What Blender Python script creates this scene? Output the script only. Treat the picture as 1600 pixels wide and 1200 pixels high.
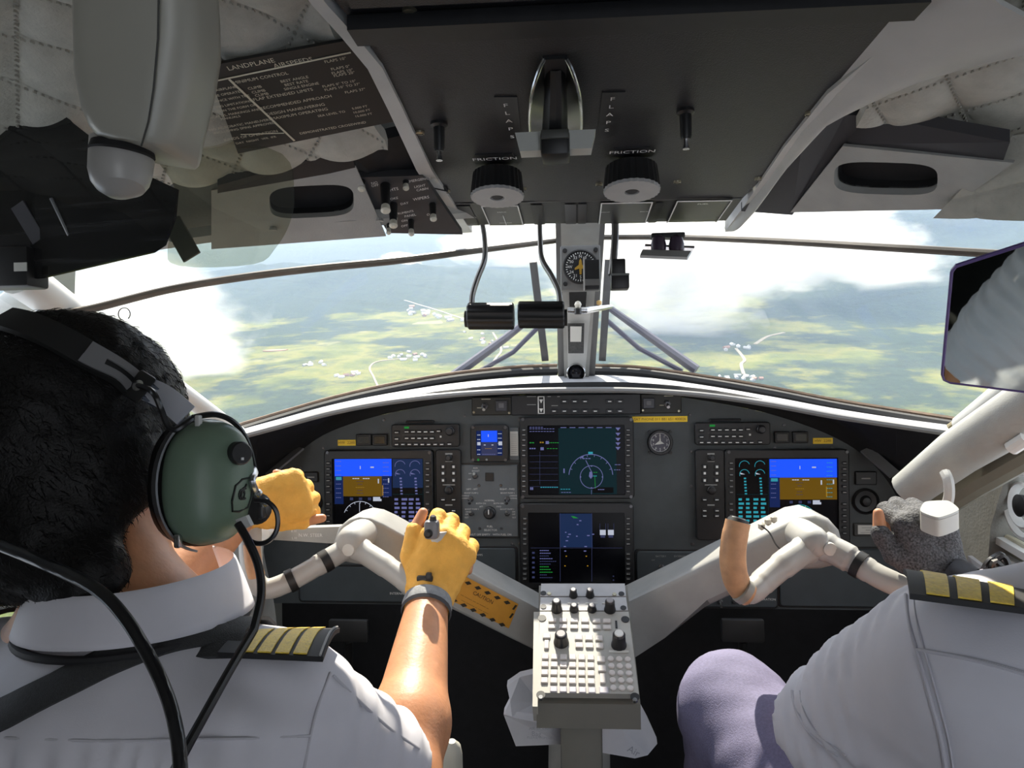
import bpy, bmesh, math, random
import numpy as np
from mathutils import Vector, Matrix, Euler
from mathutils.bvhtree import BVHTree

for o in list(bpy.data.objects):
    bpy.data.objects.remove(o)
SC = bpy.context.scene
COL = SC.collection
random.seed(7)
RNG = np.random.default_rng(11)

# ------------------------------------------------------------------ camera
FPX = 1150.0                      # focal length in pixels of the 1600x1200 frame
CAMZ = 1.20                       # camera height over the cockpit floor
YAW = math.atan(100.0 / FPX)      # looks a little left of the aircraft axis
ROLL = math.radians(0.8)
_F = Vector((-math.sin(YAW), math.cos(YAW), 0))
_R0 = Vector((math.cos(YAW), math.sin(YAW), 0))
_U0 = Vector((0, 0, 1))
_R = _R0 * math.cos(ROLL) - _U0 * math.sin(ROLL)
_U = _U0 * math.cos(ROLL) + _R0 * math.sin(ROLL)
CAM = Vector((0, 0, CAMZ))
cam = bpy.data.objects.new('camera', bpy.data.cameras.new('camera'))
COL.objects.link(cam)
m = Matrix((_R, _U, -_F)).transposed().to_4x4()
m.translation = CAM
cam.matrix_world = m
cam.data.sensor_width = 36.0
cam.data.lens = FPX * 36.0 / 1600.0
cam.data.clip_start = 0.01
cam.data.clip_end = 60000
SC.camera = cam

# ------------------------------------------------------------------ light
SUN_EL, SUN_AZ, SUN_E = 54.0, -9.0, 8.0
sd = bpy.data.lights.new('sun', 'SUN')
sd.energy = SUN_E
sd.angle = math.radians(0.6)
sd.color = (1.0, 0.93, 0.80)
sun = bpy.data.objects.new('sun', sd)
COL.objects.link(sun)
_sdir = Vector((math.sin(math.radians(SUN_AZ)) * math.cos(math.radians(SUN_EL)),
                math.cos(math.radians(SUN_AZ)) * math.cos(math.radians(SUN_EL)),
                math.sin(math.radians(SUN_EL))))
sun.rotation_euler = _sdir.to_track_quat('Z', 'Y').to_euler()
sun.location = (0, 0, 5)

W = bpy.data.worlds.new('sky')
SC.world = W
W.use_nodes = True
_nt = W.node_tree
_nt.nodes.clear()
_out = _nt.nodes.new('ShaderNodeOutputWorld')
_bg = _nt.nodes.new('ShaderNodeBackground')
_tc = _nt.nodes.new('ShaderNodeTexCoord')
_mp = _nt.nodes.new('ShaderNodeMapping')
_mp.inputs['Scale'].default_value = (1.0, 1.0, 2.6)
_nz = _nt.nodes.new('ShaderNodeTexNoise')
_nz.inputs['Scale'].default_value = 2.6
_nz.inputs['Detail'].default_value = 7
_nz.inputs['Roughness'].default_value = 0.55
_rp = _nt.nodes.new('ShaderNodeValToRGB')
_rp.color_ramp.elements[0].position = 0.36
_rp.color_ramp.elements[0].color = (0.50, 0.68, 1.0, 1)
_rp.color_ramp.elements[1].position = 0.56
_rp.color_ramp.elements[1].color = (1.0, 1.0, 1.0, 1)
_nt.links.new(_tc.outputs['Generated'], _mp.inputs['Vector'])
_nt.links.new(_mp.outputs['Vector'], _nz.inputs['Vector'])
_nt.links.new(_nz.outputs['Fac'], _rp.inputs['Fac'])
_nt.links.new(_rp.outputs['Color'], _bg.inputs['Color'])
_bg.inputs['Strength'].default_value = 1.7
_nt.links.new(_bg.outputs['Background'], _out.inputs['Surface'])

vs = SC.view_settings
vs.view_transform = 'Standard'
vs.look = 'None'
vs.gamma = 1.0
vs.exposure = 0.55
vs.use_curve_mapping = False
SC.cycles.volume_bounces = 3
SC.cycles.max_bounces = 10
SC.cycles.transparent_max_bounces = 16
SC.cycles.volume_step_rate = 1.0
SC.cycles.volume_max_steps = 128

# ------------------------------------------------------------------ pixel helpers
def ray(px, py):
    return (_F + _R * ((px - 800.0) / FPX) + _U * ((600.0 - py) / FPX))

def P(px, py, Y):
    """point on the pixel's ray at distance Y ahead of the camera (aircraft axis)"""
    d = ray(px, py)
    return CAM + d * (Y / d.y)

def PX(px, py, X):
    d = ray(px, py)
    return CAM + d * (X / d.x)

def PPL(px, py, p0, n):
    d = ray(px, py)
    return CAM + d * ((Vector(p0) - CAM).dot(n) / d.dot(n))

# ------------------------------------------------------------------ materials
MATS = {}
def nodes_of(name):
    mt = bpy.data.materials.new(name)
    mt.use_nodes = True
    nt = mt.node_tree
    return mt, nt, nt.nodes['Principled BSDF'], nt.nodes['Material Output']

def mat(name, col, rough=0.6, metal=0.0, noise=0.0, nscale=40.0, bump=0.0, bscale=300.0, spec=0.5,
        emit=None, estr=0.0, coat=0.0, sub=0.0, sheen=0.0, ndetail=4.0):
    """plain procedural surface: base colour broken by noise, optional fine relief"""
    if name in MATS:
        return MATS[name]
    mt, nt, b, out = nodes_of(name)
    c = (col[0], col[1], col[2], 1)
    b.inputs['Base Color'].default_value = c
    b.inputs['Roughness'].default_value = rough
    b.inputs['Metallic'].default_value = metal
    b.inputs['Specular IOR Level'].default_value = spec
    b.inputs['Coat Weight'].default_value = coat
    if sub:
        b.inputs['Subsurface Weight'].default_value = sub
        b.inputs['Subsurface Radius'].default_value = (0.02, 0.008, 0.004)
        b.inputs['Subsurface Scale'].default_value = 0.3
    if sheen:
        b.inputs['Sheen Weight'].default_value = sheen
    tc = nt.nodes.new('ShaderNodeTexCoord')
    if noise:
        nz = nt.nodes.new('ShaderNodeTexNoise')
        nz.inputs['Scale'].default_value = nscale
        nz.inputs['Detail'].default_value = ndetail
        nt.links.new(tc.outputs['Object'], nz.inputs['Vector'])
        rp = nt.nodes.new('ShaderNodeValToRGB')
        rp.color_ramp.elements[0].position = 0.3
        rp.color_ramp.elements[1].position = 0.7
        rp.color_ramp.elements[0].color = tuple(max(0, x * (1 - noise)) for x in col) + (1,)
        rp.color_ramp.elements[1].color = tuple(min(1, x * (1 + noise)) for x in col) + (1,)
        nt.links.new(nz.outputs['Fac'], rp.inputs['Fac'])
        nt.links.new(rp.outputs['Color'], b.inputs['Base Color'])
    if bump:
        n2 = nt.nodes.new('ShaderNodeTexNoise')
        n2.inputs['Scale'].default_value = bscale
        n2.inputs['Detail'].default_value = 3
        nt.links.new(tc.outputs['Object'], n2.inputs['Vector'])
        bp = nt.nodes.new('ShaderNodeBump')
        bp.inputs['Strength'].default_value = bump
        bp.inputs['Distance'].default_value = 0.002
        nt.links.new(n2.outputs['Fac'], bp.inputs['Height'])
        nt.links.new(bp.outputs['Normal'], b.inputs['Normal'])
    if emit:
        b.inputs['Emission Color'].default_value = (emit[0], emit[1], emit[2], 1)
        b.inputs['Emission Strength'].default_value = estr
    MATS[name] = mt
    return mt

def emat(name, col, s=1.0):
    """lit display pixel"""
    return mat(name, (0.003, 0.003, 0.004), rough=0.4, spec=0.08, emit=col, estr=s)

# ------------------------------------------------------------------ objects
def tag(o, label=None, cat=None, group=None, kind=None):
    if label: o['label'] = label
    if cat: o['category'] = cat
    if group: o['group'] = group
    if kind: o['kind'] = kind
    return o

def thing(name, loc, label, cat, group=None, rot=None):
    o = bpy.data.objects.new(name, None)
    o.empty_display_size = 0.02
    COL.objects.link(o)
    if rot is not None:
        mm = rot.to_4x4() if isinstance(rot, Matrix) else Euler(rot).to_matrix().to_4x4()
    else:
        mm = Matrix.Identity(4)
    mm = mm.copy()
    mm.translation = Vector(loc)
    o.matrix_world = mm
    return tag(o, label, cat, group)

def wm(o):
    """world matrix without a depsgraph update"""
    return wm(o.parent) @ o.matrix_basis if o.parent else o.matrix_basis.copy()

class MB:
    """mesh builder; collects shapes, build() links ONE object"""
    def __init__(self, M=None):
        self.v, self.f = [], []
        self.M = M or Matrix.Identity(4)
    def add(self, verts, faces, M=None):
        n = len(self.v)
        T = self.M @ M if M is not None else self.M
        self.v += [tuple(T @ Vector(p)) for p in verts]
        self.f += [tuple(i + n for i in q) for q in faces]
        return self
    def box(self, c, s, bev=0.0, M=None, seg=2):
        x, y, z = s[0] / 2, s[1] / 2, s[2] / 2
        if bev <= 0:
            vv = [(c[0] + a * x, c[1] + b * y, c[2] + d * z) for a in (-1, 1) for b in (-1, 1) for d in (-1, 1)]
            ff = [(0, 1, 3, 2), (4, 6, 7, 5), (0, 4, 5, 1), (2, 3, 7, 6), (0, 2, 6, 4), (1, 5, 7, 3)]
            return self.add(vv, ff, M)
        bm = bmesh.new()
        bmesh.ops.create_cube(bm, size=1.0)
        for v in bm.verts:
            v.co = Vector((v.co.x * s[0] + c[0], v.co.y * s[1] + c[1], v.co.z * s[2] + c[2]))
        bmesh.ops.bevel(bm, geom=bm.edges[:], offset=min(bev, min(s) * 0.45), segments=seg, affect='EDGES', profile=0.5)
        bm.verts.ensure_lookup_table()
        vv = [v.co.copy() for v in bm.verts]
        ff = [tuple(v.index for v in fc.verts) for fc in bm.faces]
        bm.free()
        return self.add(vv, ff, M)
    def ring(self, pts_list, closed=True, cap0=True, cap1=True, M=None):
        """loft through equal-length loops"""
        n = len(pts_list[0])
        vv = [p for L in pts_list for p in L]
        ff = []
        for k in range(len(pts_list) - 1):
            for i in range(n if closed else n - 1):
                j = (i + 1) % n
                ff.append((k * n + i, k * n + j, (k + 1) * n + j, (k + 1) * n + i))
        if cap0: ff.append(tuple(range(n - 1, -1, -1)))
        if cap1: ff.append(tuple(range((len(pts_list) - 1) * n, len(pts_list) * n)))
        return self.add(vv, ff, M)
    def cyl(self, a, b, r0, r1=None, n=16, M=None, caps=True):
        return self.tube([a, b], [r0, r0 if r1 is None else r1], n, M, caps)
    def tube(self, pts, r, n=12, M=None, caps=True, flat=1.0, up=None):
        pts = [Vector(p) for p in pts]
        if not hasattr(r, '__len__'): r = [r] * len(pts)
        loops = []
        prev = None
        for i, p in enumerate(pts):
            t = (pts[min(i + 1, len(pts) - 1)] - pts[max(i - 1, 0)])
            if t.length < 1e-9: t = Vector((0, 0, 1))
            t.normalize()
            if prev is None:
                u = Vector(up) if up is not None else (Vector((0, 0, 1)) if abs(t.z) < 0.9 else Vector((1, 0, 0)))
                s = t.cross(u).normalized()
            else:
                s = (prev - t * prev.dot(t))
                s = s.normalized() if s.length > 1e-6 else t.orthogonal().normalized()
            prev = s
            w = t.cross(s)
            loops.append([p + s * (math.cos(2 * math.pi * k / n) * r[i]) + w * (math.sin(2 * math.pi * k / n) * r[i] * flat)
                          for k in range(n)])
        return self.ring(loops, True, caps, caps, M)
    def strip(self, pts, width, thick, side, M=None):
        """flat bar of rectangular section swept along pts; side(i)->unit width direction"""
        pts = [Vector(p) for p in pts]
        loops = []
        for i, p in enumerate(pts):
            t = (pts[min(i + 1, len(pts) - 1)] - pts[max(i - 1, 0)]).normalized()
            s = Vector(side(i) if callable(side) else side)
            s = (s - t * s.dot(t)).normalized()
            nn = t.cross(s).normalized()
            w = (width[i] if hasattr(width, '__len__') else width) / 2
            loops.append([p + s * w + nn * thick / 2, p - s * w + nn * thick / 2, p - s * w - nn * thick / 2, p + s * w - nn * thick / 2])
        return self.ring(loops, True, True, True, M)
    def lathe(self, prof, n=32, M=None, axis='y', caps=True):
        """prof: (radius, height) list; axis of turning"""
        loops = []
        for r, h in prof:
            L = []
            for k in range(n):
                a = 2 * math.pi * k / n
                x, y = r * math.cos(a), r * math.sin(a)
                L.append({'y': (x, h, y), 'z': (x, y, h), 'x': (h, x, y)}[axis])
            loops.append(L)
        return self.ring(loops, True, caps, caps, M)
    def prism(self, poly, d0, d1, axis='y', M=None):
        """polygon of (a,b) pushed from d0 to d1 along axis"""
        fn = {'y': lambda a, b, d: (a, d, b), 'z': lambda a, b, d: (a, b, d), 'x': lambda a, b, d: (d, a, b)}[axis]
        return self.ring([[fn(a, b, d0) for a, b in poly], [fn(a, b, d1) for a, b in poly]], True, True, True, M)
    def prism3(self, pts, off, M=None):
        """3D polygon pushed by a vector"""
        off = Vector(off)
        return self.ring([[Vector(p) for p in pts], [Vector(p) + off for p in pts]], True, True, True, M)
    def grid(self, fn, nu, nv, thick=0.0, off=None, M=None):
        """surface fn(u,v), u,v in 0..1; thickness pushed along off"""
        pts = [Vector(fn(i / nu, j / nv)) for j in range(nv + 1) for i in range(nu + 1)]
        idx = lambda i, j: j * (nu + 1) + i
        ff = [(idx(i, j), idx(i + 1, j), idx(i + 1, j + 1), idx(i, j + 1)) for j in range(nv) for i in range(nu)]
        if thick:
            o = Vector(off) * thick
            n = len(pts)
            pts2 = [p + o for p in pts]
            f2 = [tuple(reversed([k + n for k in q])) for q in ff]
            rim = [idx(i, 0) for i in range(nu)] + [idx(nu, j) for j in range(nv)] + [idx(i, nv) for i in range(nu, 0, -1)] + [idx(0, j) for j in range(nv, 0, -1)]
            f3 = [(rim[k], rim[k] + n, rim[(k + 1) % len(rim)] + n, rim[(k + 1) % len(rim)]) for k in range(len(rim))]
            return self.add(pts + pts2, ff + f2 + f3, M)
        return self.add(pts, ff, M)
    def build(self, name, material, parent=None, smooth=30.0, world=False, kind=None, label=None):
        me = bpy.data.meshes.new(name)
        me.from_pydata(self.v, [], self.f)
        me.update()
        bm = bmesh.new()
        bm.from_mesh(me)
        bmesh.ops.recalc_face_normals(bm, faces=bm.faces[:])
        bm.to_mesh(me)
        bm.free()
        if smooth:
            me.polygons.foreach_set('use_smooth', [True] * len(me.polygons))
            me.set_sharp_from_angle(angle=math.radians(smooth))
        if material: me.materials.append(material)
        o = bpy.data.objects.new(name, me)
        COL.objects.link(o)
        if parent is not None:
            o.parent = parent
            if world:
                o.matrix_basis = wm(parent).inverted()
        if kind: o['kind'] = kind
        if label: o['label'] = label
        return o

def dup(src, parent=None, loc=None, rot=None, name=None):
    c = src.copy()
    COL.objects.link(c)
    c.parent = parent
    if loc is not None: c.location = loc
    if rot is not None: c.rotation_euler = rot
    for ch in list(src.children):
        dup(ch, c)
    return c

# text as mesh (cached)
_TXT = {}
def text_geo(s):
    if s in _TXT: return _TXT[s]
    cu = bpy.data.curves.new('t', 'FONT')
    cu.body = s
    cu.size = 1.0
    cu.align_x = 'CENTER'
    cu.align_y = 'CENTER'
    cu.resolution_u = 2
    ob = bpy.data.objects.new('t', cu)
    COL.objects.link(ob)
    dg = bpy.context.evaluated_depsgraph_get()
    me = bpy.data.meshes.new_from_object(ob.evaluated_get(dg))
    vv = [tuple(v.co) for v in me.vertices]
    ff = [tuple(p.vertices) for p in me.polygons]
    bpy.data.objects.remove(ob)
    bpy.data.curves.remove(cu)
    bpy.data.meshes.remove(me)
    _TXT[s] = (vv, ff)
    return _TXT[s]

def put_text(mb, s, cx, cz, size, y=0.0, rot=0.0, M=None, sx=1.0):
    """text standing in the local XZ plane, read from -Y"""
    vv, ff = text_geo(s)
    ca, sa = math.cos(rot), math.sin(rot)
    out = []
    for a, b, _ in vv:
        a, b = a * size * sx, b * size
        out.append((cx + a * ca - b * sa, y, cz + a * sa + b * ca))
    mb.add(out, ff, M)

def rrect(w, h, r, n=5, cx=0.0, cy=0.0):
    pts = []
    for sx, sy, a0 in ((1, 1, 0), (-1, 1, 90), (-1, -1, 180), (1, -1, 270)):
        for k in range(n + 1):
            a = math.radians(a0 + 90.0 * k / n)
            pts.append((cx + sx * (w / 2 - r) + r * math.cos(a), cy + sy * (h / 2 - r) + r * math.sin(a)))
    return pts

def smoothpath(pts, n=8):
    """Catmull-Rom through pts"""
    pts = [Vector(p) for p in pts]
    out = []
    for i in range(len(pts) - 1):
        p0, p1, p2, p3 = pts[max(i - 1, 0)], pts[i], pts[i + 1], pts[min(i + 2, len(pts) - 1)]
        for k in range(n):
            t = k / n
            out.append(0.5 * ((2 * p1) + (p2 - p0) * t + (2 * p0 - 5 * p1 + 4 * p2 - p3) * t * t + (3 * p1 - p0 - 3 * p2 + p3) * t ** 3))
    out.append(pts[-1])
    return out
# ================================================================== the land outside
# the aircraft noses down: the land's level is tilted in the cockpit's frame
PITCH = math.radians(13.5)
ALT = 420.0
EF = Vector((0, math.cos(PITCH), math.sin(PITCH)))
EU = Vector((0, -math.sin(PITCH), math.cos(PITCH)))
EX = Vector((1, 0, 0))
LAND = Matrix((EX, EF, EU)).transposed().to_4x4()
LAND.translation = CAM - EU * ALT

_VN = {}
def vnoise(x, y, seed):
    if seed not in _VN: _VN[seed] = np.random.default_rng(seed).random((256, 256))
    r = _VN[seed]
    xi, yi = np.floor(x).astype(int), np.floor(y).astype(int)
    fx, fy = x - xi, y - yi
    fx, fy = fx * fx * (3 - 2 * fx), fy * fy * (3 - 2 * fy)
    g = lambda a, b: r[a % 256, b % 256]
    return (g(xi, yi) * (1 - fx) + g(xi + 1, yi) * fx) * (1 - fy) + (g(xi, yi + 1) * (1 - fx) + g(xi + 1, yi + 1) * fx) * fy

def fbm(x, y, seed, octv=5, ridge=False):
    s, a, t = 0, 1.0, 0
    for k in range(octv):
        n = vnoise(x * 2 ** k, y * 2 ** k, seed + k)
        if ridge: n = 1 - abs(2 * n - 1)
        s = s + a * n
        t += a
        a *= 0.5
    return s / t

def land_h(x, d):
    x = np.asarray(x, float)
    d = np.asarray(d, float)
    h = 26 * (fbm(x / 700, d / 700, 3, 4) - 0.5) * np.clip((d - 900) / 2500, 0.25, 1)
    far = np.clip((d - 5200) / 5000, 0, 1) ** 1.2
    h = h + far * (520 * fbm(x / 2600 + 9, d / 2600, 21, 5, True) + 150)
    # the forested hill on the right
    g = np.exp(-(((x - 1900) / 800) ** 2 + ((d - 4300) / 1100) ** 2))
    g2 = np.exp(-(((x - 3000) / 1500) ** 2 + ((d - 6800) / 1500) ** 2))
    h = h + (g * 330 + g2 * 620) * (0.62 + 0.6 * fbm(x / 620, d / 620, 40, 5, True))
    # low wooded rise on the left
    g3 = np.exp(-(((x + 1500) / 1300) ** 2 + ((d - 4200) / 700) ** 2))
    h = h + g3 * 120 * (0.5 + fbm(x / 400, d / 400, 60, 4, True))
    return h

def land_at(px, py, h=0.0):
    """metres (X, D) on the valley floor seen at a pixel"""
    d = ray(px, py)
    t = -(ALT - h) / d.dot(EU)
    return t * d.dot(EX), t * d.dot(EF)

def land_mat():
    mt, nt, b, out = nodes_of('land')
    N, L = nt.nodes.new, nt.links.new
    tc = N('ShaderNodeTexCoord')
    mp = N('ShaderNodeMapping')
    L(tc.outputs['Object'], mp.inputs['Vector'])
    def nz(scale, detail=5, rough=0.55):
        n = N('ShaderNodeTexNoise')
        n.inputs['Scale'].default_value = scale
        n.inputs['Detail'].default_value = detail
        n.inputs['Roughness'].default_value = rough
        L(mp.outputs['Vector'], n.inputs['Vector'])
        return n
    def ramp(src, stops):
        r = N('ShaderNodeValToRGB')
        e = r.color_ramp.elements
        while len(e) < len(stops): e.new(0.5)
        for k, (p, c) in enumerate(stops):
            e[k].position = p
            e[k].color = c if len(c) == 4 else tuple(c) + (1,)
        L(src, r.inputs['Fac'])
        return r
    def mix(fac, a, c):
        mx = N('ShaderNodeMix')
        mx.data_type = 'RGBA'
        L(fac, mx.inputs[0]); L(a, mx.inputs[6]); L(c, mx.inputs[7])
        return mx.outputs[2]
    fields = ramp(nz(0.006, 4).outputs['Fac'], [(0.30, (0.060, 0.075, 0.012)), (0.45, (0.11, 0.13, 0.016)), (0.55, (0.18, 0.175, 0.028)), (0.68, (0.085, 0.105, 0.02))])
    forest = ramp(nz(0.03, 6, 0.7).outputs['Fac'], [(0.3, (0.010, 0.022, 0.010)), (0.7, (0.030, 0.055, 0.020))])
    sep = N('ShaderNodeSeparateXYZ')
    L(tc.outputs['Object'], sep.inputs[0])
    # forest where the ground stands higher, and in drifts over the valley
    mr = N('ShaderNodeMapRange')
    mr.inputs[1].default_value = 4
    mr.inputs[2].default_value = 60
    mr.inputs[3].default_value = 0.0
    mr.inputs[4].default_value = 0.55
    L(sep.outputs['Z'], mr.inputs[0])
    ad = N('ShaderNodeMath')
    ad.operation = 'ADD'
    L(mr.outputs[0], ad.inputs[0])
    L(nz(0.0024, 7, 0.62).outputs['Fac'], ad.inputs[1])
    fmask = ramp(ad.outputs[0], [(0.47, (0, 0, 0)), (0.54, (1, 1, 1))])
    col = mix(fmask.outputs['Color'], fields.outputs['Color'], forest.outputs['Color'])
    vo = N('ShaderNodeTexVoronoi')
    vo.inputs['Scale'].default_value = 0.011
    L(mp.outputs['Vector'], vo.inputs['Vector'])
    plot = ramp(vo.outputs['Color'], [(0.86, (0, 0, 0)), (0.88, (1, 1, 1))])
    bare = N('ShaderNodeRGB')
    bare.outputs[0].default_value = (0.42, 0.36, 0.24, 1)
    fm2 = N('ShaderNodeMath')
    fm2.operation = 'MULTIPLY'
    inv = N('ShaderNodeMath')
    inv.operation = 'SUBTRACT'
    inv.inputs[0].default_value = 0.45
    L(fmask.outputs['Color'], inv.inputs[1])
    cl = N('ShaderNodeClamp')
    L(inv.outputs[0], cl.inputs[0])
    L(plot.outputs['Color'], fm2.inputs[0]); L(cl.outputs[0], fm2.inputs[1])
    col = mix(fm2.outputs[0], col, bare.outputs[0])
    L(col, b.inputs['Base Color'])
    b.inputs['Roughness'].default_value = 0.95
    b.inputs['Specular IOR Level'].default_value = 0.1
    bp = N('ShaderNodeBump')
    bp.inputs['Strength'].default_value = 0.8
    bp.inputs['Distance'].default_value = 14
    L(nz(0.035, 6, 0.7).outputs['Fac'], bp.inputs['Height'])
    L(bp.outputs['Normal'], b.inputs['Normal'])
    return mt

def build_land():
    nu, nv = 320, 330
    us = np.linspace(-1, 1, nu + 1)
    vs_ = np.linspace(0, 1, nv + 1)
    D = 450 * (13500 / 450) ** vs_
    UU, DD = np.meshgrid(us, D)
    XX = UU * (DD * 1.05 + 900)
    HH = land_h(XX, DD)
    co = np.stack([XX, DD, HH], -1).reshape(-1, 3)
    a = (np.arange(nv)[:, None] * (nu + 1) + np.arange(nu)[None, :]).ravel()
    q = np.stack([a, a + 1, a + nu + 2, a + nu + 1], -1)
    me = bpy.data.meshes.new('ground')
    me.from_pydata(co.tolist(), [], q.tolist())
    me.polygons.foreach_set('use_smooth', [True] * len(me.polygons))
    me.materials.append(land_mat())
    o = bpy.data.objects.new('ground', me)
    COL.objects.link(o)
    o.matrix_world = LAND
    tag(o, 'green valley floor and forested hills far below the aircraft', 'landscape', kind='structure')

def land_pt(px, py, lift=0.0):
    x, d = land_at(px, py)
    for _ in range(6):
        x, d = land_at(px, py, float(land_h(x, d)))
    return Vector((x, d, float(land_h(x, d)) + lift))

ROADPTS = []
def road(name, pix, w, label, mt):
    pts = smoothpath([land_pt(*p) for p in pix], 10)
    pts = [Vector((p.x, p.y, float(land_h(p.x, p.y)) + 2.0)) for p in pts]
    ROADPTS.extend((p, w) for p in pts)
    L = []
    for i, p in enumerate(pts):
        t = (pts[min(i + 1, len(pts) - 1)] - pts[max(i - 1, 0)])
        s = Vector((t.y, -t.x, 0)).normalized() * w / 2
        L.append([p + s, p - s, p - s - Vector((0, 0, 3)), p + s - Vector((0, 0, 3))])
    mb = MB()
    mb.ring(L)
    o = mb.build(name, mt)
    o.matrix_world = LAND
    tag(o, label, 'road')

def build_exterior():
    build_land()
    dirt = mat('dirt_road', (0.30, 0.25, 0.17), 0.9, noise=0.15, nscale=0.05)
    road('dirt_road', [(594, 612), (584, 590), (578, 575), (592, 565), (640, 560)], 5, 'tan dirt road climbing past the white houses in left windscreen', dirt)
    road('country_road', [(632, 470), (660, 478), (690, 487), (726, 499)], 7, 'straight pale road crossing the far fields in left windscreen', mat('pale_road', (0.30, 0.29, 0.25), 0.9))
    road('field_track', [(756, 583), (775, 560), (783, 545), (770, 520)], 6, 'thin pale track between the wiper bars in left windscreen', dirt)
    road('valley_track', [(1162, 585), (1158, 570), (1163, 562), (1150, 545)], 8, 'short pale track below the right hand village', dirt)
    road('village_road', [(1180, 538), (1200, 526), (1225, 520)], 11, 'pale curving road on the slope in right windscreen', dirt)
    roof = [mat('white_roof', (0.55, 0.55, 0.54), 0.6), mat('pale_roof', (0.32, 0.32, 0.31), 0.6), mat('rust_roof', (0.25, 0.13, 0.08), 0.7)]
    protos = []
    for k in range(3):
        mb = MB()
        mb.box((0, 0, 2.2), (9, 14, 4.4))
        mb.prism([(-5.4, 4.2), (5.4, 4.2), (0, 7.6)], -7.8, 7.8, 'y')
        protos.append(mb.build('house', roof[k], smooth=0))
    used = [False] * 3
    spots = []
    def house(px, py, label, group, big=1.0):
        k = random.choice((0, 0, 0, 1, 1, 2))
        p = land_pt(px, py)
        if any((p - q).length < 17 * max(big, b2) for q, b2 in spots): return
        if any((p.xy - q.xy).length < w_ / 2 + 17 * big for q, w_ in ROADPTS): return
        spots.append((p, big))
        h = protos[k] if not used[k] else dup(protos[k])
        used[k] = True
        T = LAND @ Matrix.Translation(p) @ Matrix.Rotation(random.uniform(0, 3.1), 4, 'Z') @ Matrix.Diagonal((big * random.uniform(0.8, 1.3), big * random.uniform(0.7, 1.5), big, 1))
        h.matrix_world = T
        tag(h, label, 'house', group)
    def village(poly, n, label, group, big=1.0):
        (x0, y0), (x1, y1), sx, sy = poly
        for _ in range(n):
            t = random.random()
            house(x0 + (x1 - x0) * t + random.gauss(0, sx), y0 + (y1 - y0) * t + random.gauss(0, sy), label, group, big)
    village(((612, 560), (668, 556), 6, 2.5), 26, 'small house of the white hillock village in left windscreen', 'houses of the hillock village', 0.9)
    village(((525, 590), (578, 580), 6, 2), 12, 'small house beside the dirt road in left windscreen', 'houses by the dirt road', 0.9)
    village(((640, 486), (720, 500), 10, 3), 30, 'tiny house of the far town in left windscreen', 'houses of the far town', 1.5)
    village(((740, 528), (790, 548), 10, 6), 18, 'small house seen between the left wiper bars', 'houses behind the left wiper', 0.8)
    village(((470, 575), (520, 565), 12, 2), 7, 'small house strung along the left field edge', 'houses on the left field edge', 0.9)
    village(((1120, 588), (1190, 592), 10, 3), 24, 'small house at the foot of the right windscreen', 'houses at the foot of the right windscreen', 0.8)
    village(((1140, 545), (1165, 545), 6, 4), 12, 'small house of the mist edge village in right windscreen', 'houses of the mist edge village', 1.0)
    # bare clay patch
    c = land_pt(430, 548)
    mb = MB()
    mb.prism([(-38, -8), (-10, -16), (30, -6), (40, 8), (5, 14), (-25, 10)], -2, 3, 'z')
    o = mb.build('clay_clearing', mat('clay', (0.36, 0.19, 0.10), 0.9), smooth=0)
    o.matrix_world = LAND @ Matrix.Translation(c)
    tag(o, 'orange bare clay clearing in the left fields', 'clearing')

    # haze lying over the whole valley
    mt = bpy.data.materials.new('haze')
    mt.use_nodes = True
    nt = mt.node_tree
    nt.nodes.clear()
    out = nt.nodes.new('ShaderNodeOutputMaterial')
    sc = nt.nodes.new('ShaderNodeVolumeScatter')
    sc.inputs['Color'].default_value = (0.40, 0.52, 0.76, 1)
    sc.inputs['Density'].default_value = 0.000135
    sc.inputs['Anisotropy'].default_value = 0.0
    nt.links.new(sc.outputs[0], out.inputs['Volume'])
    mb = MB()
    mb.prism([(-500, 250), (500, 250), (16000, 14200), (-16000, 14200)], -60, 1300, 'z')
    o = mb.build('valley_haze', mt, smooth=0)
    o.matrix_world = LAND
    tag(o, 'thin blue haze lying over the valley outside', 'haze', kind='stuff')

    # clouds: puffed volumes
    def cloud_mat(name, dens, scale, thr):
        mt = bpy.data.materials.new(name)
        mt.use_nodes = True
        nt = mt.node_tree
        nt.nodes.clear()
        N, L = nt.nodes.new, nt.links.new
        out = N('ShaderNodeOutputMaterial')
        vol = N('ShaderNodeVolumeScatter')
        vol.inputs['Color'].default_value = (1, 1, 1, 1)
        vol.inputs['Anisotropy'].default_value = 0.3
        tc = N('ShaderNodeTexCoord')
        ln = N('ShaderNodeVectorMath')
        ln.operation = 'LENGTH'
        L(tc.outputs['Object'], ln.inputs[0])
        nz = N('ShaderNodeTexNoise')
        nz.inputs['Scale'].default_value = scale
        nz.inputs['Detail'].default_value = 4
        nz.inputs['Roughness'].default_value = 0.6
        oi = N('ShaderNodeObjectInfo')
        av = N('ShaderNodeVectorMath')
        av.operation = 'ADD'
        L(tc.outputs['Object'], av.inputs[0]); L(oi.outputs['Location'], av.inputs[1])
        L(av.outputs[0], nz.inputs['Vector'])
        # density = (noise*1.6 - radius*k - thr) * dens
        m1 = N('ShaderNodeMath'); m1.operation = 'MULTIPLY'; m1.inputs[1].default_value = 1.9
        L(nz.outputs['Fac'], m1.inputs[0])
        m2 = N('ShaderNodeMath'); m2.operation = 'SUBTRACT'
        L(m1.outputs[0], m2.inputs[0]); L(ln.outputs['Value'], m2.inputs[1])
        m3 = N('ShaderNodeMath'); m3.operation = 'SUBTRACT'; m3.inputs[1].default_value = thr
        L(m2.outputs[0], m3.inputs[0])
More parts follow.
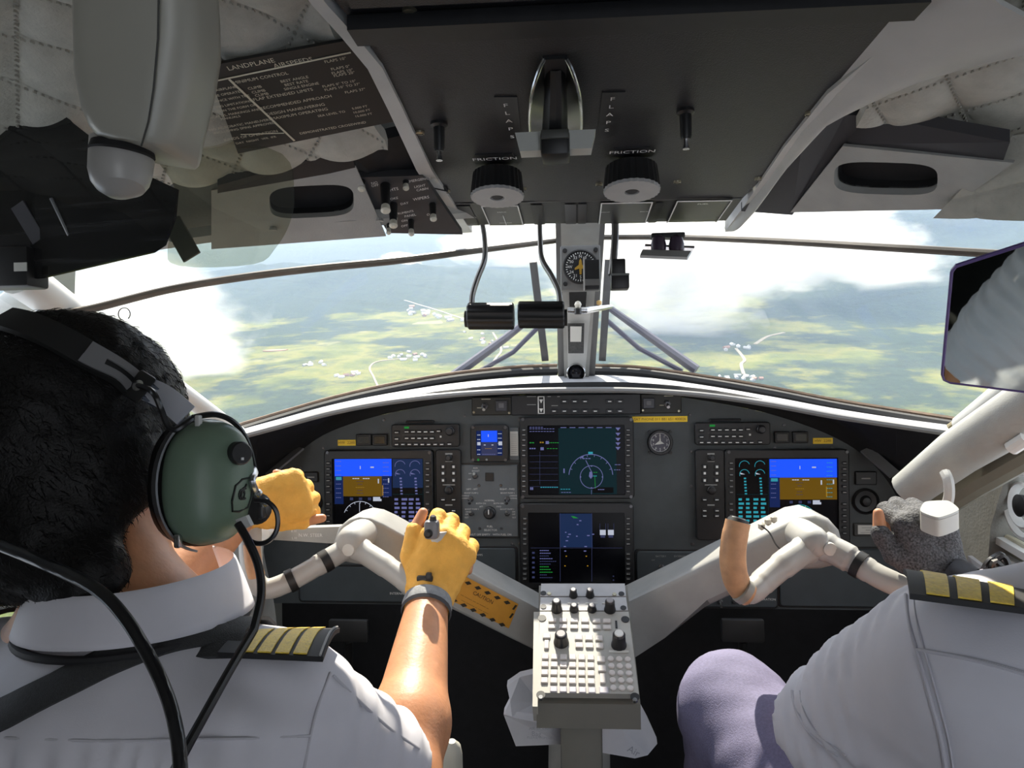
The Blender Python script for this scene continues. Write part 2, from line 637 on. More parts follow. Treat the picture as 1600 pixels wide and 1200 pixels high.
        m4 = N('ShaderNodeMath'); m4.operation = 'MULTIPLY'; m4.inputs[1].default_value = dens; m4.use_clamp = False
        L(m3.outputs[0], m4.inputs[0])
        m5 = N('ShaderNodeMath'); m5.operation = 'MAXIMUM'; m5.inputs[1].default_value = 0
        L(m4.outputs[0], m5.inputs[0])
        L(m5.outputs[0], vol.inputs['Density'])
        L(vol.outputs[0], out.inputs['Volume'])
        mt.cycles.volume_step_rate = 1.0
        return mt
    def cloud(name, px, py, D, size, label, mtl):
        d = ray(px, py)
        c = CAM + d * (D / d.y)
        mb = MB()
        prof = [(math.sin(math.pi * k / 10) * 1.0, -math.cos(math.pi * k / 10)) for k in range(1, 10)]
        mb.lathe(prof, 16, axis='z')
        o = mb.build(name, mtl)
        o.matrix_world = Matrix.Translation(c) @ Matrix.Diagonal((size[0], size[1], size[2], 1))
        tag(o, label, 'cloud', kind=None)
    cm1 = cloud_mat('cloud_soft', 0.012, 1.6, 0.10)
    cm2 = cloud_mat('cloud_thick', 0.02, 1.8, 0.05)
    for a in CLOUDS:
        cloud('cloud', *a[:5], cm1 if a[5] else cm2)

CLOUDS = [
    (190, 500, 1500, (330, 300, 150), 'white cloud bank beside the pilot at far left', 1),
    (300, 560, 1900, (200, 200, 90), 'thin mist trailing right of the left cloud bank', 1),
    (625, 408, 5200, (190, 150, 70), 'small lone puff of cloud in left windscreen', 0),
    (790, 380, 5200, (520, 300, 200), 'white cloud right of the small puff above the throttle levers', 0),
    (1050, 395, 2600, (520, 340, 260), 'great white cloud filling the right windscreen beside the pillar', 0),
    (1265, 385, 3000, (480, 300, 190), 'white cloud over the middle of the right windscreen', 0),
    (1060, 510, 2500, (300, 200, 130), 'grey white mist hanging under the great cloud', 1),
    (1390, 425, 3100, (300, 200, 110), 'thin cloud drifting over the right forested hill', 1),
]
build_exterior()
# ================================================================== cockpit shell
IPY = 1.40                                   # instrument panel plane
def rel(p): return Vector(p) - CAM

grey_paint = mat('grey_paint', (0.34, 0.34, 0.32), 0.5, noise=0.08, nscale=30, bump=0.15, bscale=500)
light_grey = mat('light_grey_paint', (0.50, 0.50, 0.48), 0.45, noise=0.05, nscale=25, bump=0.1, bscale=500)
quilt_m = mat('quilted_vinyl', (0.40, 0.39, 0.34), 0.7, noise=0.1, nscale=60, bump=0.4, bscale=350)
thread_m = mat('stitch_thread', (0.33, 0.32, 0.28), 0.8)
black_m = mat('black_paint', (0.012, 0.012, 0.013), 0.55, noise=0.2, nscale=80)
hood_m = mat('hood_black', (0.006, 0.006, 0.007), 0.8, noise=0.3, nscale=50)
glare_m = mat('glareshield_top', (0.30, 0.30, 0.31), 0.55, noise=0.15, nscale=30, bump=0.5, bscale=200)
ovh_m = mat('overhead_black', (0.014, 0.014, 0.0165), 0.5, noise=0.15, nscale=120, bump=0.25, bscale=700)
white_paint = mat('white_paint', (0.66, 0.66, 0.64), 0.4, noise=0.04, nscale=20)
rubber_m = mat('black_rubber', (0.015, 0.015, 0.015), 0.75)
seal_m = mat('brown_sealant', (0.16, 0.10, 0.06), 0.7, noise=0.3, nscale=40)
chrome_m = mat('steel', (0.6, 0.6, 0.6), 0.25, metal=1.0)
dkmetal_m = mat('dark_metal', (0.10, 0.10, 0.105), 0.35, metal=0.8)
screw_m = mat('screw_metal', (0.45, 0.41, 0.30), 0.35, metal=1.0)
print_m = mat('white_print', (0.75, 0.75, 0.73), 0.6)
dimprint_m = mat('grey_print', (0.32, 0.32, 0.31), 0.6)
plac_m = mat('black_placard', (0.010, 0.010, 0.011), 0.45)
floor_m = mat('floor_dark', (0.012, 0.012, 0.012), 0.8, noise=0.3, nscale=20)
wall_m = mat('sidewall_grey', (0.20, 0.20, 0.18), 0.7, noise=0.12, nscale=18, bump=0.2, bscale=250)
olive_m = mat('olive_frame', (0.17, 0.165, 0.13), 0.55, noise=0.1, nscale=20)

def struct(o, kind='structure', label=None, cat=None):
    o['kind'] = kind
    if label: o['label'] = label
    if cat: o['category'] = cat
    return o

def glass_mat(name, tint, gloss=0.06, streak=0.0, haze=0.0):
    mt = bpy.data.materials.new(name)
    mt.use_nodes = True
    nt = mt.node_tree
    nt.nodes.clear()
    N, L = nt.nodes.new, nt.links.new
    out = N('ShaderNodeOutputMaterial')
    tr = N('ShaderNodeBsdfTransparent')
    tr.inputs['Color'].default_value = tuple(tint) + (1,)
    gl = N('ShaderNodeBsdfGlossy')
    gl.inputs['Roughness'].default_value = 0.03
    mx = N('ShaderNodeMixShader')
    mx.inputs[0].default_value = gloss
    L(tr.outputs[0], mx.inputs[1]); L(gl.outputs[0], mx.inputs[2])
    last = mx
    if haze or streak:
        # dust film and fine scratches on the pane
        df = N('ShaderNodeBsdfDiffuse')
        df.inputs['Color'].default_value = (0.8, 0.82, 0.85, 1)
        tc = N('ShaderNodeTexCoord')
        mp = N('ShaderNodeMapping')
        mp.inputs['Rotation'].default_value = (0, math.radians(35), 0)
        mp.inputs['Scale'].default_value = (3.0, 3.0, 60.0)
        L(tc.outputs['Object'], mp.inputs['Vector'])
        nz = N('ShaderNodeTexNoise')
        nz.inputs['Scale'].default_value = 2.0
        nz.inputs['Detail'].default_value = 3
        L(mp.outputs['Vector'], nz.inputs['Vector'])
        rp = N('ShaderNodeValToRGB')
        rp.color_ramp.elements[0].position = 0.56
        rp.color_ramp.elements[0].color = (haze, haze, haze, 1)
        rp.color_ramp.elements[1].position = 0.78
        rp.color_ramp.elements[1].color = (streak, streak, streak, 1)
        L(nz.outputs['Fac'], rp.inputs['Fac'])
        m2 = N('ShaderNodeMixShader')
        L(rp.outputs['Color'], m2.inputs[0])
        L(last.outputs[0], m2.inputs[1]); L(df.outputs[0], m2.inputs[2])
        last = m2
    L(last.outputs[0], out.inputs['Surface'])
    return mt

# ---- windscreen curves (pixel, pixel, distance)
LIP = [(340, 690, 1.18), (372, 680, 1.22), (440, 662, 1.27), (520, 641, 1.31), (600, 626, 1.34), (700, 614, 1.37), (800, 608, 1.38), (905, 606, 1.38),
       (1000, 607, 1.38), (1100, 614, 1.37), (1200, 628, 1.35), (1300, 646, 1.32), (1400, 661, 1.27), (1508, 676, 1.20), (1540, 681, 1.17)]
FWD = [(333, 685, 1.24), (366, 675, 1.30), (438, 655, 1.38), (518, 633, 1.45), (600, 616, 1.53), (700, 600, 1.60), (800, 590, 1.66), (905, 586, 1.70),
       (1000, 589, 1.66), (1100, 602, 1.60), (1200, 619, 1.53), (1300, 638, 1.46), (1400, 654, 1.38), (1512, 669, 1.28), (1545, 675, 1.24)]
BOT_L = [(333, 684, 1.24), (366, 673, 1.30), (438, 651, 1.38), (518, 628, 1.45), (600, 609, 1.53), (700, 591, 1.60), (800, 580, 1.66), (870, 577, 1.69)]
TOP_L = [(-40, 452, 0.76), (60, 440, 0.80), (200, 405, 0.83), (330, 384, 0.85), (460, 369, 0.87), (600, 357, 0.90), (740, 345, 1.06), (870, 336, 1.31)]
BOT_R = [(928, 577, 1.69), (1000, 580, 1.66), (1100, 594, 1.60), (1200, 611, 1.53), (1300, 631, 1.46), (1400, 648, 1.38), (1512, 666, 1.28), (1545, 673, 1.24)]
TOP_R = [(940, 330, 1.31), (1060, 328, 1.25), (1180, 326, 1.11), (1300, 326, 1.00), (1420, 327, 0.91), (1540, 330, 0.85), (1660, 336, 0.80), (1780, 350, 0.76)]
def curve(c, n=6): return smoothpath([P(*p) for p in c], n)

def mid(a, b, t): return a + (b - a) * t

def build_windscreen():
    g = glass_mat('windscreen_glass', (0.97, 0.98, 0.98), 0.035, 0.09, 0.018)
    for nm, B, T, lab in (('window_1', BOT_L, TOP_L, 'left windscreen pane'), ('window_2', BOT_R, TOP_R, 'right windscreen pane')):
        b, t = curve(B), curve(T)
        n = len(b) - 1
        mb = MB()
        mb.grid(lambda u, v: mid(b[round(u * n)], t[round(u * n)], v) + Vector((0, 0.02, 0)), n, 8)
        o = struct(mb.build(nm, g), label=lab)
        # outside rubber at the foot of the pane, retainer bar at its head
        fr = MB()
        fr.tube([p + Vector((0, 0.012, -0.004)) for p in b], 0.010, 8)
        fr.build('foot_seal', rubber_m, o)
        fs = MB()
        fs.tube([p + Vector((0, 0.03, 0.010)) for p in b], 0.004, 6)
        fs.build('sealant_bead', seal_m, o)
        hb = MB()
        hb.tube([mid(t[k], b[k], 0.115) + Vector((0, 0.03, 0)) for k in range(n + 1)], 0.0065, 8, flat=0.8)
        hb.build('head_retainer', mat('retainer_metal', (0.10, 0.085, 0.07), 0.5, noise=0.2, nscale=30), o)
    # side posts of the frame, left one behind the pilot's head
    mb = MB()
    mb.tube([P(30, 432, 0.82), P(205, 558, 1.02), P(374, 678, 1.27)], [0.024, 0.018, 0.013], 12)
    o = struct(mb.build('trim_1', white_paint), label='white windscreen side post beyond the pilot')
    mb = MB()
    mb.tube([P(90, 440, 0.98), P(-60, 560, 0.92), P(-160, 700, 0.9)], [0.03, 0.035, 0.035], 12)
    mb.build('post_casing', light_grey, o)

def build_hood():
    lip, fwd = curve(LIP), curve(FWD)
    n = len(lip) - 1
    top = MB()
    top.grid(lambda u, v: mid(lip[round(u * n)], fwd[round(u * n)], v) + Vector((0, 0, 0.004 * math.sin(v * 3.1))), n, 4, 0.006, (0, 0, -1))
    o = thing('glareshield', P(905, 610, 1.5), 'curved glareshield hood over the instrument panel under the windscreen', 'glareshield')
    top.build('top_cover', glare_m, o, world=True)
    ed = MB()
    ed.tube([p + Vector((0, -0.004, -0.004)) for p in lip], 0.0055, 8)
    ed.build('edge_roll', mat('edge_roll_grey', (0.22, 0.22, 0.22), 0.5), o, world=True)
    # black inner hood from the lip down to the panel face
    arc = smoothpath([P(*p, IPY + 0.004) for p in HOODARC], 6)
    m_ = len(arc) - 1
    inner = MB()
    inner.grid(lambda u, v: mid(lip[round(u * n)] + Vector((0, 0, -0.008)), arc[round(u * m_)], v) + Vector((0, 0, 0.02 * math.sin(v * math.pi))), m_, 5)
    inner.build('hood_lining', hood_m, o, world=True)
    # light strut under the hood at either end
    for a, b in (((420, 742, 1.33), (470, 700, 1.385)), ((1398, 742, 1.33), (1352, 702, 1.385))):
        s = MB()
        s.strip([P(*a), P(*b)], 0.02, 0.004, (1, 0, 0.3))
        s.build('hood_strut', mat('strut_grey', (0.12, 0.12, 0.12), 0.5), o, world=True)
HOODARC = [(372, 960), (385, 860), (398, 800), (415, 768), (450, 724), (505, 680), (590, 650), (700, 629), (800, 618), (905, 613), (1000, 614), (1100, 626),
           (1200, 646), (1290, 677), (1350, 712), (1392, 760), (1412, 810), (1425, 870), (1440, 960)]

# ---- ceiling
CZ, CS = 0.315, 0.13
def CE(px, py, dz=0.0):
    side = -1 if px < 900 else 1
    n = Vector((side * CS, CSL[side], 1))
    return PPL(px, py, (side * 0.22, 0.58, CAMZ + CZ + dz), n)
CSL = {-1: 0.27, 1: 0.12}
def ceil_z(x, y=0.0):
    return CAMZ + CZ - CS * max(0, abs(x) - 0.22) - CSL[-1 if x < 0 else 1] * max(0, y - 0.58)

def quilt_patch(name, x0, x1, y0, y1, parent, zoff=0.0):
    c = 0.105
    def fn(u, v):
        x = x0 + (x1 - x0) * u
        y = y0 + (y1 - y0) * v
        a, b = (x * 1.25 + y) / c, (x * 1.25 - y * 0.9) / c
        h = (abs(math.sin(math.pi * a)) * abs(math.sin(math.pi * b))) ** 0.5
        return (x, y, ceil_z(x, y) + zoff - 0.012 * h)
    mb = MB()
    mb.grid(fn, 100, 260, 0.012, (0, 0, 1))
    o = mb.build(name, quilt_m, parent, smooth=60, world=parent is not None)
    # stitches along the seams
    st = MB()
    for fam in (0, 1):
        for k in range(-40, 60):
            for t in np.arange(y0 + 0.002, y1, 0.0052):
                y = float(t)
                x = ((k * c - y) if fam == 0 else (k * c + y * 0.9)) / 1.25
                if x0 < x < x1 and (x < 0 or y > 0.3) and 0.35 < y < 1.1:
                    st.box((x, y, ceil_z(x, y) + zoff - 0.0042), (0.0013, 0.0036, 0.0020))
    s = st.build('stitching', thread_m, o if parent is None else parent, world=parent is not None, smooth=0, kind='stuff')
    return o

def quilt_quad(q, parent):
    n = (q[1] - q[0]).cross(q[3] - q[0]).normalized()
    if n.z > 0: n = -n
    def fn(u, v):
        p = mid(mid(q[0], q[1], u), mid(q[3], q[2], u), v)
        a, b = (p.x * 1.25 + p.y) / 0.105, (p.x * 1.25 - p.y * 0.9) / 0.105
        return p + n * 0.009 * (abs(math.sin(math.pi * a)) * abs(math.sin(math.pi * b))) ** 0.3
    mb = MB()
    mb.grid(fn, 60, 50, 0.008, -n)
    mb.build('quilted_lining', quilt_m, parent, smooth=60, world=True)

def build_ceiling():
    # quilted lining left and right of the overhead console
    root = MB()
    root.box((0, 0.05, CAMZ + 0.40), (1.5, 1.7, 0.02))
    ce = struct(root.build('ceiling', wall_m), label='cockpit ceiling with quilted vinyl lining')
    quilt_patch('quilted_lining', -0.74, -0.20, -0.6, 0.785, ce)
    quilt_patch('quilted_lining', 0.30, 0.78, -0.6, 0.81, ce)
    quilt_quad([P(1588, 208, 0.775), P(1790, 180, 0.70), P(1790, 345, 0.745), P(1462, 338, 0.868)], ce)
    # header over the left windscreen: grey panel with an oval opening, dark step behind it
    def header(px_poly, hole, name, label):
        h = thing(name, P(*px_poly[0]), label, 'panel')
        return h
    # left header
    h = thing('header_panel', P(500, 320, 1.2), 'grey header panel with dark oval opening above left windscreen', 'panel')
    oval_panel([(330, 300, 0.79), (556, 262, 0.82), (602, 362, 0.905), (330, 392, 0.84)], (487, 315), 66, 25, -0.05, h)
    # right header
    h2 = thing('header_panel', P(1380, 290, 1.15), 'grey header panel with dark oval opening above right windscreen', 'panel')
    oval_panel([(1318, 226, 0.86), (1585, 252, 0.77), (1478, 334, 0.865), (1236, 330, 1.01)], (1384, 279), 81, 25, 0.03, h2)
    # dark soffits behind the header panels
    mb = MB()
    pts = [P(540, 232, 0.80), P(625, 212, 0.82), P(700, 300, 0.93), P(585, 276, 0.86), P(556, 262, 0.83)]
    mb.prism3(pts, (0, 0, 0.012))
    mb.prism3([P(340, 290, 0.78), P(545, 232, 0.80), P(556, 264, 0.825), P(340, 302, 0.795)], (0, 0, 0.012))
    o = struct(mb.build('trim_2', black_m, smooth=0), label='black soffit strip behind the left header panel')
    mb = MB()
    mb.prism3([P(1318, 180, 0.82), P(1355, 180, 0.82), P(1578, 222, 0.74), P(1568, 250, 0.775), P(1320, 226, 0.865)], (0, 0, 0.012))
    mb.prism3([P(1255, 212, 0.84), P(1320, 180, 0.82), P(1322, 228, 0.865), P(1238, 336, 1.02), P(1158, 330, 1.06)], (0, 0, 0.012))
    o = struct(mb.build('trim_3', mat('soffit_dark', (0.03, 0.03, 0.035), 0.6), smooth=0), label='dark soffit channel beside the right header panel')
    # grey beam running along the head of the windscreen
    for nm, T, lab, dp in (('trim_4', TOP_L, 'grey header rail along the left windscreen head', 0.012), ('trim_5', TOP_R, 'grey header rail along the right windscreen head', 0.02)):
        t = curve(T)
        mb = MB()
        mb.grid(lambda u, v: t[round(u * (len(t) - 1))] + Vector((0, -dp * v, 0.004 + 0.45 * dp * v)), len(t) - 1, 3, 0.012, (0, 0.02, 1))
        struct(mb.build(nm, grey_paint), label=lab)
        rb = MB()
        for k in range(2, len(t) - 1, 7):
            rb.lathe([(0.005, -0.0035), (0.004, 0), (0.0015, 0.001)], 8, Matrix.Translation(t[k] + Vector((0, -0.02, 0.008))), axis='z')
        rb.build('rivets', grey_paint, bpy.data.objects[nm], kind='stuff')
    # roof skin closing the gap above header
    mb = MB()
    tl = curve(TOP_L) + curve(TOP_R)
    mb.grid(lambda u, v: mid(tl[round(u * (len(tl) - 1))] + Vector((0, 0.03, 0.015)), Vector((tl[round(u * (len(tl) - 1))].x, tl[round(u * (len(tl) - 1))].y - 0.10, CAMZ + 0.40)), v), len(tl) - 1, 3, 0.006, (0, 0, 1))
    struct(mb.build('trim_6', wall_m), label='roof skin over the windscreen head')
    # grey fairing sheet to the right of the overhead console
    mb = MB()
    def fair(u, v):
        a = [(1470, -60), (1320, 115), (1245, 205), (1188, 292), (1132, 358)]
        b = [(1760, 60), (1480, 104), (1330, 150), (1262, 215), (1168, 350)]
        k = u * 4
        i = min(int(k), 3)
        t = k - i
        pa = (a[i][0] + (a[i + 1][0] - a[i][0]) * t, a[i][1] + (a[i + 1][1] - a[i][1]) * t)
        pb = (b[i][0] + (b[i + 1][0] - b[i][0]) * t, b[i][1] + (b[i + 1][1] - b[i][1]) * t)
        q = OP(*pa)
        w = CE(pb[0], pb[1], -0.03)
        w.z = max(w.z, q.z - 0.01)
        s = v
        p = q + (w - q) * s
        p.z -= 0.018 * math.sin(math.pi * v) * (1 - 0.5 * u)
        return p
    mb.grid(fair, 24, 10, 0.004, (0, 0, 1))
    o = struct(mb.build('trim_7', light_grey), label='pale grey fairing sheet right of the overhead console')

def oval_panel(corn, c, rw, rh, tilt, parent):
    """flat panel through pixel corners with a recessed oval opening"""
    q = [P(*k) for k in corn]
    n = (q[1] - q[0]).cross(q[3] - q[0]).normalized()
    if n.z > 0: n = -n
    org = (q[0] + q[1] + q[2] + q[3]) / 4
    q = [p - n * (p - org).dot(n) for p in q]
    # oval loop on the plane from pixels
    NN = 40
    def ov(k, s=1.0):
        a = 2 * math.pi * k / NN
        ca, sa = math.cos(a), math.sin(a)
        ex = 0.55
        x = math.copysign(abs(ca) ** ex, ca) * rw * s
        y = math.copysign(abs(sa) ** ex, sa) * rh * s
        return PPL(c[0] + x * math.cos(tilt) - y * math.sin(tilt), c[1] + x * math.sin(tilt) + y * math.cos(tilt), org, n)
    # outer loop with the same count: walk the quad's edge by angle
    ctr = PPL(c[0], c[1], org, n)
    ux = (q[1] - q[0]).normalized()
    uy = n.cross(ux)
    Q2 = [((p - ctr).dot(ux), (p - ctr).dot(uy)) for p in q]
    outer, inner = [], []
    for k in range(NN):
        p = ov(k)
        d = ((p - ctr).dot(ux), (p - ctr).dot(uy))
        best = None
        for i in range(4):
            (x1, y1), (x2, y2) = Q2[i], Q2[(i + 1) % 4]
            ex, ey = x2 - x1, y2 - y1
            den = d[0] * ey - d[1] * ex
            if abs(den) < 1e-12: continue
            t = (x1 * ey - y1 * ex) / den
            s = (x1 * d[1] - y1 * d[0]) / den
            if t > 0 and -1e-6 <= s <= 1 + 1e-6 and (best is None or t < best): best = t
        outer.append(ctr + ux * d[0] * (best or 1.5) + uy * d[1] * (best or 1.5))
        inner.append(p)
    # snap nearest outer points to the corners
    for p in q:
        k = min(range(NN), key=lambda i: (outer[i] - p).length)
        outer[k] = p
    mb = MB()
    mb.ring([[p - n * 0.004 for p in outer], outer, inner, [p - n * 0.012 for p in inner]], True, False, False)
    mb.build('plate', grey_paint, parent, world=True, smooth=20)
    cup = MB()
    cup.ring([[p - n * 0.010 for p in inner], [p - n * 0.022 for p in inner]], True, False, True)
    cup.build('recess', hood_m, parent, world=True)

# ---- overhead console plane
OPN = Vector((0, 0.05, 1)).normalized()
OPO = Vector((0, 0.56, CAMZ + 0.270))
def OP(px, py, dz=0.0): return PPL(px, py, OPO + OPN * dz, OPN)
OPR = Matrix((Vector((1, 0, 0)), OPN, Vector((0, -1, 0.05)).normalized())).transposed()
def OPM(px, py, dz=0.0):
    mm = OPR.to_4x4()
    mm.translation = OP(px, py, dz)
    return mm

def build_shell():
    mb = MB()
    mb.box((0, 0.5, -0.02), (1.5, 2.6, 0.04))
    struct(mb.build('floor', floor_m), label='dark cockpit floor')
    # firewall / footwell behind the panel
    mb = MB()
    mb.box((0, 1.75, 0.55), (1.5, 0.03, 1.15))
    struct(mb.build('wall_front', hood_m), label='black footwell bulkhead under the panel')
    # unseen bulkhead added to cut rear light; opening placed to light copilot's back
    mb = MB()
    mb.box((-0.35, -0.66, 0.8), (0.78, 0.03, 1.6))
    wb = struct(mb.build('wall_back', wall_m), label='unseen rear bulkhead added to limit light, with opening at right')
    mb = MB()
    mb.box((0.65, -0.66, 0.8), (0.18, 0.03, 1.6))
    mb.build('right_leaf', wall_m, wb)
    # side walls below the windows
    mb = MB()
    XL = -0.72
    mb.box((XL - 0.02, 0.5, 0.42), (0.04, 2.6, 0.84))
    wl = struct(mb.build('wall_left', wall_m), label='left cockpit side wall below the window')
    mb = MB()
    mb.prism([(1.05, 0.8), (1.80, 0.8), (1.80, 1.02), (1.50, 1.04), (1.22, 1.08), (1.10, 0.95)], XL - 0.04, XL + 0.03, 'x')
    mb.build('nose_side_panel', wall_m, wl)
    mb = MB()
    mb.box((XL - 0.02, -0.10, 1.22), (0.04, 1.2, 0.78))
    mb.build('rear_panel', wall_m, wl)
    mb = MB()
    mb.strip([(XL - 0.02, 0.45, 1.49), (XL - 0.02, 1.02, 1.45)], 0.24, 0.03, (0, 0, 1))
    mb.build('window_header', olive_m, wl)
    # folded soft lining by the pilot's knee
    mb = MB()
    def fold(u, v):
        a = mid(P(352, 800, 1.18), P(300, 960, 0.98), v)
        b = mid(P(410, 800, 1.28), P(440, 1010, 1.18), v)
        p = mid(a, b, u)
        return p + Vector((0.008 * math.sin(u * 9 + v * 3), -0.012 * math.sin(u * 13 + v * 6), 0))
    mb.grid(fold, 24, 16, 0.008, (-0.5, 0.8, 0))
    mb.build('quilted_kick_lining', mat('kick_lining', (0.22, 0.22, 0.20), 0.7, noise=0.1, nscale=20), wl)
    wg = glass_mat('side_glass', (0.95, 0.97, 0.96), 0.04, 0.06, 0.02)
    mb = MB()
    mb.grid(lambda u, v: (XL + 0.0, 0.5 + 0.72 * u, 0.84 + 0.53 * v), 2, 2)
    struct(mb.build('window_3', wg), label='left side window pane')
    # right wall
    XR = 0.72
    mb = MB()
    mb.box((XR + 0.02, 0.5, 0.38), (0.04, 2.6, 0.76))
    wr = struct(mb.build('wall_right', wall_m), label='right cockpit side wall below the window')
    mb = MB()
    mb.prism([(1.34, 0.7), (1.80, 0.7), (1.80, 1.02), (1.50, 1.04), (1.24, 1.07), (1.30, 0.95)], XR - 0.03, XR + 0.04, 'x')
    mb.build('nose_side_panel', wall_m, wr)
    mb = MB()
    mb.box((XR + 0.02, -0.18, 1.18), (0.04, 1.1, 0.86))
    mb.build('rear_panel', wall_m, wr)
    mb = MB()
    mb.box((XR + 0.02, 0.72, 1.55), (0.04, 0.8, 0.12))
    mb.build('window_header', wall_m, wr)
    # window frame: polygon opening at X = 0.72
    opening = [(1513, 792), (1528, 776), (1600, 738), (1720, 676)]
    q = [PX(a, b, XR) for a, b in opening] + [Vector((XR, 0.70, 1.30)), Vector((XR, 0.46, 1.32)), Vector((XR, 0.42, 1.16)), Vector((XR, 0.46, 0.93)), Vector((XR, 0.75, 0.93))] + [PX(a, b, XR) for a, b in ((1760, 940), (1600, 852), (1530, 816))]
    q = smoothpath(q + [q[0]], 5)[:-1]
    ctr = sum(q, Vector()) / len(q)
    big = []
    for p in q:
        d = (p - ctr)
        big.append(ctr + Vector((0, d.y * 1.9, d.z * 1.9)))
    fr = MB()
    big2 = [Vector((XR, min(max(p.y, -0.4), 1.5), min(max(p.z, 0.70), 1.52))) for p in big]
    fr.ring([[p + Vector((0.03, 0, 0)) for p in big2], big2, q, [p + Vector((0.035, 0, 0)) for p in q]], True, False, False)
    fr.build('window_surround', olive_m, wr, smooth=20)
    sl = MB()
    sl.tube([p + Vector((-0.002, 0, 0)) for p in q] + [q[0]], 0.0055, 8)
    sl.build('window_bead', mat('cream_bead', (0.55, 0.52, 0.40), 0.5), wr)
    pane = MB()
    pane.add([p + Vector((0.02, 0, 0)) for p in q], [tuple(range(len(q)))])
    o4 = struct(pane.build('window_4', wg, smooth=0), label='right side window pane with round vent')
    # round vent in the pane
    c = PX(1608, 790, XR - 0.004)
    M = Matrix.Translation(c)
    mb = MB()
    mb.lathe([(0.052, 0), (0.056, -0.004), (0.056, -0.01), (0.050, -0.012), (0.046, -0.004)], 32, M, axis='x', caps=False)
    mb.lathe([(0.036, 0.0), (0.038, -0.012), (0.034, -0.014), (0.030, 0.0)], 32, M, axis='x', caps=False)
    mb.build('vent_ring', mat('clear_plastic_ring', (0.75, 0.76, 0.75), 0.2), o4)
    mb = MB()
    mb.lathe([(0.016, -0.002), (0.018, -0.016), (0.010, -0.020)], 24, M, axis='x')
    mb.build('vent_knob', black_m, o4)
    # sill strips under the window
    mb = MB()
    mb.strip([PX(1500, 806, XR - 0.01), PX(1760, 958, XR - 0.01)], 0.012, 0.02, (0, 0, 1))
    mb.build('sill_strip', white_paint, wr)
    mb = MB()
    mb.strip([PX(1512, 836, XR - 0.006), PX(1760, 985, XR - 0.006)], 0.010, 0.012, (0, 0, 1))
    mb.build('sill_strip', white_paint, wr)
    # light panel with map pocket
    mb = MB()
    mb.prism3([P(1512, 868, 1.08), P(1600, 935, 0.98), P(1660, 1000, 0.92), P(1600, 1010, 0.95), P(1512, 935, 1.08)], (0.006, 0, 0))
    mb.build('map_pocket', mat('pocket_grey', (0.25, 0.25, 0.25), 0.4), wr, smooth=0)
    # right windscreen side post: fat rounded grey beam with lighter cap
    po = thing('windscreen_post', P(1480, 730, 1.1), 'fat grey padded windscreen post at the right edge', 'post')
    mb = MB()
    mb.tube([P(1418, 768, 1.16), P(1500, 705, 1.10), P(1600, 642, 1.02), P(1760, 540, 0.9)], [0.028, 0.033, 0.036, 0.04], 16)
    mb.build('padded_beam', grey_paint, po, world=True)
    mb = MB()
    mb.tube([P(1506, 668, 1.19), P(1560, 630, 1.13), P(1640, 570, 1.04), P(1760, 480, 0.94)], [0.020, 0.024, 0.026, 0.03], 14)
    mb.build('upper_tube', light_grey, po, world=True)
    mb = MB()
    mb.tube([P(1484, 668, 1.22), P(1545, 622, 1.17), P(1640, 545, 1.08)], 0.006, 8)
    mb.build('rubber_bead', mat('tan_bead', (0.40, 0.34, 0.20), 0.6), po, world=True)
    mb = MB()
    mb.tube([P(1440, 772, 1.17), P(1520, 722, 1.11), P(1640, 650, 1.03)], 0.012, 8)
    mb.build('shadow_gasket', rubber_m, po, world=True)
    mb = MB()
    mb.tube([P(1452, 800, 1.19), P(1530, 752, 1.13), P(1640, 690, 1.05)], 0.020, 10)
    mb.build('lower_tube', olive_m, po, world=True)
    mb = MB()
    mb.tube(smoothpath([P(1476, 738, 1.06), P(1482, 752, 1.05), P(1483, 775, 1.05), P(1476, 800, 1.06)], 6), 0.007, 8)
    mb.build('assist_strap', light_grey, po, world=True)
    mb = MB()
    mb.tube([P(1580, 700, 1.02), P(1605, 684, 1.0)], 0.010, 10)
    mb.build('latch', white_paint, po, world=True)
    mb = MB()
    mb.lathe([(0.010, 0.0), (0.010, 0.004)], 16, Matrix.Translation(P(1582, 622, 1.05)), axis='y')
    mb.build('bolt_hole', black_m, po, world=True)
    # headset cable heap in the pocket
    mb = MB()
    pts = [P(1545 + 18 * math.sin(k * 1.7) + k * 3.2, 872 + 14 * math.cos(k * 2.3) + k * 2.6, 1.0 - 0.002 * k) for k in range(24)]
    mb.tube(smoothpath(pts, 4), 0.004, 6)
    o = mb.build('coiled_cable', mat('cable_black_gloss', (0.02, 0.02, 0.022), 0.25))
    tag(o, 'black coiled cable stuffed beside the right wall pocket', 'cable')

build_shell()
build_windscreen()
build_hood()
build_ceiling()
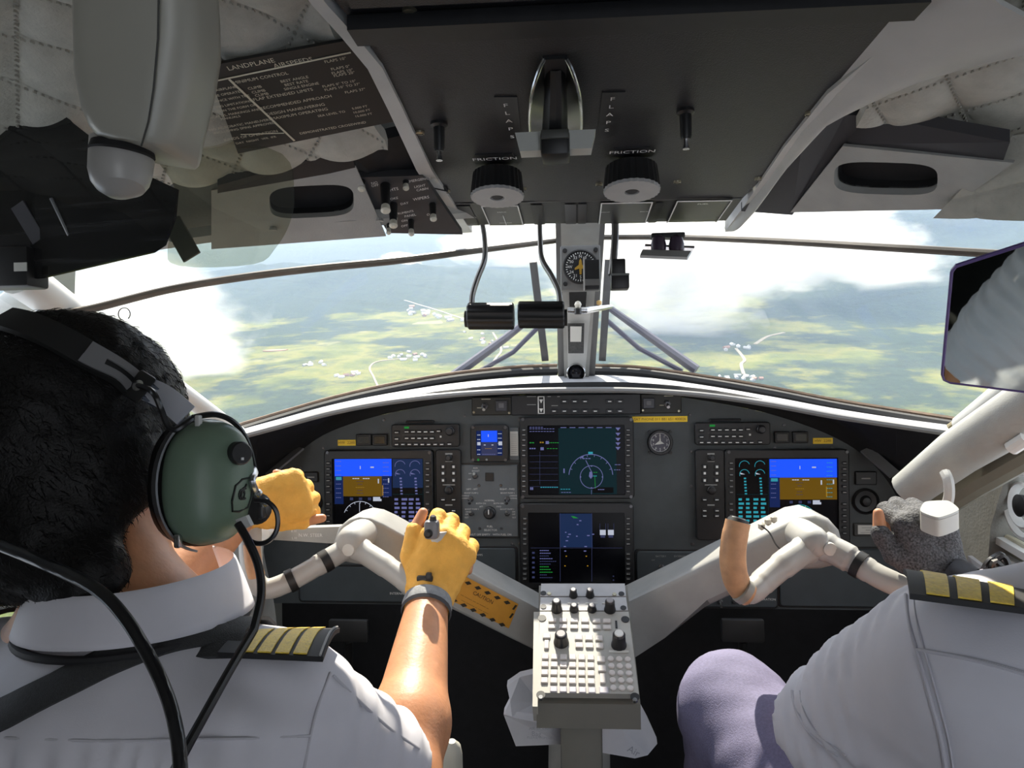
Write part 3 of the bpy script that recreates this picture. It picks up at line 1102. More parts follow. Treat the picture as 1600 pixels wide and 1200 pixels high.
# ================================================================== instrument panel
panel_m = mat('panel_grey', (0.058, 0.067, 0.071), 0.55, noise=0.10, nscale=30, bump=0.2, bscale=900)
subpanel_m = mat('subpanel_grey', (0.115, 0.13, 0.14), 0.5, noise=0.06, nscale=40, bump=0.15, bscale=900)
bezel_m = mat('bezel_black', (0.010, 0.010, 0.011), 0.45, noise=0.15, nscale=90)
key_m = mat('key_black', (0.016, 0.016, 0.018), 0.4)
screen_m = mat('screen_glass', (0.003, 0.003, 0.005), 0.25, spec=0.12)
yellow_m = mat('yellow_label', (0.95, 0.66, 0.03), 0.5, noise=0.05, nscale=60)
card_m = mat('white_card', (0.62, 0.62, 0.58), 0.6)
EM = {
    'blue': emat('lit_blue', (0.01, 0.075, 0.85), 0.85), 'brown': emat('lit_brown', (0.16, 0.085, 0.004), 0.55),
    'white': emat('lit_white', (0.7, 0.75, 0.9), 0.45), 'cyan': emat('lit_cyan', (0.05, 0.55, 0.7), 0.35),
    'green': emat('lit_green', (0.03, 0.5, 0.08), 0.3), 'violet': emat('lit_violet', (0.30, 0.32, 0.75), 0.28),
    'navy': emat('lit_navy', (0.01, 0.03, 0.16), 0.35), 'teal': emat('lit_teal', (0.01, 0.10, 0.13), 0.10),
    'amber': emat('lit_amber', (0.7, 0.4, 0.03), 0.3), 'dim': emat('lit_dim', (0.12, 0.14, 0.35), 0.18),
    'black': emat('lit_black', (0.0, 0.0, 0.0), 0.0), 'glow': emat('lit_glow', (0.02, 0.05, 0.16), 0.30),
}
def ip(px, py): return P(px, py, IPY)

class Unit:
    """a thing let into the instrument panel; local pixels -> local metres"""
    def __init__(self, name, box, label, cat, group=None):
        self.box = box
        x0, y0, x1, y1 = box
        self.c = ip((x0 + x1) / 2, (y0 + y1) / 2)
        self.o = thing(name, self.c, label, cat, group)
        self.k = (ip(x1, y0) - ip(x0, y0)).x / (x1 - x0)
    def L(self, px, py):
        p = ip(px, py) - self.c
        return p.x, p.z
    def size(self, box):
        x0, y0, x1, y1 = box
        a, b = self.L(x0, y1), self.L(x1, y0)
        a2, b2 = self.L(x0, y0), self.L(x1, y1)
        return (a[0] + b[0] + a2[0] + b2[0]) / 4, (a[1] + b[1] + a2[1] + b2[1]) / 4, abs(b[0] - a[0]), abs(b[1] - a[1])
    def plate(self, name, box, y0, y1, mt, r=0.004, parent=None, bev=0.0):
        cx, cz, w, h = self.size(box)
        mb = MB()
        lo = rrect(w, h, r, 4, cx, cz)
        e = min(0.0015, abs(y1 - y0) * 0.4)
        li = rrect(w - 2 * e, h - 2 * e, max(r - e, 0.0005), 4, cx, cz)
        mb.ring([[(a, y0, b) for a, b in lo], [(a, y1 + e, b) for a, b in lo], [(a, y1, b) for a, b in li]])
        return mb.build(name, mt, parent or self.o)
    def rects(self, name, boxes, y, mt, parent=None, kind=None):
        mb = MB()
        for bx in boxes:
            cx, cz, w, h = self.size(bx)
            mb.box((cx, y, cz), (w, 0.0006, h))
        return mb.build(name, mt, parent or self.o, smooth=0, kind=kind)
    def keys(self, spots, w, h, y, mt=None, proud=0.004, mark=None):
        """each key its own part, sharing one mesh"""
        first = None
        for (px, py) in spots:
            x, z = self.L(px, py)
            if first is None:
                mb = MB()
                mb.box((0, y - proud / 2, 0), (w * self.k, proud, h * self.k), 0.0008, seg=1)
                first = mb.build('key', mt or key_m, self.o)
                first.location = (x, 0, z)
                src = first
                if mark:
                    m2 = MB()
                    m2.box((0, y - proud - 0.0002, 0), (mark[0] * self.k, 0.0004, mark[1] * self.k))
                    m2.build('legend', mark[2] if len(mark) > 2 else print_m, first, smooth=0)
            else:
                dup(src, self.o, (x, 0, z))
    def text(self, items, mt=None, y=-0.0006, name='lettering', parent=None):
        mb = MB()
        for s, px, py, sz in items:
            x, z = self.L(px, py)
            put_text(mb, s, x, z, sz * self.k, y)
        return mb.build(name, mt or print_m, parent or self.o, smooth=0)
    def toggle(self, px, py, up=True, r=4.0, y=0.0, ln=0.014):
        x, z = self.L(px, py)
        k = self.k * r / 4.0
        mb = MB()
        mb.lathe([(4.2 * k, y), (4.4 * k, y - 0.003), (2.6 * k, y - 0.004)], 6, Matrix.Translation((x, 0, z)))
        o = mb.build('toggle_nut', dkmetal_m, self.o, smooth=20)
        dz = 0.006 if up else -0.006
        mb = MB()
        mb.tube([(x, y - 0.002, z), (x, y - 0.002 - ln * 0.6, z + dz * 0.6), (x, y - 0.002 - ln, z + dz)], [1.3 * k, 1.5 * k, 2.1 * k], 10)
        mb.build('toggle_lever', chrome_m, o)
    def knob(self, px, py, r, depth, mt=None, y=0.0, line=True, name='knob'):
        x, z = self.L(px, py)
        k = r * self.k
        M = Matrix.Translation((x, 0, z))
        mb = MB()
        mb.lathe([(k, y), (k, y - depth * 0.4), (k * 0.8, y - depth * 0.5), (k * 0.76, y - depth * 0.95), (k * 0.6, y - depth)], 20, M)
        o = mb.build(name, mt or key_m, self.o)
        if line:
            m2 = MB()
            m2.box((x, y - depth - 0.0003, z + k * 0.4), (k * 0.16, 0.0006, k * 0.8))
            m2.build('pointer_line', print_m, o, smooth=0)
        return o

class Gfx:
    """lit shapes on a display face"""
    def __init__(self, u, scr, y): self.u, self.scr, self.y, self.m = u, scr, y, {}
    def mb(self, c): return self.m.setdefault(c, MB())
    def rect(self, c, x0, y0, x1, y1, lv=0):
        cx, cz, w, h = self.u.size((x0, y0, x1, y1))
        y = self.y - (lv + 2) * 0.0002
        self.mb(c).add([(cx - w / 2, y, cz - h / 2), (cx + w / 2, y, cz - h / 2), (cx + w / 2, y, cz + h / 2), (cx - w / 2, y, cz + h / 2)], [(0, 1, 2, 3)])
    def poly(self, c, pts, lv=1):
        y = self.y - (lv + 2) * 0.0002
        vv = [(lambda q: (q[0], y, q[1]))(self.u.L(*p)) for p in pts]
        self.mb(c).add(vv, [tuple(range(len(vv)))])
    def line(self, c, a, b, w=0.7, lv=1):
        dx, dy = b[0] - a[0], b[1] - a[1]
        l = math.hypot(dx, dy) or 1
        nx, ny = -dy / l * w / 2, dx / l * w / 2
        self.poly(c, [(a[0] + nx, a[1] + ny), (b[0] + nx, b[1] + ny), (b[0] - nx, b[1] - ny), (a[0] - nx, a[1] - ny)], lv)
    def arc(self, c, cx, cy, r, a0, a1, w=0.8, n=24, lv=1):
        pts = [(cx + r * math.cos(math.radians(a0 + (a1 - a0) * k / n)), cy - r * math.sin(math.radians(a0 + (a1 - a0) * k / n))) for k in range(n + 1)]
        for p, q in zip(pts, pts[1:]): self.line(c, p, q, w, lv)
    def dashes(self, c, cx, cy, n, w=2.2, h=1.0, gap=0.8, lv=1):
        for k in range(n): self.rect(c, cx + k * (w + gap), cy - h / 2, cx + k * (w + gap) + w, cy + h / 2, lv)
    def text(self, c, s, px, py, sz, lv=2):
        x, z = self.u.L(px, py)
        put_text(self.mb(c), s, x, z, sz * self.u.k, self.y - (lv + 2) * 0.0002)
    def done(self):
        names = {'blue': 'sky_field', 'brown': 'ground_field'}
        for c, mb in self.m.items():
            mb.build(names.get(c, c + '_symbols'), EM[c], self.scr, smooth=0, kind=None if c in names else 'stuff')

def display(box, scr, label, keyl=None, keyr=None):
    u = Unit('flight_display', box, label, 'display')
    x0, y0, x1, y1 = box
    sx0, sy0, sx1, sy1 = scr
    # bezel frame
    cx, cz, w, h = u.size(box)
    sx, sz, sw, sh = u.size(scr)
    mb = MB()
    lo = rrect(w, h, 0.008, 4, cx, cz)
    li = rrect(w - 0.004, h - 0.004, 0.007, 4, cx, cz)
    si = rrect(sw, sh, 0.002, 4, sx, sz)
    mb.ring([[(a, 0.0, b) for a, b in lo], [(a, -0.014, b) for a, b in lo], [(a, -0.016, b) for a, b in li], [(a, -0.016, b) for a, b in si], [(a, -0.011, b) for a, b in si]], True, True, False)
    mb.build('bezel', bezel_m, u.o)
    s = MB()
    s.box((sx, -0.0105, sz), (sw, 0.001, sh))
    s = s.build('screen', screen_m, u.o, smooth=0)
    for spots in (keyl, keyr):
        if spots: u.keys(spots, 7, 4.2, -0.016, mark=(4.5, 1.2, dimprint_m), proud=0.003)
    # corner screws
    for a, b in ((x0 + 4, y0 + 4), (x1 - 4, y0 + 4), (x0 + 4, y1 - 4), (x1 - 4, y1 - 4)):
        x, z = u.L(a, b)
        m2 = MB()
        m2.lathe([(0.0035, -0.016), (0.003, -0.0175)], 10, Matrix.Translation((x, 0, z)))
        m2.build('screw', dkmetal_m, u.o)
    return u, s, Gfx(u, s, -0.0112)

def build_panel():
    pl = thing('instrument_panel', ip(905, 945), 'dark grey arched instrument panel spanning the cockpit', 'panel')
    arc = [(372, 956)] + HOODARC[1:-1] + [(1440, 956)]
    top = smoothpath([ip(*p) for p in HOODARC], 4)
    mb = MB()
    poly = [Vector((p.x, IPY, p.z)) for p in top]
    # triangulated fan strips down to the foot line
    foot = ip(905, 948).z
    for a, b in zip(poly, poly[1:]):
        mb.add([a, b, (b.x, IPY, foot), (a.x, IPY, foot)], [(0, 1, 2, 3)])
    mb.build('fascia', panel_m, pl, world=True, smooth=0)
    # slim seams between the three panel sections
    for px in (1000,):
        pass
    sc = None
    for px, py in [(470, 730), (600, 656), (726, 650), (1078, 648), (1225, 664), (1300, 700), (1080, 705), (1080, 760), (1082, 850), (1000, 870), (985, 628), (812, 655), (1330, 860), (812, 850), (1060, 640), (1210, 700), (505, 700), (728, 850), (800, 850)]:
        p = ip(px, py)
        if sc is None:
            m2 = MB()
            m2.lathe([(0.003, 0.0), (0.0028, -0.0016), (0.001, -0.002)], 10)
            sc = m2.build('screw', dkmetal_m, pl)
            sc.matrix_basis = wm(pl).inverted() @ Matrix.Translation(p)
        else:
            d = dup(sc, pl)
            d.matrix_basis = wm(pl).inverted() @ Matrix.Translation(p)
    # sunken lower sub-panels
    for nm, box, lab in (('lower_subpanel', (733, 856, 806, 922), 'dark lower subpanel left of the lower centre display'),
                         ('lower_subpanel', (995, 862, 1212, 946), 'wide lower subpanel behind the right yoke beam'),
                         ('lower_subpanel', (470, 886, 640, 938), 'lower subpanel behind the left yoke bars'),
                         ('lower_subpanel', (1218, 858, 1420, 946), 'lower subpanel beside the copilot hand')):
        u = Unit(nm, box, lab, 'panel')
        u.plate('plate', box, 0, -0.006, mat('lower_grey', (0.048, 0.060, 0.067), 0.5, noise=0.08, nscale=30), 0.006)
        fr = (box[0] - 3, box[1] - 3, box[2] + 3, box[3] + 3)
        u.plate('shadow_gap', fr, 0.0005, -0.002, bezel_m, 0.008)
        if box[0] == 995:
            u.text([('BATTERY', 1032, 868, 4), ('OFF', 1020, 874, 3), ('EXTERNAL', 1062, 868, 4), ('ON', 1056, 880, 3)], dimprint_m, -0.0066)
            u.toggle(1033, 884, False, 4, -0.006)
            u.toggle(1058, 884, True, 4, -0.006)
            u.toggle(1124, 938, False, 4, -0.006)
            u.toggle(1146, 938, True, 4, -0.006)
            u.text([('CONFIGURATION', 1190, 935, 5)], print_m, -0.0066)
        if box[0] == 470:
            u.text([('INTERNAL', 622, 926, 5)], print_m, -0.0066)
        if box[0] == 733:
            u.text([('AMPS', 750, 866, 4)], print_m, -0.0066)

    def rows(x0, xs): return xs
    kyl = [679 + 9.5 * k for k in range(6)]
    # ---- left primary flight display
    ky = [722, 731, 740, 749, 758, 767, 785, 794, 803, 812, 821, 830]
    u, s, g = display((512, 702, 678, 852), (524, 715, 664, 842), 'lit flight display with blue and brown horizon before the pilot',
                      [(517.5, y) for y in ky], [(671, y) for y in ky])
    pfd(g, 526, 716, 614, 774, 616, 662, False)
    # ---- right primary flight display
    u, s, g = display((1132, 701, 1322, 852), (1147, 714, 1305, 842), 'lit flight display with blue and brown horizon before the copilot',
                      [(1139.5, y) for y in ky], [(1314, y) for y in ky])
    pfd(g, 1200, 716, 1304, 779, 1149, 1197, True)
    # ---- upper centre display with compass arc
    ku = [671, 678.5, 686.5, 694.5, 702.5, 710, 726, 734, 742, 750, 757.5, 765.5]
    u, s, g = display((814, 651, 989, 778), (826, 663, 975, 772), 'upper centre display showing a compass arc',
                      [(819.5, y) for y in ku], [(980.5, y) for y in ku])
    g.rect('teal', 874, 668, 962, 771, -1)
    for k, y in enumerate((667, 669.5, 673.5)):
        g.dashes('violet', 828, y, 9 if k else 5, 3.2, 0.9, 1.2)
    g.dashes('violet', 876, 667.5, 6, 9, 1.2, 5)
    for k, y in enumerate((670, 678, 686, 693, 700)): g.poly('violet', [(961, y - 2.5), (969, y - 2.5), (965, y + 2.5)])
    g.dashes('violet', 960, 725, 2, 4, 1, 1); g.dashes('violet', 959, 733, 3, 2.5, 1, 1)
    for k in range(6):
        g.line('dim', (828, 711 + 9.6 * k), (872, 711 + 9.6 * k), 0.5)
    g.line('dim', (844, 705), (844, 756), 0.5)
    g.dashes('green', 828, 691, 2, 3, 1.6, 1); g.dashes('amber', 844, 690.5, 2, 2.4, 2, 1)
    g.dashes('green', 857, 691, 5, 2.6, 1.2, 0.8); g.dashes('violet', 828, 700, 3, 2.4, 2, 1); g.rect('violet', 845, 698, 850, 702.5, 1)
    g.dashes('green', 855, 700, 4, 3, 1, 1.4); g.rect('violet', 853, 688.5, 858, 693, 1)
    g.dashes('violet', 829, 762, 2, 2, 4, 0.6); g.dashes('cyan', 845, 760, 8, 2.6, 1.2, 0.9)
    g.dashes('cyan', 876, 763, 4, 3, 1, 1); g.dashes('violet', 877, 768, 4, 3, 1, 1)
    g.arc('violet', 923, 743, 34, 4, 176, 1.1, 40)
    for a in range(20, 170, 20):
        c, sn = math.cos(math.radians(a)), math.sin(math.radians(a))
        g.line('violet', (923 + 34 * c, 743 - 34 * sn), (923 + 30.5 * c, 743 - 30.5 * sn), 0.8)
    g.arc('violet', 924, 744, 17.5, 0, 360, 0.9, 40)
    for a in range(0, 360, 90): g.rect('violet', 924 + 17 * math.cos(math.radians(a)) - 1, 744 + 17 * math.sin(math.radians(a)) - 1, 924 + 17 * math.cos(math.radians(a)) + 1, 744 + 17 * math.sin(math.radians(a)) + 1, 2)
    g.line('violet', (915, 718), (925, 738), 1.0)
    g.poly('violet', [(921, 736), (925, 736), (926, 743), (923, 747), (920, 743)], 2)
    g.line('green', (929, 742), (930, 762), 0.8); g.dashes('green', 927, 737, 2, 2.5, 1, 1); g.dashes('cyan', 927, 742.5, 2, 2, 1.4, 1)
    g.rect('cyan', 919, 705, 926, 709, 1); g.poly('violet', [(904, 714), (912, 711), (911, 715)]); g.dashes('violet', 910, 715.5, 3, 3.5, 1.4, 1)
    g.rect('violet', 880.5, 731, 882.5, 738, 1); g.dashes('violet', 934, 763.5, 4, 2, 1.2, 0.6); g.rect('black', 926, 760, 958, 769, 0); g.line('violet', (924, 764), (924, 771), 0.6)
    g.done()
    # ---- lower centre display
    kd = [807.5, 815.5, 823.5, 831, 839, 846.5, 862, 869.5, 877.5, 885, 893, 900.5]
    u, s, g = display((814, 785, 989, 917), (827, 799, 975, 908), 'lower centre display with dim engine page',
                      [(821, y) for y in kd], [(980.5, y) for y in kd])
    g.rect('glow', 875, 801, 925, 853, -1)
    for x in (875.5, 924.5): g.line('dim', (x, 800), (x, 906), 0.6)
    g.line('dim', (830, 854), (972, 854), 0.5)
    g.poly('green', [(892, 804.5), (897, 805), (904, 808), (896, 808)])
    for a, b in ((883, 829), (888, 832), (900, 835), (884, 842), (905, 811), (901, 817), (917, 834), (881, 851), (913, 851), (882, 858), (912, 858), (925, 832), (886, 836)):
        g.rect('violet', a, b, a + random.uniform(2, 5), b + 1.6, 1)
    for x in (937, 949.5):
        g.rect('white', x, 826, x + 9, 834, 1); g.rect('dim', x + 1, 834, x + 8, 838, 1)
        g.line('dim', (x, 816), (x, 826), 0.6); g.line('dim', (x + 9, 816), (x + 9, 826), 0.6)
    for k in range(6): g.rect('dim', 832, 860 + 7.6 * k, 836, 863 + 7.6 * k, 1)
    for k, (c, n) in enumerate((('violet', 5), ('violet', 6), ('dim', 5), ('violet', 7), ('dim', 9), ('dim', 6), ('green', 5), ('green', 6), ('green', 7), ('dim', 4), ('dim', 7))):
        g.dashes(c, 844, 858 + 4.2 * k, n, 2.0, 1.4, 0.9)
    for a, b in ((884, 866), (915, 866), (882, 881), (917, 881), (957, 897), (957, 903)): g.rect('amber' if b < 890 else 'dim', a, b, a + 2, b + 1.6, 1)
    g.done()
    # ---- standby attitude display
    u, s, g = display((737, 663, 795, 721), (746, 672, 786, 711), 'small standby attitude display left of the centre screens')
    g.rect('blue', 753, 672, 778, 690); g.rect('dim', 753, 690, 778, 711); g.rect('navy', 746, 672, 753, 711); g.rect('navy', 778, 672, 786, 711)
    g.rect('white', 763.6, 678, 764.6, 682, 1); g.dashes('white', 757, 694.5, 1, 3, 1.2); g.dashes('white', 769, 694.5, 1, 3, 1.2); g.dashes('amber', 759, 700, 4, 2, 0.8, 0.8)
    for y in (679, 686, 694, 702, 709): g.dashes('white', 747, y, 2, 2, 1.2, 0.6); g.dashes('white', 779, y - 2, 3, 1.6, 1.0, 0.5)
    g.rect('white', 747, 690, 752, 695, 1); g.rect('white', 780, 689, 785.5, 695, 1); g.dashes('violet', 755, 709, 7, 2, 1, 1)
    g.done()
    for px, mt in ((749, EM['green']), (762, dimprint_m)):
        x, z = u.L(px, 717)
        m2 = MB()
        m2.lathe([(0.0022, -0.016), (0.0015, -0.019)], 10, Matrix.Translation((x, 0, z)))
        m2.build('lamp', mt, u.o)
    # white calibration card
    u = Unit('calibration_card', (796, 668, 811, 719), 'narrow white calibration card beside the standby display', 'card')
    u.plate('holder', (796, 668, 811, 719), 0, -0.003, subpanel_m, 0.001)
    u.plate('card', (797.5, 674, 809.5, 712), -0.003, -0.0036, card_m, 0.0006)
    u.rects('ruled_lines', [(799, 678 + 3 * k, 808, 678.6 + 3 * k) for k in range(11)], -0.0038, dimprint_m)
    # mode control strip at the head of the centre stack
    u = Unit('mode_control_panel', (800, 615, 1000, 649), 'black mode control strip with small keys above the centre displays', 'control panel')
    u.plate('face', (800, 615, 1000, 649), 0, -0.012, bezel_m, 0.003)
    u.keys([(882, 627), (898, 627), (914, 627), (952, 627), (968, 627), (866, 642), (882, 642), (898, 642), (914, 642), (930, 642), (952, 642), (968, 642)], 11, 6, -0.012, mark=(5, 1.3), proud=0.003)
    u.rects('legend_dashes', [(824, 619, 838, 620), (824, 631.5, 838, 632.5), (862, 633, 872, 634), (856, 619, 861, 620), (871, 619, 875, 620)], -0.0123, dimprint_m)
    fr = [(841, 619, 851, 620.2), (841, 645, 851, 646.2), (841, 619, 842.2, 646), (850, 619, 851, 646)]
    u.rects('rocker_outline', fr, -0.0123, print_m)
    mb = MB()
    for y0, y1 in ((624, 630), (638, 644)):
        mb.add([(lambda q: (q[0], -0.0126, q[1]))(u.L(*p)) for p in ((843, y0), (849, y0), (846, y1))], [(0, 1, 2)])
    mb.build('rocker_arrows', print_m, u.o, smooth=0)
    # switch plates either side of it
    for box, tx, sx, lab in (((738, 620, 800, 649), 758, 784, 'dark switch plate with toggle left of the mode control strip'),
                             ((1001, 615, 1064, 646), 1042, 1013, 'dark switch plate with toggle right of the mode control strip')):
        u = Unit('switch_plate', box, lab, 'switch')
        u.plate('plate', box, 0, -0.006, mat('switch_plate_brown', (0.018, 0.017, 0.013), 0.5), 0.002)
        yc = (box[1] + box[3]) / 2
        u.plate('push_button', (sx - 9, yc - 9, sx + 9, yc + 8), -0.006, -0.010, mat('button_grey', (0.05, 0.05, 0.058), 0.4), 0.001)
        u.plate('button_cap', (sx - 4, yc - 5, sx + 4, yc + 3), -0.010, -0.0115, mat('cap_grey', (0.13, 0.13, 0.14), 0.5), 0.001)
        u.toggle(tx, yc, False, 5, -0.006)
        u.rects('legend_dashes', [(tx - 5, box[1] + 3, tx + 9, box[1] + 4.2), (tx - 12, yc + 2, tx - 5, yc + 3.2)], -0.0064, mat('cream_print', (0.5, 0.47, 0.35), 0.6))
        for a, b in ((box[0] + 3, box[3] - 5), (box[2] - 4, box[3] - 4)):
            x, z = u.L(a, b)
            m2 = MB()
            m2.lathe([(0.0026, -0.006), (0.002, -0.0075)], 8, Matrix.Translation((x, 0, z)))
            m2.build('screw', screw_m, u.o)
    # audio / radio control units
    for x0, x1, kx, lab in ((614, 719, 0, 'black audio control unit above the pilot display'), (1085, 1201, 1, 'black audio control unit above the copilot display')):
        y0 = 662 if not kx else 659
        u = Unit('audio_control_unit', (x0, y0, x1, y0 + 36), lab, 'control unit')
        w = x1 - x0
        u.plate('face', (x0, y0, x1, y0 + 36), 0, -0.012, bezel_m, 0.005)
        u.plate('title_strip', (x0 + w * 0.2, y0 - 5, x0 + w * 0.62, y0 - 1), 0, -0.006, bezel_m, 0.001)
        xs = [x0 + w * (0.23 + 0.093 * k) for k in range(5)]
        u.keys([(x, y0 + 12) for x in xs] + [(x, y0 + 22) for x in xs], 8, 5, -0.012, mark=(5.5, 1.3), proud=0.003)
        u.keys([(x0 + w * (0.08 + 0.095 * k), y0 + 31.5) for k in range(8)], 8, 5, -0.012, mark=(5, 1.3), proud=0.003)
        u.keys([(x0 + w * 0.08, y0 + 13), (x0 + w * 0.08, y0 + 23), (x0 + w * 0.7, y0 + 11), (x0 + w * 0.86, y0 + 31)], 8, 5, -0.012, mark=(5, 1.1), proud=0.003)
        u.knob(x0 + w * 0.87, y0 + 11, 7, 0.016, y=-0.012, line=False)
        u.rects('frequency_line', [(x0 + w * 0.16, y0 + 16.5, x0 + w * 0.62, y0 + 17)], -0.0123, dimprint_m)
        u.rects('lit_caption', [(x0 + w * 0.19, y0 + 4, x0 + w * 0.26, y0 + 7)], -0.0123, EM['green'])
        u.rects('indicator_dot', [(x0 + w * 0.715, y0 + 18, x0 + w * 0.74, y0 + 21)], -0.0123, card_m)
    # vertical selector panels
    for x0, x1, y1, kx, lab in ((684, 721, 842, 0, 'tall black selector panel right of the pilot display'), (1087, 1130, 842, 1, 'tall black selector panel left of the copilot display')):
        u = Unit('selector_panel', (x0, 702, x1, y1), lab, 'control panel')
        u.plate('face', (x0, 702, x1, y1), 0, -0.012, bezel_m, 0.006)
        xa, xb, xm = x0 + (x1 - x0) * 0.28, x0 + (x1 - x0) * 0.72, (x0 + x1) / 2
        u.knob(xm + 1, 714, 5, 0.014, y=-0.012, line=False)
        u.knob(xm + 1, 764, 7, 0.014, y=-0.012, line=False)
        u.keys([(x, y) for y in (728, 738, 749) for x in (xa, xb)], 8, 7, -0.012, mark=(3.4, 3.6), proud=0.003)
        u.keys([(x, y) for y in (779, 796, 804) for x in (xa, xb)], 8, 5, -0.012, mark=(5, 1.4), proud=0.003)
        u.rects('captions', [(xm - 5, 707, xm + 6, 709.5), (xm - 5, 719.5, xm + 6, 720.5), (xm - 9, 755.5, xm + 10, 757), (xm - 5, 786.5, xm + 6, 788.5)], -0.0123, dimprint_m)
    # blank warning lights
    for x0, y0, lab in ((558, 678, 'blank square annunciator right of the left yellow label'), (583, 678, 'blank square annunciator left of the pilot audio unit'),
                        (1209, 674, 'blank square annunciator right of the copilot audio unit'), (1238, 674, 'blank square annunciator left of the right yellow label')):
        bx = (x0, y0, x0 + 23, y0 + 18)
        u = Unit('annunciator_light', bx, lab, 'light')
        u.plate('frame', bx, 0, -0.008, bezel_m, 0.002)
        u.plate('lens', (x0 + 3, y0 + 3, x0 + 20, y0 + 15), -0.008, -0.0095, mat('dark_lens', (0.012, 0.013, 0.010), 0.25), 0.001)
    # yellow stick-on labels
    for bx, txt, sz, lab in (((528, 687, 556, 696.5), 'HW  228B', 6.0, 'small yellow label above the pilot display'),
                             ((1270, 684, 1301, 693.5), 'HW  228B', 6.0, 'small yellow label above the copilot display'),
                             ((988, 650, 1074, 660), 'SAT PHONE 011 881 651 400026', 5.8, 'long yellow telephone label under the right switch plate')):
        u = Unit('yellow_label', bx, lab, 'label')
        u.plate('tape', bx, 0, -0.0012, yellow_m, 0.0006)
        u.text([(txt, (bx[0] + bx[2]) / 2, (bx[1] + bx[3]) / 2, sz)], mat('brown_print', (0.30, 0.12, 0.01), 0.6), -0.0016)
    # altimeter
    u = Unit('altimeter', (1011, 671, 1051, 711), 'round white-needled altimeter dial right of the centre screens', 'dial')
    x, z = 0, 0
    R = 20 * u.k
    mb = MB()
    mb.lathe([(R, 0), (R, -0.008), (R * 0.94, -0.012), (R * 0.80, -0.012), (R * 0.78, -0.005), (R * 0.78, -0.004)], 40, caps=False)
    mb.build('case_ring', bezel_m, u.o)
    mb = MB()
    mb.lathe([(R * 0.79, -0.0035), (R * 0.79, -0.004)], 40)
    mb.build('dial_face', mat('dial_violet', (0.045, 0.04, 0.06), 0.35), u.o)
    mb = MB()
    for k in range(50):
        a = 2 * math.pi * k / 50
        l = 0.12 if k % 5 == 0 else 0.06
        c, sn = math.sin(a), math.cos(a)
        p0, p1 = R * 0.76, R * (0.76 - l)
        wv = 0.0005
        mb.add([(c * p0 + sn * wv, -0.0044, sn * p0 - c * wv), (c * p0 - sn * wv, -0.0044, sn * p0 + c * wv), (c * p1 - sn * wv, -0.0044, sn * p1 + c * wv), (c * p1 + sn * wv, -0.0044, sn * p1 - c * wv)], [(0, 1, 2, 3)])
    for k in range(10):
        a = 2 * math.pi * k / 10
        put_text(mb, str(k), math.sin(a) * R * 0.55, math.cos(a) * R * 0.55, R * 0.26, -0.0044)
    mb.build('dial_marks', print_m, u.o, smooth=0)
    for a, l, w, nm in ((0, 0.72, 0.0016, 'long_needle'), (248, 0.5, 0.0034, 'short_needle'), (108, 0.34, 0.003, 'small_needle')):
        m2 = MB()
        c, sn = math.sin(math.radians(a)), math.cos(math.radians(a))
        m2.add([(sn * w, -0.0052, -c * w), (-sn * w, -0.0052, c * w), (c * R * l, -0.0052, sn * R * l)], [(0, 1, 2)])
        m2.build(nm, card_m, u.o, smooth=0)
    for a in (45, 135, 225, 315):
        m2 = MB()
        m2.lathe([(0.003, 0), (0.0028, -0.004)], 10, Matrix.Translation((R * 1.22 * math.cos(math.radians(a)) * 0.95, 0, R * 1.22 * math.sin(math.radians(a)) * 0.95)))
        m2.build('screw', bezel_m, u.o)
    # fuel selector panel
    u = Unit('fuel_selector_panel', (721, 725, 810, 839), 'light grey fuel selector panel with toggles and black knob', 'control panel')
    u.plate('gap', (719, 723, 812, 841), 0, -0.001, bezel_m, 0.002)
    u.plate('face', (722, 726, 809, 838), 0, -0.005, subpanel_m, 0.001)
    u.toggle(743, 743, True, 4.5, -0.005); u.toggle(736, 779, False, 4.5, -0.005); u.toggle(793, 779, False, 4.5, -0.005)
    u.toggle(737, 801.5, True, 4, -0.005); u.toggle(793, 801.5, True, 4, -0.005)
    u.knob(766, 800, 9.5, 0.022, y=-0.005, name='selector_knob')
    u.plate('square_light', (759, 738, 772, 751), -0.005, -0.007, bezel_m, 0.0006)
    for a, b in ((749, 758), (783, 758), (750, 825), (784, 825)):
        x, z = u.L(a, b)
        m2 = MB()
        m2.lathe([(0.0028, -0.005), (0.002, -0.0065)], 10, Matrix.Translation((x, 0, z)))
        m2.build('screw', dkmetal_m, u.o)
    u.text([('AUX', 743.5, 731, 3.6), ('BOOST', 744, 735.5, 3.6), ('ON', 735, 739.5, 3), ('OFF', 734.5, 748.5, 3), ('LEFT - AFT', 738, 763.8, 3.8), ('BOOST PUMP 2', 737, 769.8, 3.2),
            ('RIGHT - FWD', 793, 763.8, 3.8), ('BOOST PUMP 2', 793.5, 769.8, 3.2), ('NORMAL', 765.5, 781.5, 3.8), ('BOTH ON', 752, 786, 3.4), ('AFT', 752.5, 791, 3.4), ('BOTH ON', 779.5, 786, 3.4), ('FWD', 780, 791, 3.4),
            ('BOOST PUMP 1', 738, 795, 3.2), ('BOOST PUMP 1', 793, 795, 3.2), ('ON', 730.5, 799, 3), ('OFF', 730, 803, 3), ('ON', 803, 799, 3), ('OFF', 803, 803, 3), ('TEST', 729.5, 808, 3), ('TEST', 803.5, 808, 3),
            ('FUEL', 766, 822, 4.4), ('SELECTOR', 767, 827.5, 4.4), ('SHUT OFF EMPTY', 750, 834.5, 4.2), ('WITH FUEL ON', 785, 834.5, 4.2),
            ('OVERRIDE', 728, 774, 2.6), ('NORMAL', 727.5, 778, 2.6), ('OVERRIDE', 802.5, 774, 2.6), ('NORMAL', 803, 778, 2.6)], print_m, -0.0056)
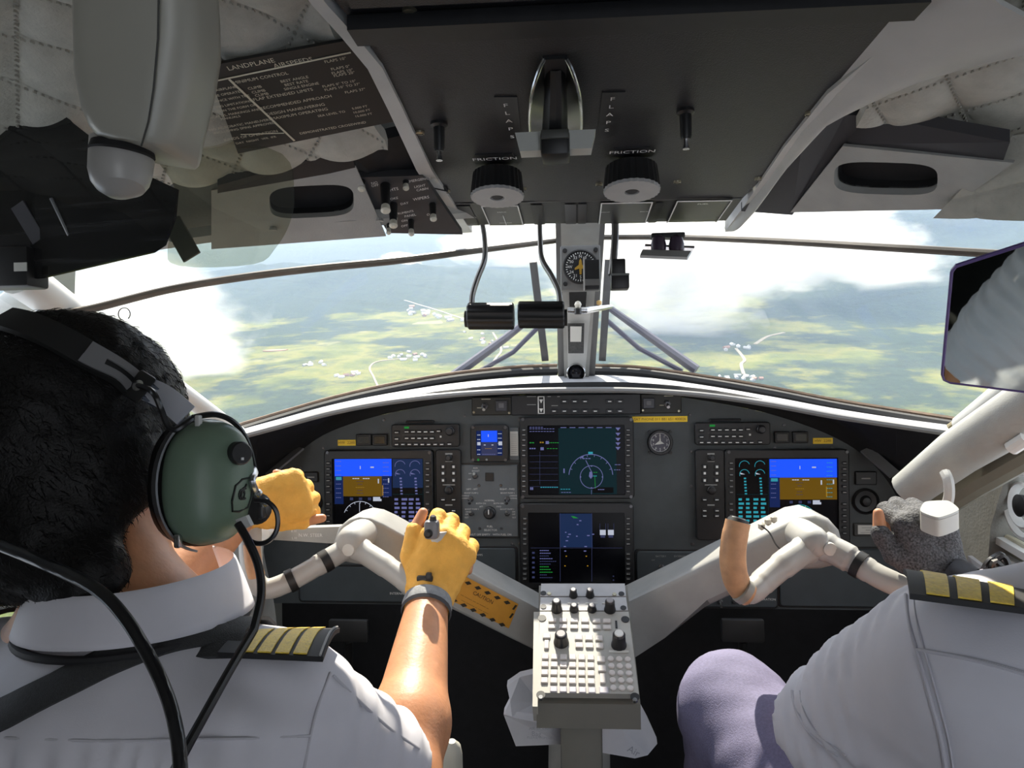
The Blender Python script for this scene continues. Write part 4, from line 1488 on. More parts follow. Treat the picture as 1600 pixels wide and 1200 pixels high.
    # right end of the panel: button, round speaker grille, placard; left end likewise
    u = Unit('push_switch', (1335, 736, 1368, 757), 'black rectangular switch at the right end of the panel', 'switch')
    u.plate('frame', (1335, 736, 1368, 757), 0, -0.006, bezel_m, 0.002)
    u.rects('legend', [(1344, 746, 1358, 748)], -0.0064, dimprint_m)
    u = Unit('round_vent', (1331, 762, 1373, 804), 'black round air vent at the right end of the panel', 'vent')
    R = 21 * u.k
    mb = MB()
    mb.lathe([(R, 0), (R, -0.004), (R * 0.86, -0.007), (R * 0.8, -0.003), (R * 0.45, -0.002), (R * 0.3, -0.008), (R * 0.1, -0.009)], 36)
    mb.build('grille_ring', bezel_m, u.o)
    u = Unit('round_vent', (466, 766, 504, 804), 'black round air vent at the left end of the panel', 'vent')
    R = 19 * u.k
    mb = MB()
    mb.lathe([(R, 0), (R, -0.004), (R * 0.86, -0.007), (R * 0.8, -0.003), (R * 0.45, -0.002), (R * 0.3, -0.008), (R * 0.1, -0.009)], 36)
    mb.build('grille_ring', bezel_m, u.o)
    u = Unit('push_switch', (477, 737, 498, 753), 'black rectangular switch beside the pilot left glove', 'switch')
    u.plate('frame', (477, 737, 498, 753), 0, -0.006, bezel_m, 0.002)
    u.rects('legend', [(482, 744, 493, 746)], -0.0064, dimprint_m)
    for bx, lab in (((1333, 817, 1387, 837), 'white card in dark holder at the right end of the panel'), ((457, 809, 502, 832), 'white card in dark holder at the left end of the panel')):
        u = Unit('placard_card', bx, lab, 'card')
        u.plate('holder', bx, 0, -0.004, mat('holder_grey', (0.05, 0.05, 0.048), 0.5), 0.002)
        u.plate('card', (bx[0] + 6, bx[1] + 3, bx[2] - 7, bx[3] - 3), -0.004, -0.0048, card_m, 0.0006)
        u.rects('written_lines', [(bx[0] + 12, bx[1] + 6.5, bx[2] - 16, bx[1] + 7.2), (bx[0] + 18, bx[1] + 10, bx[2] - 20, bx[1] + 11), (bx[0] + 10, bx[1] + 14, bx[2] - 12, bx[1] + 14.6)], -0.0050, dimprint_m)

def pfd(g, x0, y0, x1, y1, ex0, ex1, right):
    """attitude picture between x0..x1, engine column between ex0..ex1"""
    w = x1 - x0
    g.rect('blue', x0, y0, x1, y0 + 27 if not right else y0 + 29)
    hz = y0 + (27 if not right else 29)
    g.rect('brown', x0 + w * 0.15, hz, x0 + w * 0.83 if not right else x1, y1)
    g.rect('navy', x0, hz, x0 + w * 0.15, y1 + 12)
    if not right: g.rect('navy', x0 + w * 0.83, hz, x1, y1)
    xm = x0 + w * 0.45
    g.rect('white', xm - 0.5, y0 + 11, xm + 0.6, y0 + 16, 1)
    g.dashes('white', xm - 12, hz + 3.5, 3, 3, 1.4, 0.7); g.dashes('white', xm + 4, hz + 3.5, 3, 3, 1.4, 0.7)
    for k, (n, wd) in enumerate(((4, 2), (3, 1.6), (5, 2), (3, 2), (4, 1.8))):
        g.dashes('dim' if k != 2 else 'amber', xm - n * (wd + 0.8) / 2, hz + 8 + 4.6 * k, n, wd, 0.8, 0.8)
    for k in range(9):
        g.dashes('violet', x0 + 2, y0 + 4 + 7 * k, 3, 2.2, 0.9, 0.6)
        g.dashes('cyan' if right else 'violet', x1 - w * 0.15, y0 + 6 + 6.6 * k, 3, 2.4, 0.9, 0.8)
    g.rect('white', xm + w * 0.18, y0 + 12, xm + w * 0.24, y0 + 14, 1)
    g.rect('white', x1 - w * 0.24, hz + 4, x1 - w * 0.22, hz + 11, 1); g.rect('white', x1 - w * 0.06, hz + 3, x1 - w * 0.04, hz + 10, 1)
    g.rect('cyan', x0 + 2, hz + 1, x0 + w * 0.12, hz + 6, 1)
    g.rect('amber', x1 - w * 0.16, hz + 14, x1 - w * 0.145, hz + 30, 1)
    # heading rose below
    cy = y1 + 34
    g.arc('white' if not right else 'cyan', xm, cy, 26, 20, 160, 0.9, 30)
    if right:
        g.poly('green', [(xm + 25 * math.cos(math.radians(a)), cy - 25 * math.sin(math.radians(a))) for a in range(25, 156, 10)], 0)
    for a in range(30, 160, 20):
        c, s = math.cos(math.radians(a)), math.sin(math.radians(a))
        g.line('white', (xm + 26 * c, cy - 26 * s), (xm + 23 * c, cy - 23 * s), 0.8, 2)
    for dx in (-16, -2, 12): g.rect('dim', xm + dx, y1 + 2, xm + dx + 5, y1 + 6, 1)
    g.rect('white', xm + 20, y1 + 1, xm + 31, y1 + 4, 1); g.rect('white', xm + 20, y1 + 4, xm + 33, y1 + 7.5, 1)
    g.line('white', (xm - 1, cy - 24), (xm - 1, cy - 10), 0.8, 2)
    # engine column
    ew = ex1 - ex0
    if not right: g.rect('glow', ex0, y0, ex1, y0 + 45, -1)
    for k in range(2):
        cx = ex0 + ew * (0.25 + 0.5 * k)
        g.arc('cyan' if right else 'violet', cx, y0 + 11, 8, 20, 190, 0.8, 16)
        g.arc('cyan' if right else 'violet', cx, y0 + 24, 7.5, 10, 200, 0.8, 16)
        g.poly('white' if right else 'violet', [(cx - 7, y0 + 21), (cx + 1, y0 + 24), (cx - 6, y0 + 24)])
        for j in range(6): g.rect('cyan' if right else 'violet', cx - 1 + j * 0.3, y0 + 29 + 4.8 * j, cx + 2.5 + j * 0.3, y0 + 31.5 + 4.8 * j, 1)
    g.line('teal', (ex0, y0 + 55), (ex1, y0 + 55), 1.0)
    g.line('teal', (ex1 + 1, y0), (ex1 + 1, y0 + 120), 0.8)
    for r in range(8):
        for c_ in range(4):
            cx = ex0 + ew * (0.06 + 0.24 * c_)
            g.rect('cyan' if right else 'violet', cx, y0 + 61 + 6.6 * r, cx + ew * random.uniform(0.1, 0.2), y0 + 64.5 + 6.6 * r, 1)
    g.done()

build_panel()
# ================================================================== overhead console and levers
knob_face_m = mat('knob_face_grey', (0.36, 0.36, 0.35), 0.5, noise=0.05, nscale=60)
lever_m = mat('lever_gunmetal', (0.22, 0.21, 0.20), 0.35, metal=0.7)
grip_m = mat('ribbed_black_grip', (0.010, 0.010, 0.010), 0.45)
paddle_m = mat('paddle_grey', (0.50, 0.50, 0.45), 0.5)

def screw_on(parent, M, r=0.0052, mt=None):
    mb = MB(M)
    mb.lathe([(r, 0.0), (r * 0.95, -0.0022), (r * 0.5, -0.0030)], 12)
    o = mb.build('screw', mt or screw_m, parent, world=True)
    s = MB(M)
    s.box((0, -0.0030, 0), (r * 1.5, 0.0006, r * 0.28))
    s.build('slot', black_m, o, smooth=0)
    s = o.children[0]
    s.matrix_basis = Matrix.Identity(4)
    return o

def build_overhead():
    oc = thing('overhead_console', OP(900, 200), 'black overhead console with flap lever slot and silver screws', 'console')
    # main plate: edges traced on the console plane
    left = [(470, -60), (562, 46), (600, 105), (640, 190), (680, 270), (706, 318)]
    right = [(1510, -60), (1418, 30), (1325, 110), (1245, 200), (1185, 285), (1160, 310)]
    Lp, Rp = [OP(*p) for p in left], [OP(*p) for p in right]
    mb = MB()
    loops = []
    for a, b in zip(Lp, Rp):
        loops.append([a, b, b + OPN * 0.02, a + OPN * 0.02])
    mb.ring(loops)
    mb.build('plate', ovh_m, oc, world=True, smooth=20)
    # step and rear plate behind it
    mb = MB()
    a, b = OP(556, 44), OP(1432, 2)
    d = Vector((0, -0.022, 0))
    mb.ring([[a + Vector((0, 0.004, -0.001)), b + Vector((0, 0.004, -0.001)), b + Vector((0, 0.004, -0.012)), a + Vector((0, 0.004, -0.012))],
             [a + d + Vector((0, 0, -0.001)), b + d, b + d + Vector((0, 0, -0.012)), a + d + Vector((0, 0, -0.012))]])
    mb.build('rear_step', black_m, oc, world=True, smooth=0)
    mb = MB()
    a, b = OP(548, 14, -0.010) , OP(1446, -28, -0.010)
    d = Vector((0, -0.35, 0.02))
    mb.ring([[a, b, b + OPN * 0.02, a + OPN * 0.02], [a + d, b + d, b + d + OPN * 0.02, a + d + OPN * 0.02]])
    mb.build('rear_plate', ovh_m, oc, world=True, smooth=0)
    # rolled front lip of the quadrant
    mb = MB()
    a, b = OP(706, 317), OP(1160, 309)
    def lip(u, v):
        p = mid(a, b, u)
        y = 0.150 * v
        return p + Vector((-(p.x - 0.013) * 0.0 , y, -0.05 * y - 0.001 + 0.035 * max(0.0, (v - 0.72) / 0.28) ** 2))
    LU = lambda px: (P(px, 345, 1.13).x - a.x) / (b.x - a.x)
    mb.grid(lip, 20, 16)
    mb.build('rolled_lip', ovh_m, oc, world=True, smooth=60)
    # ribs and slots over the lip
    for px0, px1, mt in ((734, 752, black_m), (836, 852, black_m), (952, 968, black_m), (884, 900, dkmetal_m), (903, 915, dkmetal_m), (934, 950, plac_m), (1012, 1024, black_m), (1044, 1056, plac_m), (1062, 1078, dkmetal_m), (1086, 1100, black_m)):
        m2 = MB()
        u0, u1 = LU(px0), LU(px1)
        m2.grid(lambda u, v: lip(u0 + (u1 - u0) * u, 0.06 + 0.8 * v) + Vector((0, -0.0012 * math.sin(v * 2), -0.0015)), 2, 10)
        m2.build('lever_slot' if mt is not dkmetal_m else 'raised_rib', mt, oc, world=True, smooth=60)
    # flanges: pale rails at the sides
    def rail(path, wpx, name, mt, drop):
        pts = [OP(*p) for p in path]
        m2 = MB()
        loops = []
        for p in pts:
            w = wpx * p.y / FPX
            loops.append([p + Vector((-w / 2, 0, -drop)), p + Vector((w / 2, 0, -drop)), p + Vector((w / 2, 0, 0.012)), p + Vector((-w / 2, 0, 0.03))])
        m2.ring(loops)
        m2.build(name, mt, oc, world=True, smooth=20)
    rail([(470, -40), (500, 0), (545, 50), (586, 100), (618, 165), (662, 260), (700, 320), (726, 360)], 24, 'side_rail', light_grey, 0.004)
    rail([(1500, -70), (1395, 60), (1300, 140), (1232, 225), (1175, 310), (1140, 358)], 14, 'side_rail', light_grey, 0.004)
    # screws
    for px, py in [(651, 57), (838, 46), (913, 42), (1120, 25), (1331, 12), (656, 206), (1265, 176), (698, 298), (817, 294), (936, 287), (1058, 283), (1185, 278), (640, 16), (990, 9), (725, 354), (1122, 336)]:
        screw_on(oc, OPM(px, py), 0.0048 if py > 100 else 0.0056)
    # placards
    def placard(corners, items, name='placard', mt=plac_m, lift=0.0012, border=False):
        q = [OP(*c, -lift) for c in corners]
        m2 = MB()
        m2.prism3(q, OPN * lift)
        o = m2.build(name, mt, oc, world=True, smooth=0)
        t = MB()
        for s, px, py, sz in items:
            M = OPM(px, py, -lift - 0.0006)
            t2 = MB()
            put_text(t2, s, 0, 0, sz, 0)
            t.add(t2.v, t2.f, M)
        if border:
            for i in range(len(q)):
                t.strip([q[i] - OPN * 0.0004, q[(i + 1) % 4] - OPN * 0.0004], 0.0016, 0.0004, OPN.cross(q[(i + 1) % 4] - q[i]))
        if t.v:
            l = t.build('lettering', print_m, o, world=False, smooth=0)
            l.matrix_basis = Matrix.Identity(4)
        return o
    placard([(772, 152), (808, 152), (816, 222), (785, 224)], [(c, 790 + 2.6 * k, 165 + 12.2 * k, 0.0105) for k, c in enumerate('FLAPS')])
    placard([(941, 145), (977, 144), (963, 213), (932, 215)], [(c, 957 - 2.2 * k, 155 + 12.2 * k, 0.0105) for k, c in enumerate('FLAPS')])
    placard([(742, 242), (800, 240), (806, 248), (798, 256), (742, 257)], [('FRICTION', 773, 248.5, 0.0115)])
    placard([(959, 232), (1016, 230), (1025, 237), (1018, 245), (959, 246)], [('FRICTION', 988, 237.5, 0.0115)])
    # quadrant plates standing on the lip
    def lip_plate(px0, px1, v0, v1, items, name='quadrant_plate', border=True):
        u0, u1 = LU(px0), LU(px1)
        m2 = MB()
        m2.grid(lambda u, v: lip(u0 + (u1 - u0) * u, v0 + (v1 - v0) * v) + Vector((0, -0.002, -0.002)), 3, 8)
        o = m2.build(name, plac_m, oc, world=True, smooth=60)
        t = MB()
        def at(u, v): return lip(u0 + (u1 - u0) * u, v0 + (v1 - v0) * v) + Vector((0, -0.0034, -0.0032))
        if border:
            for uu in (0.02, 0.98):
                t.tube([at(uu, k / 6) for k in range(7)], 0.0009, 4)
            t.tube([at(0.02, 0.0), at(0.98, 0.0)], 0.0009, 4)
        for s, uu, vv, sz in items:
            c = at(uu, vv)
            e = at(uu, min(vv + 0.02, 1)) - at(uu, vv - 0.02)
            e.normalize()
            nrm = Vector((1, 0, 0)).cross(e)
            M = Matrix((Vector((1, 0, 0)), -nrm if nrm.z < 0 else nrm, -e)).transposed().to_4x4()
            M.translation = c
            if s == '|':
                t.tube([at(uu, vv - 0.16), at(uu, vv + 0.3)], 0.0007, 4)
            else:
                t2 = MB()
                put_text(t2, s, 0, 0, sz, 0)
                t.add(t2.v, t2.f, M)
        l = t.build('lettering', print_m, o, smooth=0)
        l.matrix_basis = Matrix.Identity(4)
    lip_plate(768, 820, 0.05, 0.85, [('MAX', 0.5, 0.25, 0.006), ('|', 0.5, 0.55, 0), ('REVERSE', 0.5, 0.72, 0.005)])
    lip_plate(1040, 1120, 0.0, 0.8, [('FUEL', 0.5, 0.12, 0.007)])
    lip_plate(934, 1008, 0.02, 0.85, [('PROP', 0.12, 0.35, 0.005), ('INCR', 0.88, 0.35, 0.005)])
    # toggle switches
    def otog(px, py, ln, r):
        M = OPM(px, py)
        m2 = MB(M)
        m2.lathe([(r * 1.5, 0), (r * 1.5, -0.003), (r, -0.005), (r * 0.95, -ln), (r * 0.75, -ln - 0.003)], 14)
        o = m2.build('toggle_sleeve', grip_m, oc, world=True)
        m2 = MB(M)
        m2.tube([(0, -ln, 0), (0, -ln - 0.006, -0.001), (0, -ln - 0.012, -0.001)], [r * 0.45, r * 0.4, r * 0.6], 10)
        t = m2.build('toggle_tip', chrome_m, o)
    otog(686, 192, 0.026, 0.0058)
    otog(1071, 172, 0.026, 0.0058)

    # friction knobs: knurled black drum with grey face
    def friction(px, py, lab, r):
        M = OPM(px, py)
        ln = 0.034
        k = thing('friction_knob', M.translation, lab, 'knob')
        m2 = MB(M @ Matrix.Rotation(math.radians(-5), 4, 'X'))
        n = 56
        def loop(y, rr, kn): return [((rr + (kn if i % 2 else 0)) * math.cos(2 * math.pi * i / n), y, (rr + (kn if i % 2 else 0)) * math.sin(2 * math.pi * i / n)) for i in range(n)]
        m2.ring([loop(0.006, r * 0.4, 0), loop(-0.004, r * 0.4, 0), loop(-0.008, r * 0.92, 0.0007), loop(-ln, r, 0.0012)], True, True, True)
        m2.build('knurled_drum', grip_m, k, world=True, smooth=25)
        m2 = MB(M @ Matrix.Rotation(math.radians(-5), 4, 'X'))
        m2.ring([loop(-ln, r, 0.0012), loop(-ln - 0.0035, r * 0.98, 0.0012), loop(-ln - 0.0035, r * 0.27, 0), loop(-ln + 0.001, r * 0.27, 0)], True, False, False)
        m2.build('face_ring', knob_face_m, k, world=True, smooth=25)
        m2 = MB(M @ Matrix.Rotation(math.radians(-5), 4, 'X'))
        m2.lathe([(r * 0.26, -ln - 0.001), (r * 0.20, -ln - 0.003)], 20)
        m2.build('centre_plug', black_m, k, world=True)
    friction(777, 262, 'left knurled black friction knob with grey face', 0.0305)
    friction(986, 252, 'right knurled black friction knob with grey face', 0.0315)

    # flap lever
    fl = thing('flap_lever', OP(868, 150), 'flap lever with pale grey paddles and black centre', 'lever')
    m2 = MB()
    m2.prism3([OP(848, 88), OP(886, 86), OP(892, 226), OP(850, 228)], OPN * -0.003)
    m2.build('slot_plate', black_m, fl, world=True, smooth=0)
    for s in (-1, 1):
        pts = []
        for k in range(13):
            t = k / 12
            pts.append(OP(868 + s * (17 + 24 * math.sin(t * math.pi * 0.62) ** 0.8), 92 + 118 * t, -0.004 - 0.014 * math.sin(t * math.pi)))
        m2 = MB()
        m2.tube(pts, 0.0017, 8)
        m2.build('chrome_guide', chrome_m, fl, world=True)
        m2 = MB()
        m2.grid(lambda u, v: mid(OP(868 + s * 17, 92 + 118 * v, -0.003), pts[round(v * 12)] + OPN * 0.001, u), 2, 12)
        m2.build('guide_web', mat('guide_dark', (0.02, 0.02, 0.018), 0.3), fl, world=True)
    m2 = MB()
    m2.tube([OP(868, 100, 0.005), OP(868, 150, -0.012), OP(867, 205, -0.032)], [0.009, 0.010, 0.012], 12, flat=1.3)
    m2.build('shaft', grip_m, fl, world=True)
    c = OP(868, 212, -0.036)
    M = Matrix.Translation(c) @ Matrix.Rotation(math.radians(0), 4, 'X')
    sc = c.y / FPX
    for s in (-1, 1):
        poly = [(s * 20 * sc, 0.001), (s * 62 * sc, 0.001), (s * 55 * sc, -0.016), (s * 20 * sc, -0.016)]
        m2 = MB(M)
        m2.prism(poly, -0.010, 0.010, 'y')
        m2.build('paddle', paddle_m, fl, world=True, smooth=20)
    m2 = MB(M)
    m2.box((0, -0.004, -0.0125), (44 * sc, 0.034, 0.022), 0.003)
    m2.build('handle_block', grip_m, fl, world=True)
    m2 = MB(M)
    m2.box((0, -0.022, -0.006), (42 * sc, 0.004, 0.008), 0.001)
    m2.build('block_band', mat('band_grey', (0.07, 0.07, 0.06), 0.5), fl, world=True)

    # switch panel on the left header
    q = [P(558, 275, 0.845), P(660, 272, 0.865), P(722, 360, 0.96), P(606, 362, 0.925)]
    n = (q[1] - q[0]).cross(q[3] - q[0]).normalized()
    if n.z > 0: n = -n
    org = sum(q, Vector()) / 4
    sp = thing('lighting_switch_unit', org, 'small dark switch panel with toggles left of the overhead console', 'control panel')
    m2 = MB()
    m2.prism3([p - n * (p - org).dot(n) + n * 0.004 for p in q], -n * 0.012)
    m2.build('plate', mat('switch_panel_grey', (0.05, 0.05, 0.052), 0.5, noise=0.08, nscale=60), sp, world=True, smooth=0)
    def SPp(px, py, d=0.004): return PPL(px, py, org + n * d, n)
    for px, py, ln, r in ((602, 290, 0.034, 0.0062), (614, 320, 0.028, 0.0055), (607, 345, 0.014, 0.0032), (642, 345, 0.016, 0.004), (676, 320, 0.018, 0.0045), (565, 284, 0.006, 0.005), (634, 284, 0.005, 0.004)):
        b = SPp(px, py)
        m2 = MB()
        dn = (n + Vector((0, -0.25, -0.6))).normalized()
        m2.tube([b, b + dn * ln], [r, r * 0.8], 12)
        o = m2.build('toggle_sleeve', grip_m, sp, world=True)
        m2 = MB()
        m2.tube([b + dn * ln * 0.95, b + dn * (ln + 0.006), b + dn * (ln + 0.008)], [r * 0.8, r * 0.95, r * 0.5], 12)
        m2.build('toggle_tip', mat('pale_tip', (0.6, 0.58, 0.48), 0.4), sp, world=True)
    X = Vector((1, 0, 0)); X = (X - n * X.dot(n)).normalized()
    Zl = n.cross(X)          # text up
    if Zl.y > 0: Zl = -Zl
    RM = Matrix((X, -n, Zl)).transposed().to_4x4()
    t = MB()
    for s, px, py, sz in (('LIGHTS', 610, 297, 0.006), ('OFF', 586, 290, 0.005), ('NO', 585, 286, 0.005), ('SMOKE', 612, 311, 0.005), ('DAY', 632, 318, 0.005), ('DIM', 585, 333, 0.005), ('INSTRUMENTS', 628, 333, 0.0045), ('PANEL', 641, 337, 0.005),
                          ('EMERGENCY', 655, 281, 0.005), ('LIGHT', 656, 291, 0.005), ('CABIN', 660, 296, 0.005), ('WIPERS', 658, 310, 0.006), ('OFF', 672, 335, 0.005), ('ON', 632, 345, 0.005), ('OFF', 632, 353, 0.005), ('BRT', 601, 337, 0.005)):
        M = RM.copy(); M.translation = SPp(px, py, 0.0046)
        t2 = MB(); put_text(t2, s, 0, 0, sz, 0); t.add(t2.v, t2.f, M)
    t.build('lettering', print_m, sp, world=True, smooth=0)

    # throttle levers with ribbed grips
    def lever(path, gx0, gx1, gy, Y, lab, end):
        tl = thing('throttle_lever', P(*path[0]), lab, 'lever', None)
        m2 = MB()
        pts = smoothpath([P(*p) for p in path], 8)
        m2.tube(pts, 0.0058, 10, flat=0.7)
        m2.build('arm', lever_m, tl, world=True)
        a, b = P(gx0, gy, Y), P(gx1, gy, Y)
        R = 0.0185
        nn = 40
        m2 = MB()
        loops = []
        for s, rr in ((0, 0.9), (0.03, 1), (0.97, 1), (1, 0.9)):
            p = mid(a, b, s)
            loops.append([p + Vector((0, math.cos(2 * math.pi * i / nn), math.sin(2 * math.pi * i / nn))) * (R * rr + (0.0011 if (i // 2) % 2 else -0.0006)) * 1.0 for i in range(nn)])
        m2.ring(loops)
        m2.build('ribbed_grip', grip_m, tl, world=True, smooth=25)
        m2 = MB()
        e = a if end == 0 else b
        dx = -0.004 if end == 0 else 0.004
        m2.tube([e + Vector((dx, 0, -0.004)), e + Vector((-dx * 0.5, 0, -0.004))], 0.012, 20)
        m2.build('end_cap', rubber_m, tl, world=True)
        m2 = MB()
        m2.lathe([(0.0035, 0.0), (0.003, -0.006)], 10, Matrix.Translation(P(path[0][0] - 14, path[0][1] + 3, path[0][2])), axis='z')
        m2.build('pivot_bolt', screw_m, tl, world=True)
    lever([(752, 340, 1.13), (757, 372, 1.12), (757, 405, 1.10), (746, 435, 1.08), (738, 462, 1.07), (737, 486, 1.065)], 731, 803, 494, 1.06, 'left throttle lever with ribbed black grip', 0)
    lever([(843, 340, 1.13), (844, 372, 1.12), (847, 405, 1.10), (862, 432, 1.08), (873, 456, 1.07), (876, 486, 1.065)], 810, 882, 492, 1.06, 'right throttle lever with ribbed black grip', 1)
    # propeller lever with block grips
    pl = thing('propeller_lever', P(960, 350, 1.12), 'propeller lever with square black grip right of the pillar', 'lever')
    m2 = MB()
    m2.tube(smoothpath([P(961, 335, 1.13), P(961, 372, 1.12), P(959, 400, 1.1), P(956, 430, 1.09)], 5), 0.0058, 10)
    m2.build('arm', lever_m, pl, world=True)
    c = P(968, 430, 1.08)
    m2 = MB()
    m2.box(c + Vector((0, 0, -0.010)), (0.026, 0.03, 0.022), 0.002)
    m2.box(c + Vector((-0.002, 0, 0.010)), (0.020, 0.028, 0.024), 0.002)
    m2.build('grip_block', grip_m, pl, world=True)
    m2 = MB()
    m2.box(c + Vector((0, -0.0005, -0.001)), (0.0262, 0.031, 0.003))
    m2.build('grip_band', mat('band_green_grey', (0.10, 0.11, 0.10), 0.4), pl, world=True)
    # fuel levers with clear guard tray
    fv = thing('fuel_lever_pair', P(1045, 372, 1.13), 'pair of dark round fuel lever knobs behind a clear guard', 'lever')
    for px in (1029, 1057):
        m2 = MB()
        c = P(px, 386, 1.12)
        m2.lathe([(0.004, 0.018), (0.009, 0.014), (0.0115, 0.004), (0.0110, -0.006), (0.006, -0.012)], 20, Matrix.Translation(c), axis='z')
        m2.build('knob', mat('knob_plum', (0.045, 0.03, 0.05), 0.3), fv, world=True)
    m2 = MB()
    m2.box(P(1043, 369, 1.13), (0.05, 0.02, 0.008), 0.002)
    m2.build('mount', black_m, fv, world=True)
    m2 = MB()
    m2.prism3([P(1004, 394, 1.10), P(1080, 396, 1.10), P(1074, 406, 1.08), P(1000, 403, 1.08)], (0, 0, 0.004))
    m2.build('guard_edge', mat('clear_edge', (0.42, 0.42, 0.40), 0.25), fv, world=True, smooth=0)
    m2 = MB()
    m2.prism3([P(1008, 383, 1.13), P(1085, 387, 1.13), P(1080, 396, 1.10), P(1004, 394, 1.10)], (0, 0, 0.002))
    m2.build('guard_pane', glass_mat('clear_guard', (0.80, 0.78, 0.80), 0.08), fv, world=True, smooth=0)
    m2 = MB()
    m2.tube([P(1008, 383, 1.13), P(1085, 386, 1.13)], 0.0018, 6)
    m2.build('guard_rim', dkmetal_m, fv, world=True)

    # ---- centre pillar
    pi = thing('windscreen_pillar', P(900, 600, 1.60), 'grey centre windscreen pillar carrying compass and card holder', 'pillar')
    m2 = MB()
    def pil(px0, px1, qx0, qx1, Y0, Y1, y0, y1, th):
        m2 = MB()
        m2.ring([[P(px0, y0, Y0), P(px1, y0, Y0), P(px1, y0, Y0) + Vector((0, th, 0)), P(px0, y0, Y0) + Vector((0, th, 0))],
                 [P(qx0, y1, Y1), P(qx1, y1, Y1), P(qx1, y1, Y1) + Vector((0, th, 0)), P(qx0, y1, Y1) + Vector((0, th, 0))]])
        return m2
    pil(868, 946, 872, 929, 1.30, 1.66, 345, 592, 0.05).build('outer_post', mat('post_dark', (0.13, 0.13, 0.13), 0.5), pi, world=True, smooth=0)
    pil(876, 938, 882, 919, 1.27, 1.62, 345, 602, 0.04).build('inner_post', grey_paint, pi, world=True, smooth=0)
    pil(884, 926, 888, 913, 1.40, 1.595, 452, 598, 0.02).build('centre_channel', light_grey, pi, world=True, smooth=0)
    pil(889, 917, 890, 915, 1.385, 1.41, 452, 482, 0.02).build('dark_recess', black_m, pi, world=True, smooth=0)
    m2 = MB()
    m2.prism3([P(891, 598, 1.55), P(912, 598, 1.55), P(912, 612, 1.42), P(891, 612, 1.42)], (0, 0, 0.003))
    m2.build('white_tape', mat('tape_white', (0.6, 0.6, 0.58), 0.6), pi, world=True, smooth=0)
    # ball joint at the foot
    c = P(900, 583, 1.55)
    m2 = MB()
    m2.lathe([(0.019, 0.02), (0.0205, -0.004), (0.018, -0.010), (0.0165, -0.006)], 28, Matrix.Translation(c), caps=False)
    m2.build('chrome_socket', chrome_m, pi, world=True)
    m2 = MB()
    m2.lathe([(0.002, -0.016), (0.009, -0.014), (0.0155, -0.004), (0.0165, 0.006)], 24, Matrix.Translation(c))
    m2.build('black_ball', mat('gloss_black', (0.008, 0.008, 0.01), 0.1), pi, world=True)
    # compass
    cp = thing('magnetic_compass', P(908, 418, 1.24), 'grey square compass with black dial on the centre pillar', 'compass')
    c = P(907, 418, 1.24)
    k = 1.24 / FPX
    m2 = MB()
    m2.box((c.x, c.y + 0.014, c.z), (62 * k, 0.028, 70 * k), 0.003)
    m2.build('case', mat('compass_grey', (0.16, 0.16, 0.155), 0.5), cp, world=True)
    M = Matrix.Translation(c + Vector((0.0, -0.0005, 0.001)))
    m2 = MB(M)
    m2.lathe([(27 * k, 0), (27 * k, -0.003), (25 * k, -0.004), (24 * k, -0.001)], 40, caps=False)
    m2.lathe([(24.5 * k, -0.0005), (24.5 * k, -0.001)], 40)
    m2.build('dial', plac_m, cp, world=True)
    m2 = MB(M)
    for a in range(0, 360, 10):
        s, cc = math.sin(math.radians(a)), math.cos(math.radians(a))
        r0, r1, w = 23 * k, (19 if a % 30 == 0 else 20.5) * k, 0.0007
        m2.add([(s * r0 + cc * w, -0.0016, cc * r0 - s * w), (s * r0 - cc * w, -0.0016, cc * r0 + s * w), (s * r1 - cc * w, -0.0016, cc * r1 + s * w), (s * r1 + cc * w, -0.0016, cc * r1 - s * w)], [(0, 1, 2, 3)])
    for a, tx in ((0, 'N'), (90, 'E'), (180, 'S'), (270, 'W'), (30, '3'), (60, '6'), (120, '12'), (150, '15'), (210, '21'), (240, '24'), (300, '30'), (330, '33')):
        put_text(m2, tx, math.sin(math.radians(a)) * 16 * k, math.cos(math.radians(a)) * 16 * k, 6.5 * k, -0.0016)
    m2.build('dial_marks', print_m, cp, world=True, smooth=0)
    m2 = MB(M)
    m2.add([(x * k, -0.0022, z * k) for x, z in ((-1.5, -12), (1.5, -12), (2, -3), (9, -5), (9, -2), (2.5, 3), (2, 9), (0, 13), (-2, 9), (-2.5, 3), (-9, -2), (-9, -5), (-2, -3))], [tuple(range(13))])
    m2.build('aircraft_symbol', mat('symbol_ochre', (0.45, 0.27, 0.03), 0.5), cp, world=True, smooth=0)
    for a, b in ((-24, 26), (-24, -26), (24, 26)):
        m2 = MB(M)
        m2.lathe([(0.004, 0), (0.0035, -0.003)], 12, Matrix.Translation((a * k, 0, b * k)))
        m2.build('screw', black_m, cp, world=True)
    # dimmer block hanging before the compass
    m2 = MB()
    m2.box(P(924, 430, 1.20), (0.026, 0.02, 0.048), 0.002)
    o = m2.build('heater_block', black_m, cp, world=True)
    m2 = MB()
    m2.box(P(924, 441, 1.187), (0.0262, 0.004, 0.010))
    m2.build('block_band', mat('band_grey2', (0.14, 0.14, 0.135), 0.5), cp, world=True)
    m2 = MB()
    m2.box(P(912.5, 428, 1.18), (0.0022, 0.03, 0.05))
    m2.build('side_plate', light_grey, cp, world=True)
    # temperature probe: white ball with rod
    tp = thing('temperature_probe', P(903, 478, 1.36), 'white ball and chrome rod crossing the pillar below the compass', 'probe')
    m2 = MB()
    m2.lathe([(0.001, 0.0068), (0.0045, 0.005), (0.0066, 0), (0.0045, -0.005), (0.001, -0.0068)], 20, Matrix.Translation(P(903, 476, 1.35)), axis='z')
    m2.build('ball', mat('ivory', (0.75, 0.72, 0.62), 0.4), tp, world=True)
    m2 = MB()
